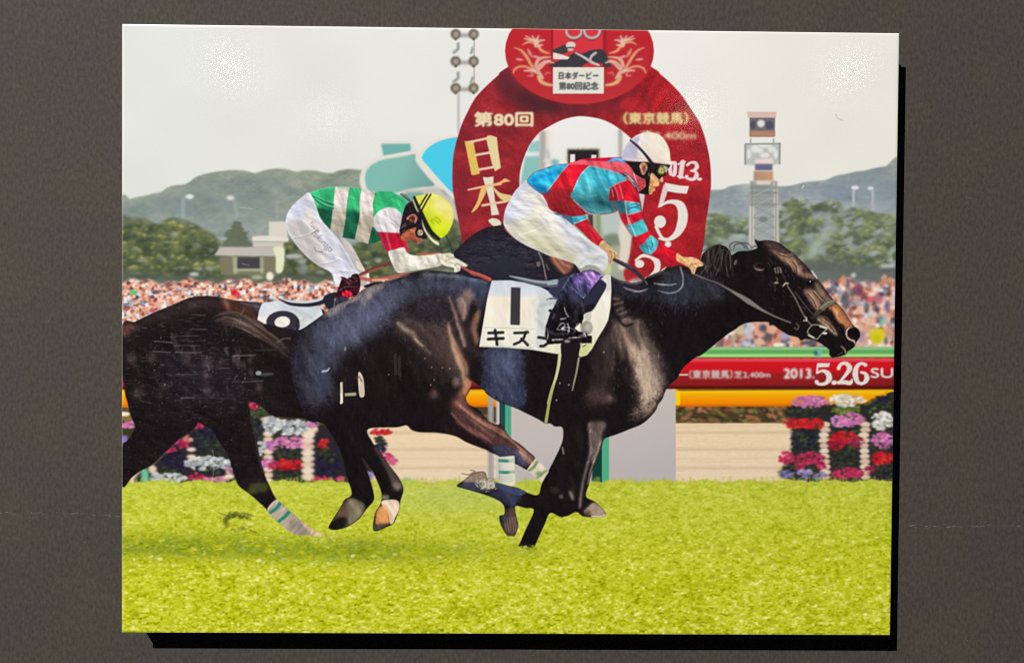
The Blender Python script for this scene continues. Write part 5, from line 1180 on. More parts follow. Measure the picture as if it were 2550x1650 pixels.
    S(B3, [(1390, 1250), (1420, 1310), (1480, 1360), (1560, 1340)], 5, (26, 20, 22), 1.6, .8, M)
    for i in range(40):
        a0 = rg.uniform(0, 1); x0 = 330 + 300 * a0
        S(B4, [(x0, 300 - 60 * math.sin(a0 * 3.1)), (x0 - rg.uniform(-30, 60), 400 + rg.uniform(-30, 30)), (x0 - rg.uniform(-40, 90), 540 + rg.uniform(-60, 60))], rg.uniform(1.2, 2.4), [(78, 72, 78), (24, 20, 22), (104, 92, 90)][i % 3], .8, .55, M)
    for pts in ([(310, 300), (400, 250), (480, 226)], [(640, 300), (620, 230), (690, 195), (780, 215), (830, 280)], [(660, 290), (680, 230), (750, 215), (800, 270)], [(760, 200), (820, 210), (870, 260)], [(860, 270), (900, 240), (930, 250)], [(440, 420), (470, 340), (560, 280), (620, 330)], [(460, 430), (490, 380), (530, 370)]):
        S(B4, pts, [1.5] + [2.6] * (len(pts) - 2) + [2], (62, 56, 54), .7, .85)
    # head: light on forehead, cheek and muzzle
    P(B4, [(1000, 190), (1120, 195), (1230, 260), (1330, 330), (1440, 430), (1540, 560), (1500, 560), (1380, 440), (1280, 400), (1180, 340), (1060, 260)], (84, 64, 60), 3, .9, clip=M)
    P(B4, [(1060, 270), (1150, 310), (1250, 350), (1340, 370), (1400, 470), (1430, 560), (1390, 560), (1330, 480), (1260, 440), (1210, 400), (1150, 350)], (158, 122, 98), 2.6, .85, clip=M)
    P(B4, [(1420, 570), (1480, 570), (1560, 610), (1600, 700), (1560, 720), (1480, 690)], (40, 30, 30), 2, .9, clip=M)
    P(B4, [(1400, 470), (1450, 490), (1480, 540), (1560, 560), (1590, 620), (1520, 600), (1440, 590), (1410, 550)], (134, 106, 92), 2, .85, clip=M)
    E(B4, 1460, 515, 24, 28, (70, 48, 40), 1.6, .8, clip=M)
    P(B4, [(1450, 740), (1560, 730), (1620, 800), (1680, 880), (1720, 920), (1660, 960), (1600, 960), (1520, 850)], (150, 116, 96), 2.6, .9, clip=M)
    P(B4, [(1590, 640), (1640, 680), (1720, 800), (1800, 880), (1720, 880), (1650, 800), (1600, 740)], (122, 98, 82), 2.6, .9, clip=M)
    P(B4, [(1640, 860), (1700, 860), (1690, 930), (1640, 920)], (70, 50, 42), 2, .7, clip=M)
    S(B4, [(1545, 520), (1580, 570), (1605, 605)], [3, 5, 3], (230, 222, 212), 1, .9)
    P(B4, [(1770, 910), (1830, 900), (1900, 970), (1960, 1060), (2015, 1140), (1930, 1150), (1870, 1090), (1800, 990), (1740, 950)], (166, 104, 66), 2, .92, clip=M)
    P(B4, [(1780, 940), (1830, 960), (1850, 1040), (1900, 1110), (1850, 1100), (1790, 1000)], (206, 150, 106), 2, .6, clip=M)
    P(B4, [(1600, 1040), (1700, 1040), (1760, 1100), (1840, 1230), (1820, 1250), (1720, 1180), (1640, 1110)], (128, 104, 80), 2, .8, clip=M)
    S(B4, [(1620, 1070), (1700, 1110), (1770, 1190), (1830, 1240)], [3, 4, 4, 2], (182, 160, 130), 1.4, .7, M)
    S(B4, [(1700, 1060), (1780, 1130), (1790, 1160)], 5, (50, 36, 32), 1.6, .7, M)
    S(B4, [(1940, 1230), (1945, 1190), (1990, 1160), (2050, 1185)], [5, 5, 4, 3], (168, 144, 130), 1, .9); S(B4, [(1940, 1230), (1960, 1280), (2020, 1310), (2035, 1340)], [5, 5, 5, 3], (176, 150, 136), 1, .85)
    E(B4, 2018, 1225, 72, 68, (24, 18, 20), .8)
    S(B4, [(1880, 1370), (1920, 1410), (1930, 1450)], [3, 4, 3], (136, 116, 104), 1.2, .85); S(B4, [(1840, 1470), (1890, 1440)], 2.5, (110, 92, 80), 1.2, .7); S(B4, [(1800, 1498), (1870, 1490), (1920, 1468)], 2, (170, 140, 104), .8, .7)
    E(B4, 1525, 655, 36, 36, (20, 15, 16), 1.2, .9, clip=M); E(B4, 1528, 640, 8, 10, (190, 184, 180), .8, .9)
    S(B4, [(895, 460), (920, 500), (980, 510), (1010, 500)], [2, 4, 4, 2], (124, 108, 98), 1.2, .8, M); S(B4, [(900, 470), (940, 430), (990, 440)], 3, (60, 48, 46), 1.6, .7, M)
    S(B4, [(905, 172), (960, 220), (1040, 290), (1090, 350)], 3, (60, 50, 50), 1.4, .6, M); P(B4, [(905, 175), (940, 200), (1050, 300), (1000, 320), (940, 260)], (30, 24, 25), 1.6, .9, clip=M)
    E(B4, 685, 425, 16, 34, (140, 128, 120), 1.4, .6, 20, clip=M)
    # forelegs and hooves
    P(D2, [(1270, 340), (1330, 330), (1425, 340), (1395, 450), (1375, 570), (1320, 690), (1290, 700), (1300, 560), (1290, 430)], (106, 92, 88), 3, .8, clip=M)
    S(D2, [(1275, 345), (1280, 450), (1290, 570), (1265, 700), (1230, 830), (1205, 960), (1190, 1110)], [4, 4, 5, 5, 5, 5, 4], (144, 128, 122), 2, .75, M)
    S(D2, [(1380, 500), (1330, 660), (1285, 790), (1265, 900)], [4, 5, 4, 3], (150, 128, 112), 1.6, .7, M)
    S(D2, [(1030, 560), (1040, 620)], 3, (180, 172, 170), 1.2, .7, M)
    P(D2, [(1085, 960), (1120, 980), (1135, 1040), (1110, 1030)], (150, 140, 136), 2, .7, clip=M); E(D2, 960, 950, 40, 30, (70, 58, 58), 4, .7, clip=M); E(D2, 1020, 1010, 20, 20, (120, 110, 106), 2.4, .7, clip=M)
    P(D2, [(1330, 1062), (1400, 1125), (1428, 1175), (1390, 1192), (1290, 1180), (1230, 1150), (1260, 1110)], (164, 142, 124), 2.2, .95, clip=M)
    S(D2, [(1300, 1190), (1390, 1193), (1420, 1178)], 3, (232, 224, 206), .9, .95); E(D2, 1260, 1160, 34, 24, (70, 58, 52), 3, .8, clip=M)
    P(D2, [(360, 980), (520, 920), (640, 940), (620, 1060), (560, 1100), (500, 1070), (420, 1020)], (56, 61, 84), 4, .9, clip=M)
    P(D2, [(480, 1180), (540, 1120), (600, 1130), (625, 1270), (600, 1360), (552, 1380), (490, 1290)], (92, 72, 68), 3, .85, clip=M)
    for x in range(5):
        S(D2, [(500 + x * 24, 1200), (520 + x * 22, 1330)], 2.5, (140, 120, 106), 1.2, .6, M)
    E(D2, 490, 1220, 26, 40, (44, 46, 66), 2.5, .8, clip=M)
    P(D2, [(120, 870), (230, 795), (320, 788), (340, 850), (300, 890), (200, 890)], (142, 122, 106), 2.4, .95, clip=M)
    P(D2, [(82, 915), (140, 880), (280, 890), (330, 960), (220, 955)], (58, 60, 76), 2.4, .95, clip=M)
    E(D2, 350, 905, 70, 44, (150, 146, 128), 4, .8)
    for i in range(110):
        x, y = rg.normal(360, 55), rg.normal(905, 24); an = rg.uniform(-2.6, -.4)
        S(D2, [(x, y), (x + 14 * math.cos(an), y + 14 * math.sin(an)), (x + 34 * math.cos(an + .5), y + 30 * math.sin(an + .5))], [2.2, 1.6, .8], [(196, 192, 168), (150, 146, 126), (216, 210, 186), (112, 108, 98)][i % 4], .6, .7)
    for pts in ([(110, 800), (180, 810), (240, 780)], [(150, 850), (210, 790), (230, 775)], [(190, 770), (220, 772)]):
        S(D2, pts, 2, (84, 78, 60), .8, .8)
    # hanging hooves in the middle
    m_h = P(D1, [(480, 985), (560, 965), (640, 1000), (690, 1060), (620, 1180), (512, 1254), (400, 1285), (335, 1280), (330, 1242), (440, 1062)], (72, 62, 52), 1.5, .95, clip=M)
    P(D1, [(500, 1000), (600, 990), (680, 1050), (640, 1150), (540, 1240), (510, 1160), (500, 1080)], (118, 112, 90), 3, .9, clip=M)
    P(D1, [(440, 1060), (500, 1060), (510, 1150), (400, 1170)], (96, 74, 60), 3, .8, clip=M); P(D1, [(335, 1240), (420, 1170), (500, 1170), (480, 1250), (380, 1285)], (28, 24, 26), 2, .9, clip=M)
    P(D1, [(780, 455), (820, 470), (900, 600), (960, 660), (1030, 780), (1060, 870), (980, 860), (930, 740), (860, 600)], (92, 78, 74), 3, .85, clip=M)
    E(D1, 1010, 850, 40, 40, (120, 108, 106), 3, .7, clip=M)
    P(D1, [(850, 1010), (940, 985), (1020, 1000), (1035, 1080), (990, 1170), (970, 1222), (940, 1220), (920, 1120)], (240, 214, 190), 1.6, .97, clip=M)
    P(D1, [(800, 1120), (860, 1040), (910, 1080), (935, 1180), (930, 1220), (860, 1240), (800, 1230)], (206, 142, 84), 2, .97, clip=M)
    P(D1, [(770, 1240), (820, 1230), (920, 1225), (860, 1275), (795, 1302), (768, 1275)], (74, 66, 62), 2, .9, clip=M); E(D1, 890, 960, 46, 24, (130, 124, 100), 2.4, .8, clip=M)
    fur(M, 1.2, 78); fur(M, 1.2, 79, (4, 12))
    def hairs(f, box_, n, ang, ln, cols, a_, w=(.9, 1.8)):
        for i in range(n):
            x, y = rg.uniform(box_[0], box_[2]), rg.uniform(box_[1], box_[3])
            t = math.radians(ang + rg.normal() * 14); l = rg.uniform(*ln) * f[2]
            S(f, [(x, y), (x + l * math.cos(t), y + l * math.sin(t))], rg.uniform(*w), cols[i % len(cols)], .6, a_ * rg.uniform(.4, 1), M, ident=False)
    hairs(C2, (300, 60, 2100, 700), 260, 25, (5, 12), [(96, 100, 118), (34, 32, 40), (84, 86, 100)], .35)
    hairs(C2, (100, 600, 900, 1400), 200, 70, (5, 12), [(92, 98, 120), (30, 28, 34)], .35)
    hairs(C2, (1200, 500, 1950, 1250), 200, 60, (4, 10), [(120, 100, 92), (30, 24, 24)], .35)
    hairs(B4, (1050, 200, 1700, 950), 170, 50, (3, 9), [(176, 140, 114), (40, 28, 26), (140, 108, 92)], .45)
    hairs(B4, (1620, 880, 2010, 1180), 80, 50, (3, 8), [(214, 160, 116), (70, 42, 30)], .5)
    hairs(D2, (60, 120, 760, 720), 150, 42, (4, 11), [(156, 112, 96), (40, 26, 28), (112, 76, 70)], .4)
    hairs(D2, (1240, 340, 1420, 700), 70, 100, (4, 10), [(160, 144, 138), (60, 52, 52)], .4)
    hairs(C3, (150, 900, 580, 1500), 160, 80, (4, 10), [(98, 112, 152), (30, 30, 44)], .45)
    hairs(C3, (1640, 560, 2240, 1450), 200, 78, (4, 11), [(190, 168, 148), (50, 42, 42)], .35)
    hairs(B4, (-100, 520, 560, 900), 150, 60, (4, 10), [(88, 92, 110), (28, 26, 32)], .4)
    for pts in ([(1330, 420), (1370, 470), (1380, 540)], [(1180, 340), (1260, 360), (1330, 350)], [(1500, 780), (1560, 850), (1600, 930)], [(1560, 760), (1640, 850), (1700, 900)], [(1660, 1080), (1740, 1130), (1800, 1210)], [(1250, 420), (1290, 460), (1330, 540)]):
        S(B4, pts, 2.4, (54, 38, 34), 1.0, .8, M); S(B4, np.array(pts) + (14, -10), 2, (190, 156, 130), .9, .6, M)
    # brand marks that shine on the quarter
    cr = (226, 212, 186)
    P(C2, [(512, 1292), (538, 1288), (542, 1400), (542, 1530), (516, 1530)], cr, .7, sm=False)
    P(C2, [(730, 1168), (778, 1225), (792, 1320), (797, 1448), (745, 1456), (728, 1310)], cr, .9); S(C2, [(735, 1220), (770, 1280)], 4, (70, 60, 56), 1, .8)
    P(C2, [(565, 1418), (700, 1410), (702, 1448), (568, 1456)], (150, 148, 120), .9, .9, sm=False)
    E(D1, 446, 6, 12, 14, cr, 1)
    S(C2, [(300, 1162), (360, 1150), (380, 1120)], 4, (176, 186, 186), 1, .8); E(C2, 570, 895, 12, 24, (150, 128, 124), 1.2, .7)
    # leg wraps
    layer('printed_leg_wrap', 'printed_racehorse#1', 'white wraps with green bands on the winner legs')
    m, b = P(D2, [(785, 663), (905, 782), (872, 830), (840, 882), (770, 820), (708, 765), (745, 715)], (222, 214, 186), .9, sm=False)
    W = full(m, b)
    S(D2, [(720, 775), (770, 740), (800, 690)], 6, (96, 128, 84), 1.2, .8, W); S(D2, [(800, 840), (850, 800), (890, 770)], 6, (110, 140, 96), 1.2, .7, W); E(D2, 815, 800, 30, 20, (120, 136, 84), 2, .8, clip=W); E(D2, 840, 735, 30, 26, (238, 232, 214), 2, .9, clip=W)
    m, b = P(D2, [(445, 650), (590, 640), (600, 900), (560, 915), (455, 880)], (226, 222, 206), 1, sm=False)
    W = full(m, b)
    for y_, c in ((680, (56, 132, 120)), (785, (56, 140, 124))):
        S(D2, [(445, y_), (520, y_ + 5), (595, y_)], 8, c, .9, 1, W)
    P(D2, [(540, 650), (600, 650), (600, 900), (560, 900)], (240, 228, 200), 3, .6, clip=W); S(D2, [(450, 700), (455, 880)], 10, (150, 160, 160), 4, .6, W)
    for y_ in (830, 850, 870):
        S(D2, [(470, y_), (580, y_ - 4)], 2, (160, 180, 160), 1, .6, W)
    P(D2, [(430, 882), (520, 908), (620, 932), (700, 970), (640, 1000), (500, 960), (420, 920)], (56, 62, 92), 1.5, .9)


def paint_tack():
    layer('printed_reins', 'printed_jockey', 'red brown reins')
    S(B2, [(2230, 1068), (2310, 1110), (2390, 1160)], [5, 6, 7], (176, 86, 74), .8)
    S(C3, [(-30, -12), (80, 26), (188, 74)], [7, 8.5, 9], (206, 96, 78), .8); S(C3, [(-20, 2), (80, 40), (180, 84)], 3, (140, 60, 54), .8, .8)
    layer('printed_saddle_cloth', 'printed_racehorse#1', 'white saddle cloth numbered 1 on the leading horse')
    m, b = P(C3, [(212, 86), (430, 84), (600, 110), (780, 158), (900, 220), (1000, 300), (1250, 560), (1300, 700), (1250, 820), (1052, 828), (1032, 962), (860, 935), (700, 908), (400, 882), (64, 872), (110, 600), (160, 300)], lambda X, Y: ramp((Y - 680) * 4.76 / 900 - (X - 1180) * .02 / 300, (0, (206, 216, 232)), (.24, (218, 224, 232)), (.285, (226, 228, 230)), (.31, (246, 236, 218)), (.7, (246, 240, 224)), (1, (238, 238, 222))), .7, sm=False)
    K = full(m, b)
    m, b = P(C3, [(1480, 90), (1560, 20), (1622, 18), (1632, 200), (1622, 400), (1592, 560), (1540, 660), (1470, 770), (1400, 900), (1340, 972), (1262, 995), (1238, 965), (1250, 828), (1300, 480), (1400, 440), (1560, 180)], lambda X, Y: ramp((Y - 684) / 200, (0, (228, 228, 224)), (.3, (244, 240, 228)), (.75, (246, 240, 218)), (1, (222, 224, 176))), .8, sm=False)
    K2 = full(m, b)
    P(C3, [(730, 300), (980, 290), (960, 400), (860, 640), (830, 900), (720, 880), (740, 700), (720, 500)], (206, 212, 214), 4, .9, clip=K)
    S(C3, [(755, 320), (735, 420), (745, 560), (720, 700), (715, 880)], 5, (244, 240, 232), 2, .8, K)
    for pts in ([(780, 390), (880, 360), (960, 350)], [(740, 540), (790, 600), (820, 660)], [(740, 440), (780, 480)]):
        S(C3, pts, 4, (150, 164, 172), 2.5, .7, K)
    P(C3, [(1040, 820), (860, 850), (780, 900), (1030, 960)], (236, 236, 204), 3, .8, clip=K)
    S(C3, [(110, 642), (400, 650), (720, 664)], 1.6, (190, 184, 170), .6, .9, K); S(C3, [(70, 862), (400, 868), (700, 890)], 1.4, (170, 166, 150), .6, .8, K)
    S(C3, [(200, 100), (160, 300), (110, 600), (75, 860)], 2, (250, 248, 244), .8, .8, K)
    ink = (62, 58, 63)
    P(C3, [(444, 166), (548, 170), (552, 180), (545, 606), (536, 616), (438, 610), (433, 600), (440, 176)], ink, .7, sm=False)
    ink = (44, 40, 42)
    for a_, b_, w in (((175, 708), (346, 702), 7), ((170, 780), (350, 772), 7.4), ((252, 674), (276, 845), 7.2), ((482, 708), (618, 704), 6.6)):
        S(C3, [a_, b_], w, ink, .6, 1, K, False)
    S(C3, [(612, 706), (590, 770), (540, 815), (478, 842)], 6.6, ink, .6, 1, K); S(C3, [(565, 778), (610, 820), (640, 852)], 6.6, ink, .6, 1, K)
    S(C3, [(618, 690), (626, 712)], 4, ink, .5, 1, K); S(C3, [(638, 686), (648, 706)], 4, ink, .5, 1, K)
    S(C3, [(768, 760), (850, 772)], 7.4, ink, .7, 1); S(C3, [(790, 864), (830, 862), (864, 838)], 7, ink, .7, 1)
    P(C3, [(1262, 840), (1390, 830), (1400, 880), (1340, 965), (1265, 985)], (206, 210, 140), 3, .7, clip=K2); S(C3, [(1290, 870), (1330, 850)], 3, (96, 90, 50), 1.5, .8)
    S(C3, [(1590, 60), (1600, 180), (1560, 200)], 5, (190, 190, 190), 2, .7, K2); S(C3, [(1520, 70), (1600, 40)], 4, (206, 204, 200), 1.5, .7, K2)
    S(C3, [(1632, 60), (1628, 300), (1600, 560), (1500, 730)], 1.6, (70, 62, 60), .7, .7)
    layer('printed_saddle', 'printed_racehorse#1', 'light racing saddle with girth strap')
    P(C3, [(1048, 820), (1252, 825), (1242, 970), (1215, 1200), (1180, 1400), (990, 1400), (1010, 1150), (1034, 965)], (32, 26, 28), .8)
    S(C3, [(1018, 965), (1002, 1100), (965, 1260), (920, 1400), (885, 1540)], [8, 7, 6.4, 6.4, 6.4], (206, 210, 150), .7); S(D2, [(945, 0), (910, 150), (880, 330)], [6.4, 7, 8], (166, 176, 96), .7)
    S(C3, [(1030, 965), (1015, 1100), (978, 1260)], 2, (232, 234, 196), .6, .8)
    S(C3, [(1245, 1005), (1222, 1150), (1190, 1290), (1168, 1390)], [5, 4.5, 4, 2.5], (160, 156, 124), .7)
    P(C3, [(985, 75), (1160, 20), (1180, 60), (1080, 240), (980, 310), (930, 270), (880, 190)], (52, 58, 78), .8)
    P(C3, [(415, 32), (520, 42), (700, 80), (860, 92), (985, 75), (1000, 150), (900, 168), (760, 152), (560, 95)], (88, 94, 106), .7)
    S(C3, [(420, 34), (560, 62), (720, 96), (860, 108), (980, 92)], [2, 5, 6, 7, 8], (166, 176, 190), 1.2, .9)
    S(C3, [(880, 130), (980, 120)], 5, (196, 204, 214), 1.6, .8)
    P(C3, [(1305, 300), (1400, 190), (1490, 80), (1530, 90), (1572, 150), (1500, 290), (1420, 420), (1312, 480)], (46, 48, 64), .8)
    P(C3, [(1310, 400), (1420, 360), (1420, 420), (1312, 482)], (24, 20, 24), 3, .8)
    P(C3, [(1320, 480), (1385, 465), (1380, 560), (1320, 540)], (206, 204, 198), 1.2)
    E(C3, 1335, 650, 72, 86, (150, 150, 136), 2.4); E(C3, 1355, 640, 40, 50, (196, 196, 180), 3, .8)
    layer('printed_bridle', 'printed_racehorse#1', 'leather bridle and reins with pale noseband')
    S(B4, [(195, 545), (330, 605), (480, 660), (620, 735), (740, 805), (840, 868), (960, 945), (1060, 1000), (1180, 1055), (1310, 1105)], [2.5, 3, 3.5, 5, 10, 13, 7, 4, 3.5, 3], (134, 128, 124), .7, .95)
    S(B4, [(330, 612), (480, 668), (640, 760)], 2.5, (48, 46, 52), .8, .8)
    S(B4, [(1590, 1015), (1650, 950), (1720, 900), (1800, 868)], [8, 12, 13, 10], (112, 106, 90), .8); S(B4, [(1640, 945), (1720, 885), (1800, 855)], 3, (160, 154, 136), 1, .8)
    S(B4, [(1560, 1050), (1600, 1010), (1640, 970)], 9, (56, 50, 46), 1, .8)
    S(B4, [(1270, 685), (1310, 750), (1360, 830), (1420, 950), (1480, 1060), (1540, 1130)], [3, 3, 3.4, 3, 3, 3], (150, 134, 112), .7, .85)
    S(B4, [(1360, 760), (1450, 880), (1560, 1010)], 2.5, (110, 100, 88), .8, .7); S(B4, [(1180, 480), (1230, 590), (1260, 660)], 3, (70, 62, 58), .9, .7)
    S(B4, [(1280, 370), (1310, 330), (1345, 315)], 5, (110, 98, 88), 1, .8)
    S(B4, [(1225, 690), (1250, 660), (1280, 665)], 3.6, (206, 190, 160), .7); E(B4, 1145, 655, 26, 12, (176, 164, 140), .9, .9)
    for x in (1130, 1160, 1190):
        S(B4, [(x, 490), (x + 8, 540)], 2.4, (176, 170, 160), .7, .8)
    S(B4, [(1120, 500), (1180, 480), (1200, 530), (1140, 545)], 2, (120, 112, 104), .7, .8)
    S(B4, [(1140, 590), (1160, 620), (1150, 650)], 2.4, (150, 140, 128), .8, .7); S(B4, [(1135, 700), (1130, 750)], 3, (90, 78, 72), 1, .7)
    S(B4, [(1550, 1130), (1620, 1130), (1715, 1165), (1680, 1210), (1640, 1250), (1600, 1290), (1520, 1240), (1500, 1200), (1540, 1140)], 3, (168, 160, 134), .7, .95)
    S(B4, [(1640, 1145), (1715, 1168)], 4, (236, 232, 220), .7); S(B4, [(1510, 1245), (1570, 1275)], 3.4, (226, 222, 206), .7); E(B4, 1695, 1224, 28, 13, (240, 234, 216), .8)
    S(B4, [(1480, 1040), (1490, 1080), (1455, 1080)], 3, (220, 212, 200), .7, .9); S(B4, [(1375, 1110), (1400, 1150), (1380, 1180), (1350, 1160)], 2.4, (140, 132, 116), .7, .8)


def paint_lead_rider():
    layer('printed_jockey', None, 'rider in red and turquoise striped silks and white cap on the leading horse')
    layer('printed_silks', 'printed_jockey#1', 'red and turquoise striped silks')
    # far arm
    P(B3, [(640, 50), (760, 60), (880, 90), (880, 190), (780, 120), (700, 90)], (56, 116, 146), 1)
    P(B3, [(855, 88), (930, 68), (1002, 62), (1032, 112), (960, 140), (880, 172)], (70, 186, 216), .8, sm=False)
    S(B3, [(880, 176), (960, 146), (1030, 118)], 2, (220, 236, 240), .7)
    m, b = P(B3, [(880, 180), (960, 150), (1032, 118), (1100, 210), (1180, 310), (1228, 368), (1200, 410), (1165, 435), (1080, 370), (980, 270)], (206, 34, 50), .8, sm=False)
    AM = full(m, b)
    P(B3, [(900, 190), (1000, 260), (1120, 390), (1165, 435), (1060, 370)], (150, 30, 44), 3, .7, clip=AM); S(B3, [(1040, 180), (1120, 270), (1180, 340)], 4, (230, 74, 84), 1.6, .7, AM)
    layer('printed_hand', 'printed_jockey#1', 'bare hands on the reins')
    m, b = P(B3, [(1215, 368), (1280, 420), (1345, 480), (1382, 512), (1396, 580), (1345, 625), (1295, 645), (1282, 560), (1240, 500), (1170, 440)], (224, 182, 138), .7)
    HM = full(m, b)
    P(B3, [(1180, 440), (1240, 480), (1290, 580), (1290, 640), (1250, 540)], (178, 130, 96), 3, .7, clip=HM)
    for pts in ([(1310, 500), (1320, 560), (1300, 620)], [(1350, 510), (1360, 560), (1345, 600)], [(1270, 460), (1300, 500)]):
        S(B3, pts, 2, (160, 110, 80), .9, .8, HM)
    layer('printed_whip', 'printed_jockey#1', 'black whip gripped above the neck')
    S(B3, [(1350, 592), (1450, 640), (1560, 700), (1650, 780), (1735, 870)], [8, 10, 10, 10, 4], (54, 52, 60), .7); S(B3, [(1400, 600), (1480, 645), (1560, 690)], 2, (110, 106, 112), .8, .8); S(B3, [(1715, 840), (1735, 880)], 2, (150, 140, 136), .8, .7)
    # breeches
    layer('printed_breeches', 'printed_jockey#1', 'white breeches in strong light and shade')
    pts = np.vstack([fr(A4, [(410, 885), (470, 965), (620, 1065), (690, 1170), (760, 1300), (850, 1390), (950, 1400)]), fr(B3, [(740, 90), (860, 190), (960, 280), (1080, 385), (1180, 450), (1262, 520), (1280, 600), (1255, 690), (1212, 722), (1130, 662), (1030, 652), (960, 692), (890, 640), (760, 592), (600, 545), (480, 490), (340, 430), (220, 360), (120, 270), (70, 190)]), fr(A4, [(78, 1500), (88, 1400), (115, 1290), (172, 1180), (250, 1040), (340, 950)])])
    m, b = P(SRC, pts, (224, 226, 234), .7)
    BM = full(m, b)
    P(A4, [(90, 1400), (180, 1180), (300, 1010), (420, 920), (480, 1000), (350, 1080), (250, 1200), (150, 1450)], (208, 212, 236), 5, .9, clip=BM)
    P(A4, [(340, 1080), (480, 1030), (600, 1130), (700, 1300), (640, 1360), (520, 1280), (420, 1160)], (244, 238, 220), 5, .9, clip=BM)
    P(A4, [(600, 1080), (700, 1200), (780, 1330), (720, 1330), (640, 1230), (560, 1120)], (186, 186, 176), 3, .8, clip=BM)
    P(B3, [(90, 195), (250, 130), (420, 90), (540, 190), (640, 300), (730, 340), (830, 460), (1000, 560), (1030, 640), (900, 640), (740, 580), (560, 520), (380, 430), (230, 330), (120, 260)], (212, 209, 186), 4, .95, clip=BM)
    P(B3, [(240, 300), (480, 330), (700, 450), (900, 560), (880, 630), (640, 550), (420, 450)], (196, 193, 160), 7, .75, clip=BM)
    P(B3, [(340, 20), (480, 10), (620, 80), (760, 220), (840, 330), (780, 330), (640, 260), (560, 190), (430, 110)], (248, 242, 226), 4, .9, clip=BM)
    P(B3, [(620, 70), (760, 130), (960, 300), (1180, 460), (1270, 560), (1180, 560), (960, 420), (800, 280)], (222, 224, 232), 5, .8, clip=BM)
    P(B3, [(900, 560), (1060, 500), (1240, 540), (1250, 680), (1100, 640), (960, 670)], (222, 224, 226), 4, .9, clip=BM)
    for pts_ in ([(80, 190), (240, 165), (420, 95)], [(250, 300), (420, 250), (560, 175)], [(140, 240), (160, 290), (220, 350)], [(560, 230), (640, 300), (760, 310), (820, 370)], [(820, 420), (880, 470), (960, 470)], [(1020, 520), (1080, 560), (1160, 520)]):
        S(B3, pts_, 3, (236, 234, 216), 1.2, .85, BM)
    for pts_ in ([(940, 660), (1000, 600), (1080, 580), (1180, 620)], [(1100, 620), (1180, 560), (1240, 580)], [(960, 350), (1040, 440), (1060, 500)], [(800, 260), (880, 340), (960, 400)], [(640, 120), (740, 200), (830, 310)], [(480, 60), (560, 140), (600, 220)]):
        S(B3, pts_, 3.5, (178, 182, 186), 2, .7, BM)
    for pts_ in ([(330, 1060), (420, 1070), (500, 1060)], [(380, 1130), (470, 1150), (560, 1130)], [(250, 1250), (400, 1250), (560, 1290)], [(200, 1330), (380, 1320), (520, 1330)], [(430, 1180), (520, 1220), (620, 1230)], [(420, 900), (450, 960), (560, 1040)]):
        S(A4, pts_, 3, (176, 180, 196), 1.6, .65, BM); S(A4, np.array(pts_) + (4, -16), 2.4, (250, 248, 240), 1.2, .6, BM)
    S(A4, [(130, 1480), (230, 1270), (330, 1180)], 1.6, (236, 238, 246), .8, .8, BM)
    S(A4, [(900, 1380), (960, 1440), (1020, 1520)], 3, (130, 136, 150), 1.4, .7, BM)
    # boot
    layer('printed_boot', 'printed_jockey#1', 'black boot with purple top in the stirrup')
    P(C3, [(1165, 20), (1230, -10), (1300, 0), (1500, 40), (1480, 100), (1420, 170), (1310, 290), (1300, 420), (1300, 540), (1250, 600), (1190, 650), (1240, 690), (1340, 700), (1345, 740), (1400, 740), (1400, 828), (1250, 832), (1050, 832), (870, 845), (842, 740), (850, 640), (900, 480), (960, 380), (1030, 220)], (26, 23, 27), .7, sm=False)
    shaft = lambda X, Y: ramp((((X - 1180) * 4.76 - 1340) * -.5 + ((Y - 680) * 4.76 - 20) * .866) / 420, (0, (136, 104, 176)), (.22, (112, 96, 160)), (.42, (84, 78, 124)), (.6, (62, 62, 90)), (.8, (40, 40, 54)), (1, (27, 24, 28)))
    P(C3, [(1165, 15), (1290, -15), (1420, -20), (1500, 30), (1470, 90), (1400, 180), (1320, 290), (1290, 400), (1100, 430), (960, 400), (1030, 230), (1100, 110)], shaft, 1.0, sm=False)
    P(C3, [(1165, 15), (1215, 10), (1150, 130), (1080, 250), (990, 390), (960, 390), (1040, 215)], (46, 50, 72), 3, .75)
    P(C3, [(1240, 60), (1320, 80), (1390, 150), (1330, 130)], (72, 60, 104), 1.4, .8)
    P(C3, [(1290, -5), (1400, -25), (1505, 15), (1480, 70), (1410, 160), (1370, 90), (1320, 40)], (168, 130, 202), 1.0)
    S(C3, [(1390, -10), (1430, 30), (1450, 90)], 4, (206, 170, 226), 1.4, .8); P(C3, [(1440, -15), (1505, 10), (1470, 80), (1440, 60)], (140, 96, 176), 2, .7)
    S(C3, [(1290, -18), (1400, -30), (1500, 20)], 4, (92, 66, 130), 1, .8)
    S(C3, [(1180, 190), (1240, 240), (1285, 285)], 2, (170, 170, 206), .8, .8); S(C3, [(1340, 250), (1290, 300)], 2.5, (150, 150, 180), .9, .7)
    S(C3, [(1040, 200), (1130, 60), (1180, 15)], 3, (110, 116, 150), 1.2, .7)
    for pts_, w in (([(985, 665), (1030, 600), (1060, 595), (1080, 620), (1040, 660), (1100, 640), (1130, 650)], 2.6), ([(1000, 670), (1090, 672), (1130, 690)], 2.2), ([(1070, 410), (1090, 470), (1120, 520)], 2.6), ([(1030, 545), (1090, 535)], 3.4), ([(1110, 600), (1130, 660), (1110, 720)], 2.6), ([(1150, 650), (1200, 680), (1190, 700)], 2.2), ([(930, 790), (1050, 785)], 3.4), ([(1120, 770), (1240, 760), (1330, 755)], 2.6), ([(1200, 640), (1230, 590)], 2), ([(1295, 705), (1335, 705)], 3.4), ([(1250, 740), (1330, 735)], 2.4), ([(860, 650), (880, 720), (870, 780)], 2)):
        S(C3, pts_, w, (196, 194, 196), .7, .85)
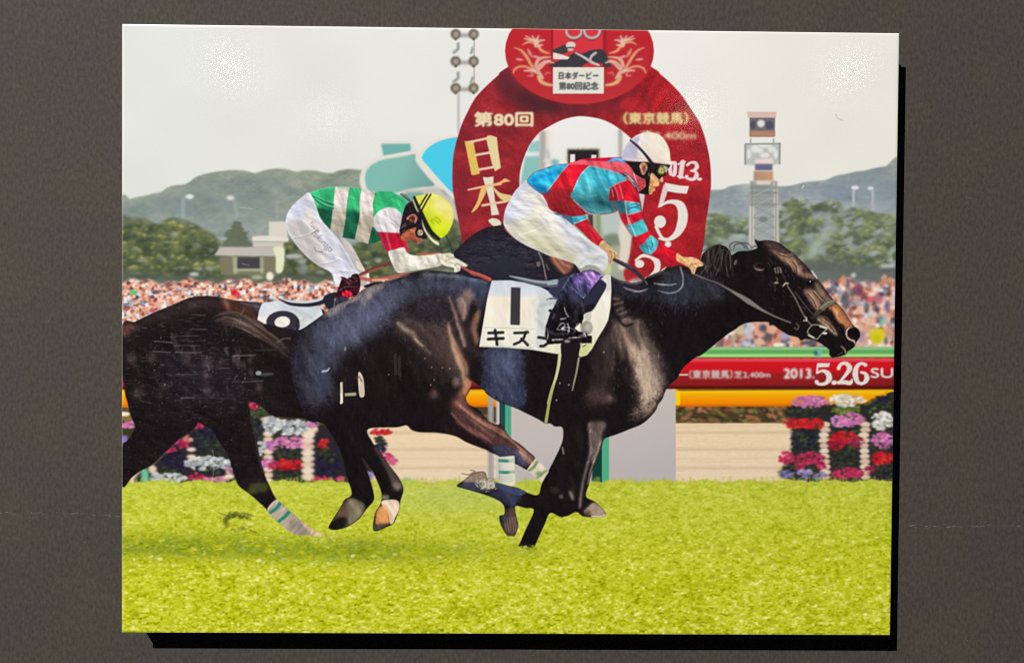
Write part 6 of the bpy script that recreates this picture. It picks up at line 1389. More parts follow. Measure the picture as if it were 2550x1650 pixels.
    S(C3, [(1310, 720), (1320, 745)], 5, (236, 234, 230), .9, .9)
    for pts_ in ([(930, 540), (960, 480)], [(1160, 590), (1210, 530), (1220, 430)], [(1290, 330), (1300, 460)], [(900, 690), (960, 720), (1080, 715)]):
        S(C3, pts_, 5, (74, 72, 78), 1.8, .8)
    E(C3, 1110, 805, 36, 20, (120, 112, 106), 1.4, .9); S(C3, [(865, 312), (920, 300), (990, 305)], [3, 6, 6], (84, 90, 104), .9, .95); E(C3, 910, 445, 26, 18, (36, 34, 40), 1.2)
    P(C3, [(1160, 510), (1230, 400), (1240, 520), (1200, 640), (1150, 620)], (40, 38, 42), 2, .7)
    # torso
    layer('printed_silks', 'printed_jockey#1', 'red and turquoise striped silks')
    RD, RDD = (222, 28, 48), (130, 36, 42)
    m, b = P(A4, [(430, 885), (520, 772), (640, 725), (820, 662), (1000, 640), (1130, 610), (1240, 573), (1400, 560), (1600, 550), (1840, 548), (1900, 605), (1965, 710), (2015, 860), (2060, 960), (2090, 1060), (1800, 1250), (1745, 1340), (1600, 1382), (1450, 1388), (1340, 1372), (1250, 1398), (1130, 1412), (960, 1388), (770, 1312), (720, 1205), (655, 1100), (600, 1060), (480, 970)], RD, .7)
    TM = full(m, b)
    P(A4, [(740, 1010), (930, 1020), (1100, 990), (1130, 1180), (1350, 1400), (900, 1400), (740, 1300), (650, 1120)], RDD, 5, .95, clip=TM)
    P(A4, [(690, 1110), (800, 1120), (900, 1150), (790, 1160)], (206, 46, 52), 3, .7, clip=TM); P(A4, [(840, 1180), (1050, 1200), (1000, 1300), (860, 1260)], (146, 40, 42), 6, .6, clip=TM)
    for pts_ in ([(900, 880), (930, 980)], [(1060, 860), (1080, 980)], [(1000, 720), (1080, 760)]):
        S(A4, pts_, 6, (240, 70, 80), 2.5, .6, TM)
    P(A4, [(430, 885), (520, 770), (640, 722), (820, 658), (1035, 642), (960, 730), (880, 840), (790, 960), (735, 1020), (712, 1062), (610, 1062), (480, 970)], (32, 170, 220), .9, clip=TM)
    P(A4, [(450, 920), (600, 950), (740, 1010), (710, 1070), (580, 1050)], (28, 104, 156), 4, .85, clip=TM)
    for pts_, c in (([(540, 780), (680, 770), (820, 700), (960, 670)], (96, 212, 236)), ([(620, 880), (700, 930), (760, 960)], (86, 206, 230)), ([(480, 880), (560, 850), (660, 830)], (24, 130, 190)), ([(700, 780), (800, 790), (860, 800)], (30, 140, 210))):
        S(A4, pts_, 7, c, 3, .75, TM)
    m, b = P(A4, [(1345, 672), (1480, 700), (1620, 730), (1780, 780), (1860, 825), (1890, 882), (1760, 932), (1665, 990), (1645, 1100), (1680, 1190), (1760, 1260), (1745, 1340), (1600, 1382), (1450, 1386), (1340, 1370), (1220, 1272), (1110, 1172), (1064, 1112), (1112, 1020), (1180, 862), (1235, 775)], lambda X, Y: ramp((Y - 410) / 125, (0, (66, 192, 214)), (.35, (70, 184, 204)), (.6, (58, 146, 158)), (.75, (46, 106, 116)), (1, (66, 140, 146))), .8, clip=TM)
    B2M = full(m, b) * TM
    for pts_, w, c, a_ in (([(1300, 800), (1330, 920), (1360, 1050)], 4, (150, 224, 232), .8), ([(1420, 700), (1480, 850), (1590, 1060)], 5, (34, 130, 176), .8), ([(1450, 720), (1530, 900), (1620, 1060)], 3, (130, 220, 230), .7), ([(1600, 740), (1610, 850), (1650, 960)], 5, (30, 136, 176), .8), ([(1640, 760), (1660, 860)], 4, (120, 216, 228), .7), ([(1700, 790), (1730, 870)], 5, (120, 214, 224), .7), ([(1190, 880), (1230, 1000), (1260, 1090)], 4, (120, 210, 220), .7), ([(1150, 1100), (1300, 1130), (1460, 1100)], 4, (110, 176, 180), .6), ([(1250, 1270), (1450, 1350), (1650, 1340)], 5, (110, 180, 184), .6), ([(1500, 1200), (1640, 1260), (1720, 1290)], 7, (34, 84, 96), .7), ([(1400, 760), (1380, 860), (1440, 960)], 8, (84, 204, 222), .6), ([(1560, 1130), (1650, 1230), (1700, 1300)], 3, (96, 160, 168), .6)):
        S(A4, pts_, w, c, 1.8, a_, B2M)
    P(A4, [(1000, 640), (1130, 608), (1240, 572), (1400, 590), (1700, 600), (1890, 625), (1960, 720), (2015, 870), (1930, 820), (1800, 765), (1620, 722), (1340, 662), (1040, 650)], (240, 96, 112), 1.6, .97, clip=TM)
    P(A4, [(1240, 572), (1400, 558), (1640, 552), (1620, 600), (1400, 595), (1300, 590)], (200, 26, 56), 1.5, .9, clip=TM)
    P(A4, [(1595, 625), (1680, 560), (1760, 545), (1850, 548), (1895, 625), (1760, 606), (1660, 612)], (72, 146, 208), 1, 1, clip=TM)
    S(A4, [(1640, 600), (1740, 575), (1840, 590)], 3, (130, 190, 230), 1, .8)
    for pts_ in ([(1035, 650), (960, 735), (870, 850), (780, 970), (725, 1030)], [(1345, 672), (1240, 775), (1185, 860), (1150, 950), (1110, 1025)], [(1345, 668), (1480, 695), (1620, 728), (1780, 778)], [(1110, 1172), (1220, 1275), (1340, 1372), (1500, 1386)]):
        S(A4, pts_, 1.9, (190, 216, 226), .6, .85)
    # near sleeve
    sl = np.vstack([fr(A4, [(1665, 990), (1760, 932), (1890, 882), (1960, 882), (2020, 960), (2065, 1050), (2098, 1200), (2112, 1330), (2140, 1430)]), fr(B3, [(1685, 110), (1735, 210), (1772, 292), (1860, 370), (1990, 468), (2092, 520), (2086, 600), (2040, 642), (1900, 592), (1762, 542), (1690, 512), (1640, 440), (1590, 340), (1530, 280), (1470, 190), (1425, 110), (1392, 10)]), fr(A4, [(1745, 1340), (1700, 1200), (1640, 1180), (1645, 1080)])])
    m, b = P(SRC, sl, RD, .7)
    LM = full(m, b)
    P(A4, [(1660, 1000), (1720, 970), (1770, 1190), (1640, 1200)], (128, 32, 44), 3, .9, clip=LM)
    for pts_ in ([(1720, 980), (1760, 1090), (1780, 1180)], [(1790, 950), (1820, 1060), (1840, 1150)], [(1680, 1010), (1700, 1130)]):
        S(A4, pts_, 2.4, (240, 150, 150), 1, .8, LM)
    E(A4, 1870, 1030, 30, 44, (150, 22, 40), 3, .7, clip=LM); P(A4, [(1950, 900), (2060, 1060), (2090, 1190), (1980, 1100)], (238, 50, 66), 5, .6, clip=LM)
    TQ = lambda X, Y: ramp((X - 1545) / 42 - (Y - 500) / 220, (0, (48, 96, 110)), (.35, (60, 140, 152)), (.5, (70, 196, 216)), (1, (78, 206, 222)))
    P(A4, [(1690, 1180), (1870, 1190), (2098, 1225), (2112, 1335), (1995, 1372), (1900, 1388), (1780, 1378), (1735, 1290)], TQ, .8, clip=LM, sm=False)
    P(B3, [(1468, 172), (1540, 182), (1685, 118), (1720, 188), (1742, 262), (1602, 327), (1540, 290)], lambda X, Y: ramp((X - 1560) / 30, (0, (56, 130, 142)), (1, (76, 196, 208))), .8, clip=LM, sm=False)
    P(B3, [(1636, 440), (1700, 390), (1782, 306), (1862, 372), (1832, 480), (1762, 540), (1690, 512)], lambda X, Y: ramp((X - 1600) / 26, (0, (58, 132, 144)), (1, (80, 194, 208))), .8, clip=LM)
    P(A4, [(1790, 1390), (1900, 1390), (1920, 1530), (1850, 1530)], (140, 28, 44), 2.5, .8, clip=LM); P(B3, [(1600, 340), (1660, 310), (1680, 400), (1640, 430)], (160, 26, 46), 3, .7, clip=LM)
    E(A4, 1995, 1470, 24, 44, (140, 20, 36), 2.5, .7, clip=LM)
    for pts_ in ([(1940, 1290), (2000, 1280), (2090, 1260)], [(1930, 1330), (1990, 1290), (2060, 1300)], [(1960, 1250), (2040, 1235)]):
        S(A4, pts_, 3.4, (24, 120, 150), 1.1, .8, LM); S(A4, np.array(pts_) + (0, 16), 2.2, (160, 232, 240), .9, .8, LM)
    for pts_ in ([(1720, 400), (1760, 430), (1770, 480)], [(1780, 360), (1800, 420), (1780, 470)], [(1740, 440), (1750, 500)]):
        S(B3, pts_, 3, (28, 110, 130), 1.1, .8, LM); S(B3, np.array(pts_) + (12, 0), 2, (160, 226, 232), .9, .7, LM)
    S(B3, [(1570, 250), (1600, 315)], 2, (190, 230, 232), .9, .7, LM); S(B3, [(1640, 170), (1680, 220)], 2, (150, 222, 226), .9, .6, LM)
    S(A4, [(1878, 1190), (1885, 1290), (1900, 1390), (1935, 1540)], 2.4, (236, 206, 206), .7, .85, LM); S(B3, [(1520, 110), (1545, 190), (1600, 320)], 2.2, (216, 232, 232), .7, .75, LM)
    S(A4, [(1900, 1388), (2000, 1372), (2110, 1338)], 1.8, (216, 232, 236), .6, .8, LM); S(A4, [(1870, 1192), (2000, 1206), (2098, 1224)], 1.6, (216, 226, 232), .6, .7, LM)
    P(B3, [(1770, 540), (1830, 520), (1950, 560), (2060, 600), (2040, 640), (1900, 592)], (160, 26, 48), 3, .8, clip=LM)
    S(A4, [(1660, 990), (1760, 935), (1890, 885)], 2, (200, 214, 224), .6, .85); S(A4, [(1858, 790), (1960, 880), (2030, 970), (2080, 1065)], [9, 12, 9, 6], (60, 44, 54), 1, .95)
    for pts_ in ([(1850, 775), (1950, 850), (2030, 950), (2080, 1055)], [(1870, 830), (1960, 900), (2020, 980)], [(1910, 820), (1990, 900)]):
        S(A4, pts_, 2.2, (226, 216, 220), .6, .85)
    S(A4, [(2098, 1200), (2112, 1335), (2145, 1440), (2180, 1540)], 2, (70, 26, 36), .8, .6)
    layer('printed_hand', 'printed_jockey#1', 'bare hands on the reins')
    m, b = P(B4, [(24, 318), (100, 362), (200, 368), (262, 390), (326, 446), (292, 472), (252, 480), (222, 550), (196, 542), (160, 482), (90, 440), (22, 402)], (236, 186, 130), .7)
    HM = full(m, b)
    P(B4, [(30, 400), (120, 430), (180, 490), (210, 545), (150, 480)], (186, 130, 84), 2.6, .8, clip=HM); P(B4, [(110, 375), (200, 375), (280, 420), (220, 430)], (248, 208, 160), 3, .8, clip=HM)
    for pts_ in ([(200, 460), (240, 430), (280, 440)], [(210, 530), (225, 470)], [(170, 470), (200, 430)]):
        S(B4, pts_, 2, (170, 112, 70), .9, .8, HM)
    # head
    layer('printed_head', 'printed_jockey#1', 'face in profile with goggles and dark hair')
    P(A5, [(330, 590), (480, 600), (700, 620), (980, 650), (960, 720), (880, 820), (830, 860), (720, 880), (700, 980), (690, 1090), (560, 1080), (545, 1040), (600, 1000), (640, 960), (640, 890), (560, 850), (470, 790), (420, 700)], (34, 28, 30), .7)
    P(A5, [(475, 800), (560, 850), (640, 890), (640, 960), (560, 1040), (545, 1040), (510, 920)], (196, 64, 78), .9)
    P(A5, [(705, 800), (740, 780), (790, 810), (830, 860), (880, 830), (895, 890), (880, 920), (840, 915), (830, 970), (800, 985), (770, 990), (778, 1030), (740, 1055), (725, 1088), (690, 1085), (680, 1000), (700, 940)], (232, 178, 122), .8)
    P(A5, [(700, 900), (760, 900), (760, 980), (710, 1060), (685, 1040)], (206, 146, 94), 2.4, .8)
    S(A5, [(830, 880), (850, 910), (880, 918)], 2.4, (110, 66, 50), .8, .9); S(A5, [(760, 985), (800, 985), (826, 970)], 2.4, (120, 60, 44), .8, .9); S(A5, [(760, 1010), (772, 1030)], 2.4, (190, 96, 76), .9, .8); S(A5, [(840, 860), (880, 850)], 3, (244, 202, 160), 1, .8)
    m, b = P(A5, [(545, 680), (560, 640), (610, 628), (650, 650), (662, 700), (640, 760), (605, 805), (580, 790), (560, 740)], (204, 142, 116), .8)
    P(A5, [(590, 690), (620, 670), (635, 710), (610, 770), (595, 740)], (110, 54, 44), 1.4, .9); S(A5, [(555, 690), (575, 645), (620, 640)], 2.4, (230, 176, 150), .8, .8)
    S(A5, [(735, 640), (760, 700), (790, 780), (840, 850)], [8, 10, 10, 7], (28, 24, 28), .8)
    E(A5, 868, 748, 78, 88, (40, 36, 34), .9); E(A5, 868, 745, 52, 56, (150, 148, 60), 1); E(A5, 866, 742, 32, 34, (196, 196, 120), 1.2); E(A5, 870, 745, 14, 16, (130, 130, 60), 1)
    P(A5, [(890, 680), (940, 690), (965, 730), (930, 770), (915, 720)], (214, 206, 190), .9); S(A5, [(850, 680), (900, 672), (950, 690)], 3, (150, 146, 130), .9, .8)
    S(A5, [(680, 780), (690, 820)], 3, (150, 156, 160), .9, .8); S(A5, [(655, 880), (660, 980), (650, 1060)], 7, (28, 22, 24), .8)
    layer('printed_cap', 'printed_jockey#1', 'white riding cap with black goggle strap')
    m, b = P(A5, [(283, 560), (300, 480), (345, 370), (410, 290), (500, 220), (600, 185), (645, 180), (655, 150), (690, 175), (780, 190), (870, 240), (940, 330), (985, 440), (1000, 560), (1015, 608), (1085, 600), (1050, 630), (980, 650), (850, 635), (700, 612), (560, 608), (420, 600), (330, 588)], lambda X, Y: ramp((X - 1548) / 120, (0, (206, 202, 222)), (.25, (222, 216, 226)), (.32, (236, 228, 222)), (.7, (240, 232, 214)), (1, (246, 238, 218))), .7)
    CM = full(m, b)
    P(A5, [(300, 560), (330, 430), (420, 310), (540, 240), (545, 300), (520, 420), (490, 560)], (184, 180, 206), 3, .9, clip=CM)
    S(A5, [(600, 200), (560, 290), (540, 340)], 4, (250, 246, 240), 1.4, .9, CM)
    P(A5, [(590, 330), (700, 420), (820, 560), (760, 600), (640, 480)], (222, 214, 206), 6, .8, clip=CM)
    for y_ in (470, 500, 530, 550):
        S(A5, [(510, y_), (580, y_ + 4), (650, y_ - 4)], 2, (252, 248, 244), .9, .6, CM); S(A5, [(515, y_ + 12), (590, y_ + 18)], 1.6, (196, 190, 196), .9, .6, CM)
    S(A5, [(300, 560), (450, 560), (620, 570), (760, 600), (900, 600), (1000, 600)], 3, (228, 196, 206), 1.4, .6, CM); S(A5, [(340, 590), (560, 606), (760, 622), (980, 646)], 2.4, (190, 170, 150), .9, .7)
    S(A5, [(410, 295), (500, 370), (590, 460), (680, 570), (760, 690)], [4, 5.5, 6, 7.5, 9], (40, 36, 42), .7)


def paint_wear():
    """scratches and rubbed specks on the laminate"""
    rg = np.random.default_rng(90)
    CUR[0] = 255
    Lc = (196, 188, 196)
    for x0, y0, x1, y1, a_ in ((430, 920, 640, 936, .8), (690, 932, 1010, 938, .95), (700, 742, 980, 738, .7), (450, 800, 660, 815, .7), (690, 798, 1060, 796, .5), (680, 855, 960, 855, .5), (890, 490, 1060, 495, .6), (870, 660, 1080, 662, .7), (300, 640, 360, 645, .8), (700, 1190, 960, 1195, .6), (1490, 1285, 1740, 1272, .9), (1380, 975, 1650, 968, .8), (1580, 750, 1680, 748, .4), (1640, 910, 1900, 905, .4), (620, 1205, 900, 1212, .4), (520, 1080, 570, 1082, .5), (760, 1475, 930, 1474, .8), (270, 1500, 420, 1540, .6)):
        S(C1, [(x0, y0), ((x0 + x1) / 2, (y0 + y1) / 2 + rg.uniform(-2, 2)), (x1, y1)], rg.uniform(.9, 1.6), Lc, .45, a_ * .8, ident=False)
    for i in range(260):
        x, y = rg.uniform(100, 1500), rg.uniform(480, 1700)
        if y < 600 and x < 500:
            continue
        L = rg.uniform(6, 70) if rg.random() < .6 else rg.uniform(2, 8)
        S(C1, [(x, y), (x + L, y + rg.uniform(-2, 2))], rg.uniform(.7, 1.3), (168, 156, 158), .5, rg.uniform(.15, .5), ident=False)
    for i in range(260):
        x, y = rg.uniform(95, 1700), rg.uniform(800, 2400)
        E(C1, x, y, rg.uniform(3, 8), rg.uniform(3, 7), (150, 140, 142), .7, rg.uniform(.15, .5), clip=(IMG.sum(2) < 200).astype(np.float32) if i == 0 else None, ident=False) if IMG[int(min(CH - 1, to_cv(fr(C1, [(x, y)]))[0, 1])), int(min(CW - 1, max(0, to_cv(fr(C1, [(x, y)]))[0, 0])))].sum() < 190 else None
    E(C1, 1685, 1180, 36, 26, (176, 190, 186), 1.4, .8, ident=False); S(C1, [(1720, 1200), (1850, 1190)], 5, (120, 126, 128), 2, .6, ident=False)
    for x, y in ((1515, 1010), (1595, 1112), (1722, 1117), (1812, 1128), (1625, 1262), (1088, 1200), (1585, 1322)):
        E(C2, x, y, 7, 7, (214, 206, 206), .5, .9, ident=False)
    for x, y in ((1020, 1302), (1128, 1322), (1542, 935), (980, 1505)):
        E(C3, x, y, 9, 10, (196, 190, 186), .5, .9, ident=False)
    for x in (1150, 1170, 1195, 1215):
        S(C2, [(x, rg.uniform(940, 1000)), (x + 8, rg.uniform(1080, 1160)), (x + 14, rg.uniform(1180, 1250))], 1.4, (140, 126, 120), .7, .5, ident=False)
    S(C4, [(1140, 650), (1160, 800), (1150, 950), (1135, 1040)], 1, (226, 220, 220), .5, .7, ident=False)
    S(E1, [(1165, 120), (1180, 155), (1225, 172)], 1.6, (170, 170, 160), .6, .8, ident=False); S(E1, [(880, 750), (893, 728)], 2, (246, 246, 246), .6, .9, ident=False)
    S(D4, [(1180, 445), (1300, 462)], 1.5, (200, 204, 200), .6, .7, ident=False); S(D4, [(1200, 985), (1275, 1000)], 1.2, (190, 190, 190), .5, .7, ident=False)


def paint_grass_over_hooves():
    layer('printed_turf', None, 'bright yellow green turf in the lower part of the picture')
    rg = np.random.default_rng(95)
    for f, x, y, rx, ry in ((D2, 700, 1512, 130, 34), (C4, 2460, 1735, 150, 34), (D2, 575, 1402, 50, 16)):
        E(f, x, y, rx, ry, (176, 186, 62), 6, .95)
        for i in range(46):
            E(f, x + rg.normal() * rx * .55, y - ry * .3 + rg.normal() * ry * .6, rg.uniform(2.5, 6) * f[2], rg.uniform(1.6, 3.4) * f[2], np.array([182, 190, 60]) + rg.uniform(-34, 40), 1.6, rg.uniform(.4, .85), rg.uniform(-20, 20))


paint_background()
paint_arch()
paint_crowd()
paint_rails()
paint_turf()
paint_second_horse()
paint_second_rider()
for nm, args in (('printed_breeches', (28, 46, 9, .045, 801)), ('printed_breeches', (62, 60, 12, .045, 802)), ('printed_silks', (68, 44, 10, .085, 803)), ('printed_silks', (20, 30, 9, .05, 804)), ('printed_cap', (30, 30, 16, .03, 805)), ('printed_glove', (30, 12, 4, .08, 806)), ('printed_head', (20, 8, 4, .10, 807)), ('printed_boot', (60, 12, 5, .2, 808))):
    folds(part_mask(nm, 'printed_jockey'), *args)
folds(part_mask('printed_saddle_cloth', 'printed_racehorse'), 40, 40, 12, .03, 809)
paint_winner()
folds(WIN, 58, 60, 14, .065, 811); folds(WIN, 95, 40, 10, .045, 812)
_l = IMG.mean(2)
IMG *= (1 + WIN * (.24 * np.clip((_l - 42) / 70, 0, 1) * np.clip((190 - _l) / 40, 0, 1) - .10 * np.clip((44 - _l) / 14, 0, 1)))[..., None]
np.clip(IMG, 0, 250, out=IMG)
paint_tack()
paint_lead_rider()
for nm, args in (('printed_breeches', (40, 60, 11, .045, 821)), ('printed_breeches', (12, 34, 8, .035, 822)), ('printed_silks', (66, 46, 9, .09, 823)), ('printed_silks', (15, 26, 8, .05, 824)), ('printed_cap', (60, 30, 12, .025, 825)), ('printed_hand', (30, 10, 4, .09, 826)), ('printed_head', (30, 8, 4, .09, 827)), ('printed_boot', (60, 16, 6, .22, 828))):
    folds(part_mask(nm, 'printed_jockey#1'), *args)
folds(part_mask('printed_saddle_cloth', 'printed_racehorse#1'), 75, 50, 14, .025, 829)
paint_grass_over_hooves()
paint_wear()
# crisp the print as a sharpened photograph is
for _k in range(3):
    _c = IMG[..., _k]
    IMG[..., _k] = np.clip(_c + .55 * (_c - gblur(_c.copy(), 2.6)), 0, 255)
# ------------------------------------------------------------------ materials
def new_mat(name):
    m = bpy.data.materials.new(name)
    m.use_nodes = True
    nt = m.node_tree
    return m, nt, nt.nodes["Principled BSDF"]


def nd(nt, kind, **kw):
    n = nt.nodes.new(kind)
    for k, v in kw.items():
        if k in n.inputs:
            n.inputs[k].default_value = v
        else:
            setattr(n, k, v)
    return n


def laminate_bump(nt, bsdf):
    """orange-peel relief and hairline wear of a glossy laminated print"""
    L = nt.links
    tc = nd(nt, 'ShaderNodeTexCoord')
    n1 = nd(nt, 'ShaderNodeTexNoise', Scale=560.0, Detail=1.5, Roughness=.55)
    n2 = nd(nt, 'ShaderNodeTexNoise', Scale=34.0, Detail=1.0, Roughness=.5)
    L.new(tc.outputs['Object'], n1.inputs['Vector']); L.new(tc.outputs['Object'], n2.inputs['Vector'])
    b1 = nd(nt, 'ShaderNodeBump', Strength=.050, Distance=.00020)
    b2 = nd(nt, 'ShaderNodeBump', Strength=.10, Distance=.0005)
    L.new(n1.outputs['Fac'], b1.inputs['Height']); L.new(n2.outputs['Fac'], b2.inputs['Height'])
    L.new(b2.outputs['Normal'], b1.inputs['Normal'])
    L.new(b1.outputs['Normal'], bsdf.inputs['Normal'])


mat_print, nt, bs = new_mat("glossy_print")
at = nd(nt, 'ShaderNodeVertexColor', layer_name="ink")
nt.links.new(at.outputs['Color'], bs.inputs['Base Color'])
bs.inputs['Roughness'].default_value = .12
bs.inputs['Specular IOR Level'].default_value = .42
laminate_bump(nt, bs)

mat_edge, nt, bs = new_mat("paper_edge")
nz = nd(nt, 'ShaderNodeTexNoise', Scale=420.0, Detail=3.0)
rp = nd(nt, 'ShaderNodeValToRGB')
rp.color_ramp.elements[0].color = (.62, .60, .55, 1); rp.color_ramp.elements[1].color = (.86, .85, .80, 1)
nt.links.new(nz.outputs['Fac'], rp.inputs['Fac']); nt.links.new(rp.outputs['Color'], bs.inputs['Base Color'])
bs.inputs['Roughness'].default_value = .35

mat_board, nt, bs = new_mat("black_board")
nz = nd(nt, 'ShaderNodeTexNoise', Scale=260.0, Detail=3.0)
rp = nd(nt, 'ShaderNodeValToRGB')
rp.color_ramp.elements[0].color = (.010, .009, .008, 1); rp.color_ramp.elements[1].color = (.022, .020, .018, 1)
nt.links.new(nz.outputs['Fac'], rp.inputs['Fac']); nt.links.new(rp.outputs['Color'], bs.inputs['Base Color'])
bs.inputs['Roughness'].default_value = .7

mat_felt, nt, bs = new_mat("charcoal_paper")
L = nt.links
tc = nd(nt, 'ShaderNodeTexCoord')
mp = nd(nt, 'ShaderNodeMapping'); mp.inputs['Scale'].default_value = (1.0, .55, 1.0)
L.new(tc.outputs['Object'], mp.inputs['Vector'])
n1 = nd(nt, 'ShaderNodeTexNoise', Scale=720.0, Detail=3.0, Roughness=.62)
n2 = nd(nt, 'ShaderNodeTexNoise', Scale=26.0, Detail=3.0, Roughness=.6)
L.new(mp.outputs['Vector'], n1.inputs['Vector']); L.new(tc.outputs['Object'], n2.inputs['Vector'])
r1 = nd(nt, 'ShaderNodeValToRGB')
r1.color_ramp.elements[0].position = .25; r1.color_ramp.elements[1].position = .78
r1.color_ramp.elements[0].color = (.0440, .0365, .0302, 1); r1.color_ramp.elements[1].color = (.0900, .0750, .0620, 1)
L.new(n1.outputs['Fac'], r1.inputs['Fac'])
r2 = nd(nt, 'ShaderNodeValToRGB')
r2.color_ramp.elements[0].position = .35; r2.color_ramp.elements[1].position = .68
r2.color_ramp.elements[0].color = (.97, .93, 1.02, 1); r2.color_ramp.elements[1].color = (1.03, 1.06, .96, 1)
L.new(n2.outputs['Fac'], r2.inputs['Fac'])
mx = nd(nt, 'ShaderNodeMix', data_type='RGBA', blend_type='MULTIPLY')
mx.inputs['Factor'].default_value = 1.0
L.new(r1.outputs['Color'], mx.inputs['A']); L.new(r2.outputs['Color'], mx.inputs['B'])
L.new(mx.outputs['Result'], bs.inputs['Base Color'])
bp = nd(nt, 'ShaderNodeBump', Strength=.34, Distance=.00035)
L.new(n1.outputs['Fac'], bp.inputs['Height']); L.new(bp.outputs['Normal'], bs.inputs['Normal'])
bs.inputs['Roughness'].default_value = .85
bs.inputs['Specular IOR Level'].default_value = .25

mat_crease, nt, bs = new_mat("rubbed_fibre")
nz = nd(nt, 'ShaderNodeTexNoise', Scale=600.0, Detail=2.0)
rp = nd(nt, 'ShaderNodeValToRGB')
rp.color_ramp.elements[0].color = (.10, .085, .07, 1); rp.color_ramp.elements[1].color = (.24, .21, .18, 1)
nt.links.new(nz.outputs['Fac'], rp.inputs['Fac']); nt.links.new(rp.outputs['Color'], bs.inputs['Base Color'])
bs.inputs['Roughness'].default_value = .9


# ------------------------------------------------------------------ geometry
def link(name, me, mat, parent=None):
    o = bpy.data.objects.new(name, me)
    scene.collection.objects.link(o)
    if mat:
        me.materials.append(mat)
    o.parent = parent
    return o


def mesh_from(verts, faces, name):
    me = bpy.data.meshes.new(name)
    me.from_pydata([tuple(v) for v in verts], [], [tuple(f) for f in faces])
    me.update()
    return me


# surface the photograph lies on: one sheet with a pressed crease line
nx, ny = 60, 44
xs = np.linspace(-.9, .9, nx); ys = np.linspace(-.7, .7, ny)
V = [(x, y, 0) for y in ys for x in xs]
F = [(j * nx + i, j * nx + i + 1, (j + 1) * nx + i + 1, (j + 1) * nx + i) for j in range(ny - 1) for i in range(nx - 1)]
ground = link("backing_paper", mesh_from(V, F, "backing_paper"), mat_felt)
ground["kind"] = "structure"
ground["label"] = "dark charcoal paper backdrop with fine fibrous grain and a faint crease"
ground["category"] = "backdrop"


def on_table(px, py):
    """point of the photograph's view ray on the paper, used once to place the crease in metres"""
    R = cam.rotation_euler.to_matrix()
    import mathutils
    d = R @ mathutils.Vector(((px - 1275) / 1850, (825 - py) / 1850, -1))
    t = -cam.location.z / d.z
    return cam.location.x + d.x * t, cam.location.y + d.y * t


rg = np.random.default_rng(5)
(cx0, cy0), (cx1, cy1) = on_table(0, 1277), on_table(2550, 1311)
V, F = [], []
for i in range(420):
    t = rg.uniform(-.25, 1.25)
    x, y = cx0 + (cx1 - cx0) * t, cy0 + (cy1 - cy0) * t + rg.normal() * .00032 + .0004 * math.sin(t * 40)
    l = abs(rg.normal()) * .0011 + .0003; w = rg.uniform(.00007, .00020); a = rg.normal() * .25
    c, s = math.cos(a), math.sin(a)
    k = len(V)
    for ux, uy in ((-1, 0), (0, -1), (1, 0), (0, 1)):
        V.append((x + ux * l * c - uy * w * s, y + ux * l * s + uy * w * c, .00002 + (.00012 if ux == 0 else 0)))
    F.append((k, k + 1, k + 2, k + 3))
for i in range(90):
    x, y = rg.uniform(-.26, .26), rg.uniform(-.2, .2)
    l, w, a = rg.uniform(.0002, .0006), rg.uniform(.0001, .0002), rg.uniform(0, 3.1)
    c, s = math.cos(a), math.sin(a); k = len(V)
    for ux, uy in ((-1, 0), (0, -1), (1, 0), (0, 1)):
        V.append((x + ux * l * c - uy * w * s, y + ux * l * s + uy * w * c, .00002 + (.0001 if ux == 0 else 0)))
    F.append((k, k + 1, k + 2, k + 3))
crease = link("crease_fibres", mesh_from(V, F, "crease_fibres"), mat_crease, ground)
crease["kind"] = "stuff"

# the mounted photograph
photo = bpy.data.objects.new("mounted_photograph", None)
scene.collection.objects.link(photo)
photo["label"] = "glossy mounted photograph of two galloping racehorses lying on dark paper"
photo["category"] = "photograph"

hx, hy = PW / 2, PH / 2


def box(name, x0, x1, y0, y1, z0, z1, mat, bev):
    """block with a small bevel on every top edge"""
    V = [(x0, y0, z0), (x1, y0, z0), (x1, y1, z0), (x0, y1, z0), (x0, y0, z1 - bev), (x1, y0, z1 - bev), (x1, y1, z1 - bev), (x0, y1, z1 - bev),
         (x0 + bev, y0 + bev, z1), (x1 - bev, y0 + bev, z1), (x1 - bev, y1 - bev, z1), (x0 + bev, y1 - bev, z1)]
    F = [(3, 2, 1, 0), (8, 9, 10, 11)]
    for i in range(4):
        j = (i + 1) % 4
        F += [(i, j, 4 + j, 4 + i), (4 + i, 4 + j, 8 + j, 8 + i)]
    return link(name, mesh_from(V, F, name), mat, photo)


TS = .0009                                         # sheet thickness
board = box("backing_board", -hx + .0006, hx - .0006, -hy + .0006, hy - .0006, .0002, PT - TS - .00005, mat_board, .0002)
board["label"] = "black foam board behind the print"
rim = box("paper_rim", -hx - .0002, hx + .0002, -hy - .0002, hy + .0002, PT - TS, PT - .00020, mat_edge, .0002)
rim["label"] = "thin white cut edge of the print"

# printed face: one flat sheet, cut along the pictured things; every piece carries its own ink
img = np.clip(IMG, 0, 255)
sub = img.reshape(GY, SS, GX, SS, 3).mean((1, 3))
k = 4
# values at the corners of the cells
cor = np.pad(img, ((1, 1), (1, 1), (0, 0)), mode='edge')
corner = (cor[0::SS][:GY + 1, 0::SS][:, :GX + 1] + cor[1::SS][:GY + 1, 0::SS][:, :GX + 1] + cor[0::SS][:GY + 1, 1::SS][:, :GX + 1] + cor[1::SS][:GY + 1, 1::SS][:, :GX + 1]) / 4
c = corner / 255.0
lin = np.where(c <= .04045, c / 12.92, ((c + .055) / 1.055) ** 2.4)
INK_GAIN = 0.99
lin = np.clip(lin * INK_GAIN, 0.0, .94)
ids = IDS[SS // 2::SS, SS // 2::SS][:GY, :GX]
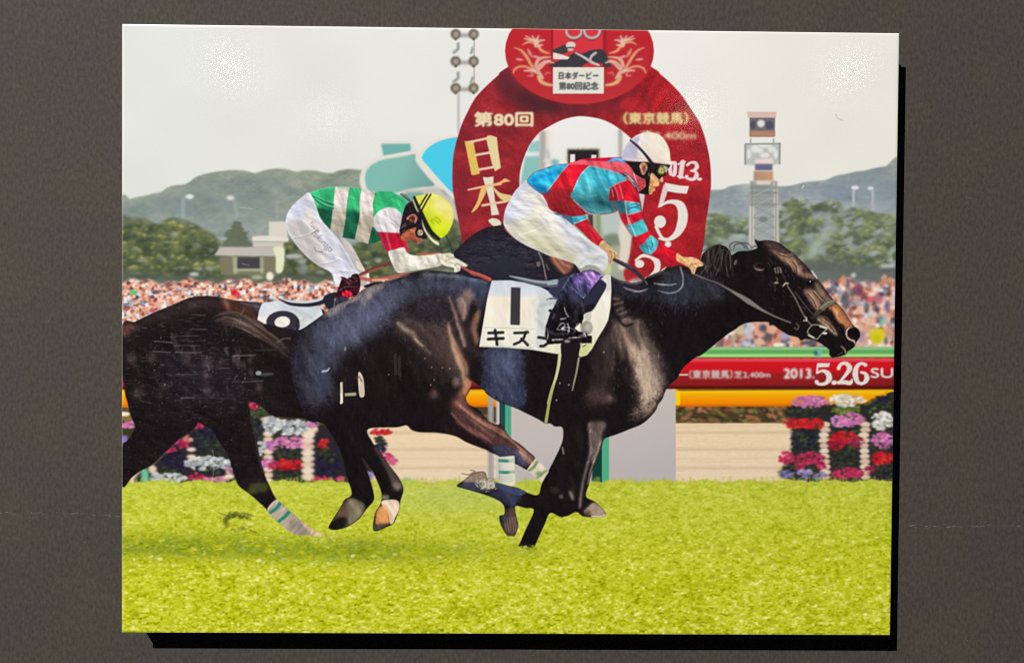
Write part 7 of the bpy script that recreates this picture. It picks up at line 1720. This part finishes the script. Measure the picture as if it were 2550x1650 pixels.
# a cut sheet keeps its flatness except for a slight roll at the rim
u = np.linspace(-1, 1, GX + 1); v = np.linspace(1, -1, GY + 1)
UU, VV = np.meshgrid(u, v)
dx = (1 - np.abs(UU)) * hx; dy = (1 - np.abs(VV)) * hy
edge = np.minimum(dx, dy)
roll = np.clip(1 - edge / .0012, 0, 1) ** 2
ZZ = PT - .00016 * roll
allco = np.stack([UU * hx, VV * hy, ZZ], -1).reshape(-1, 3).astype(np.float32)
allcol = np.concatenate([lin.reshape(-1, 3), np.ones(((GX + 1) * (GY + 1), 1))], 1).astype(np.float32)
jj, ii = np.mgrid[0:GY, 0:GX]
quad = np.stack([(jj + 1) * (GX + 1) + ii, (jj + 1) * (GX + 1) + ii + 1, jj * (GX + 1) + ii + 1, jj * (GX + 1) + ii], -1).reshape(-1, 4)
flat = ids.reshape(-1)


sxc = SX[SS // 2::SS, SS // 2::SS][:GY, :GX].reshape(-1)
SPLIT = {"printed_hills": [1440], "printed_trees": [1440], "printed_flower_boxes": [1500], "printed_street_lamp": [530, 640, 1000, 2148],
         "printed_post": [1236, 1400], "printed_crowd": [1300]}


def sheet_piece(name, sel, parent):
    q = quad[sel]
    if len(q) == 0:
        return None
    used, inv = np.unique(q.reshape(-1), return_inverse=True)
    me = bpy.data.meshes.new(name)
    me.vertices.add(len(used)); me.vertices.foreach_set("co", allco[used].reshape(-1))
    me.loops.add(len(inv)); me.loops.foreach_set("vertex_index", inv.astype(np.int32))
    me.polygons.add(len(q)); me.polygons.foreach_set("loop_start", np.arange(0, len(inv), 4, dtype=np.int32))
    me.polygons.foreach_set("use_smooth", np.ones(len(q), bool))
    me.update(calc_edges=True)
    ca = me.color_attributes.new("ink", 'FLOAT_COLOR', 'POINT')
    ca.data.foreach_set("color", allcol[used].reshape(-1))
    return link(name, me, mat_print, parent)


made, count = {}, {}
for pid, (name, par, label, key) in enumerate(PARTS):
    sel = flat == pid
    if par is None:
        n = count.get(name, 0); count[name] = n + 1
        tag = name if n == 0 else "%s#%d" % (name, n)
        cuts = [-1e9] + SPLIT.get(name, []) + [1e9]
        for lo, hi in zip(cuts[:-1], cuts[1:]):
            o = sheet_piece(name, sel & (sxc >= lo) & (sxc < hi), photo)
            if o is None and len(cuts) == 2:
                o = bpy.data.objects.new(name, None); scene.collection.objects.link(o); o.parent = photo
            if o is None:
                continue
            o["label"] = label
            made.setdefault(tag, o)
    else:
        cuts = [-1e9, 1297, 1e9] if (name == "printed_leg_wrap" and par.endswith("#1")) else [-1e9, 1e9]
        for lo, hi in zip(cuts[:-1], cuts[1:]):
            o = sheet_piece(name, sel & (sxc >= lo) & (sxc < hi), made[par])
            if o is not None:
                o["label"] = label
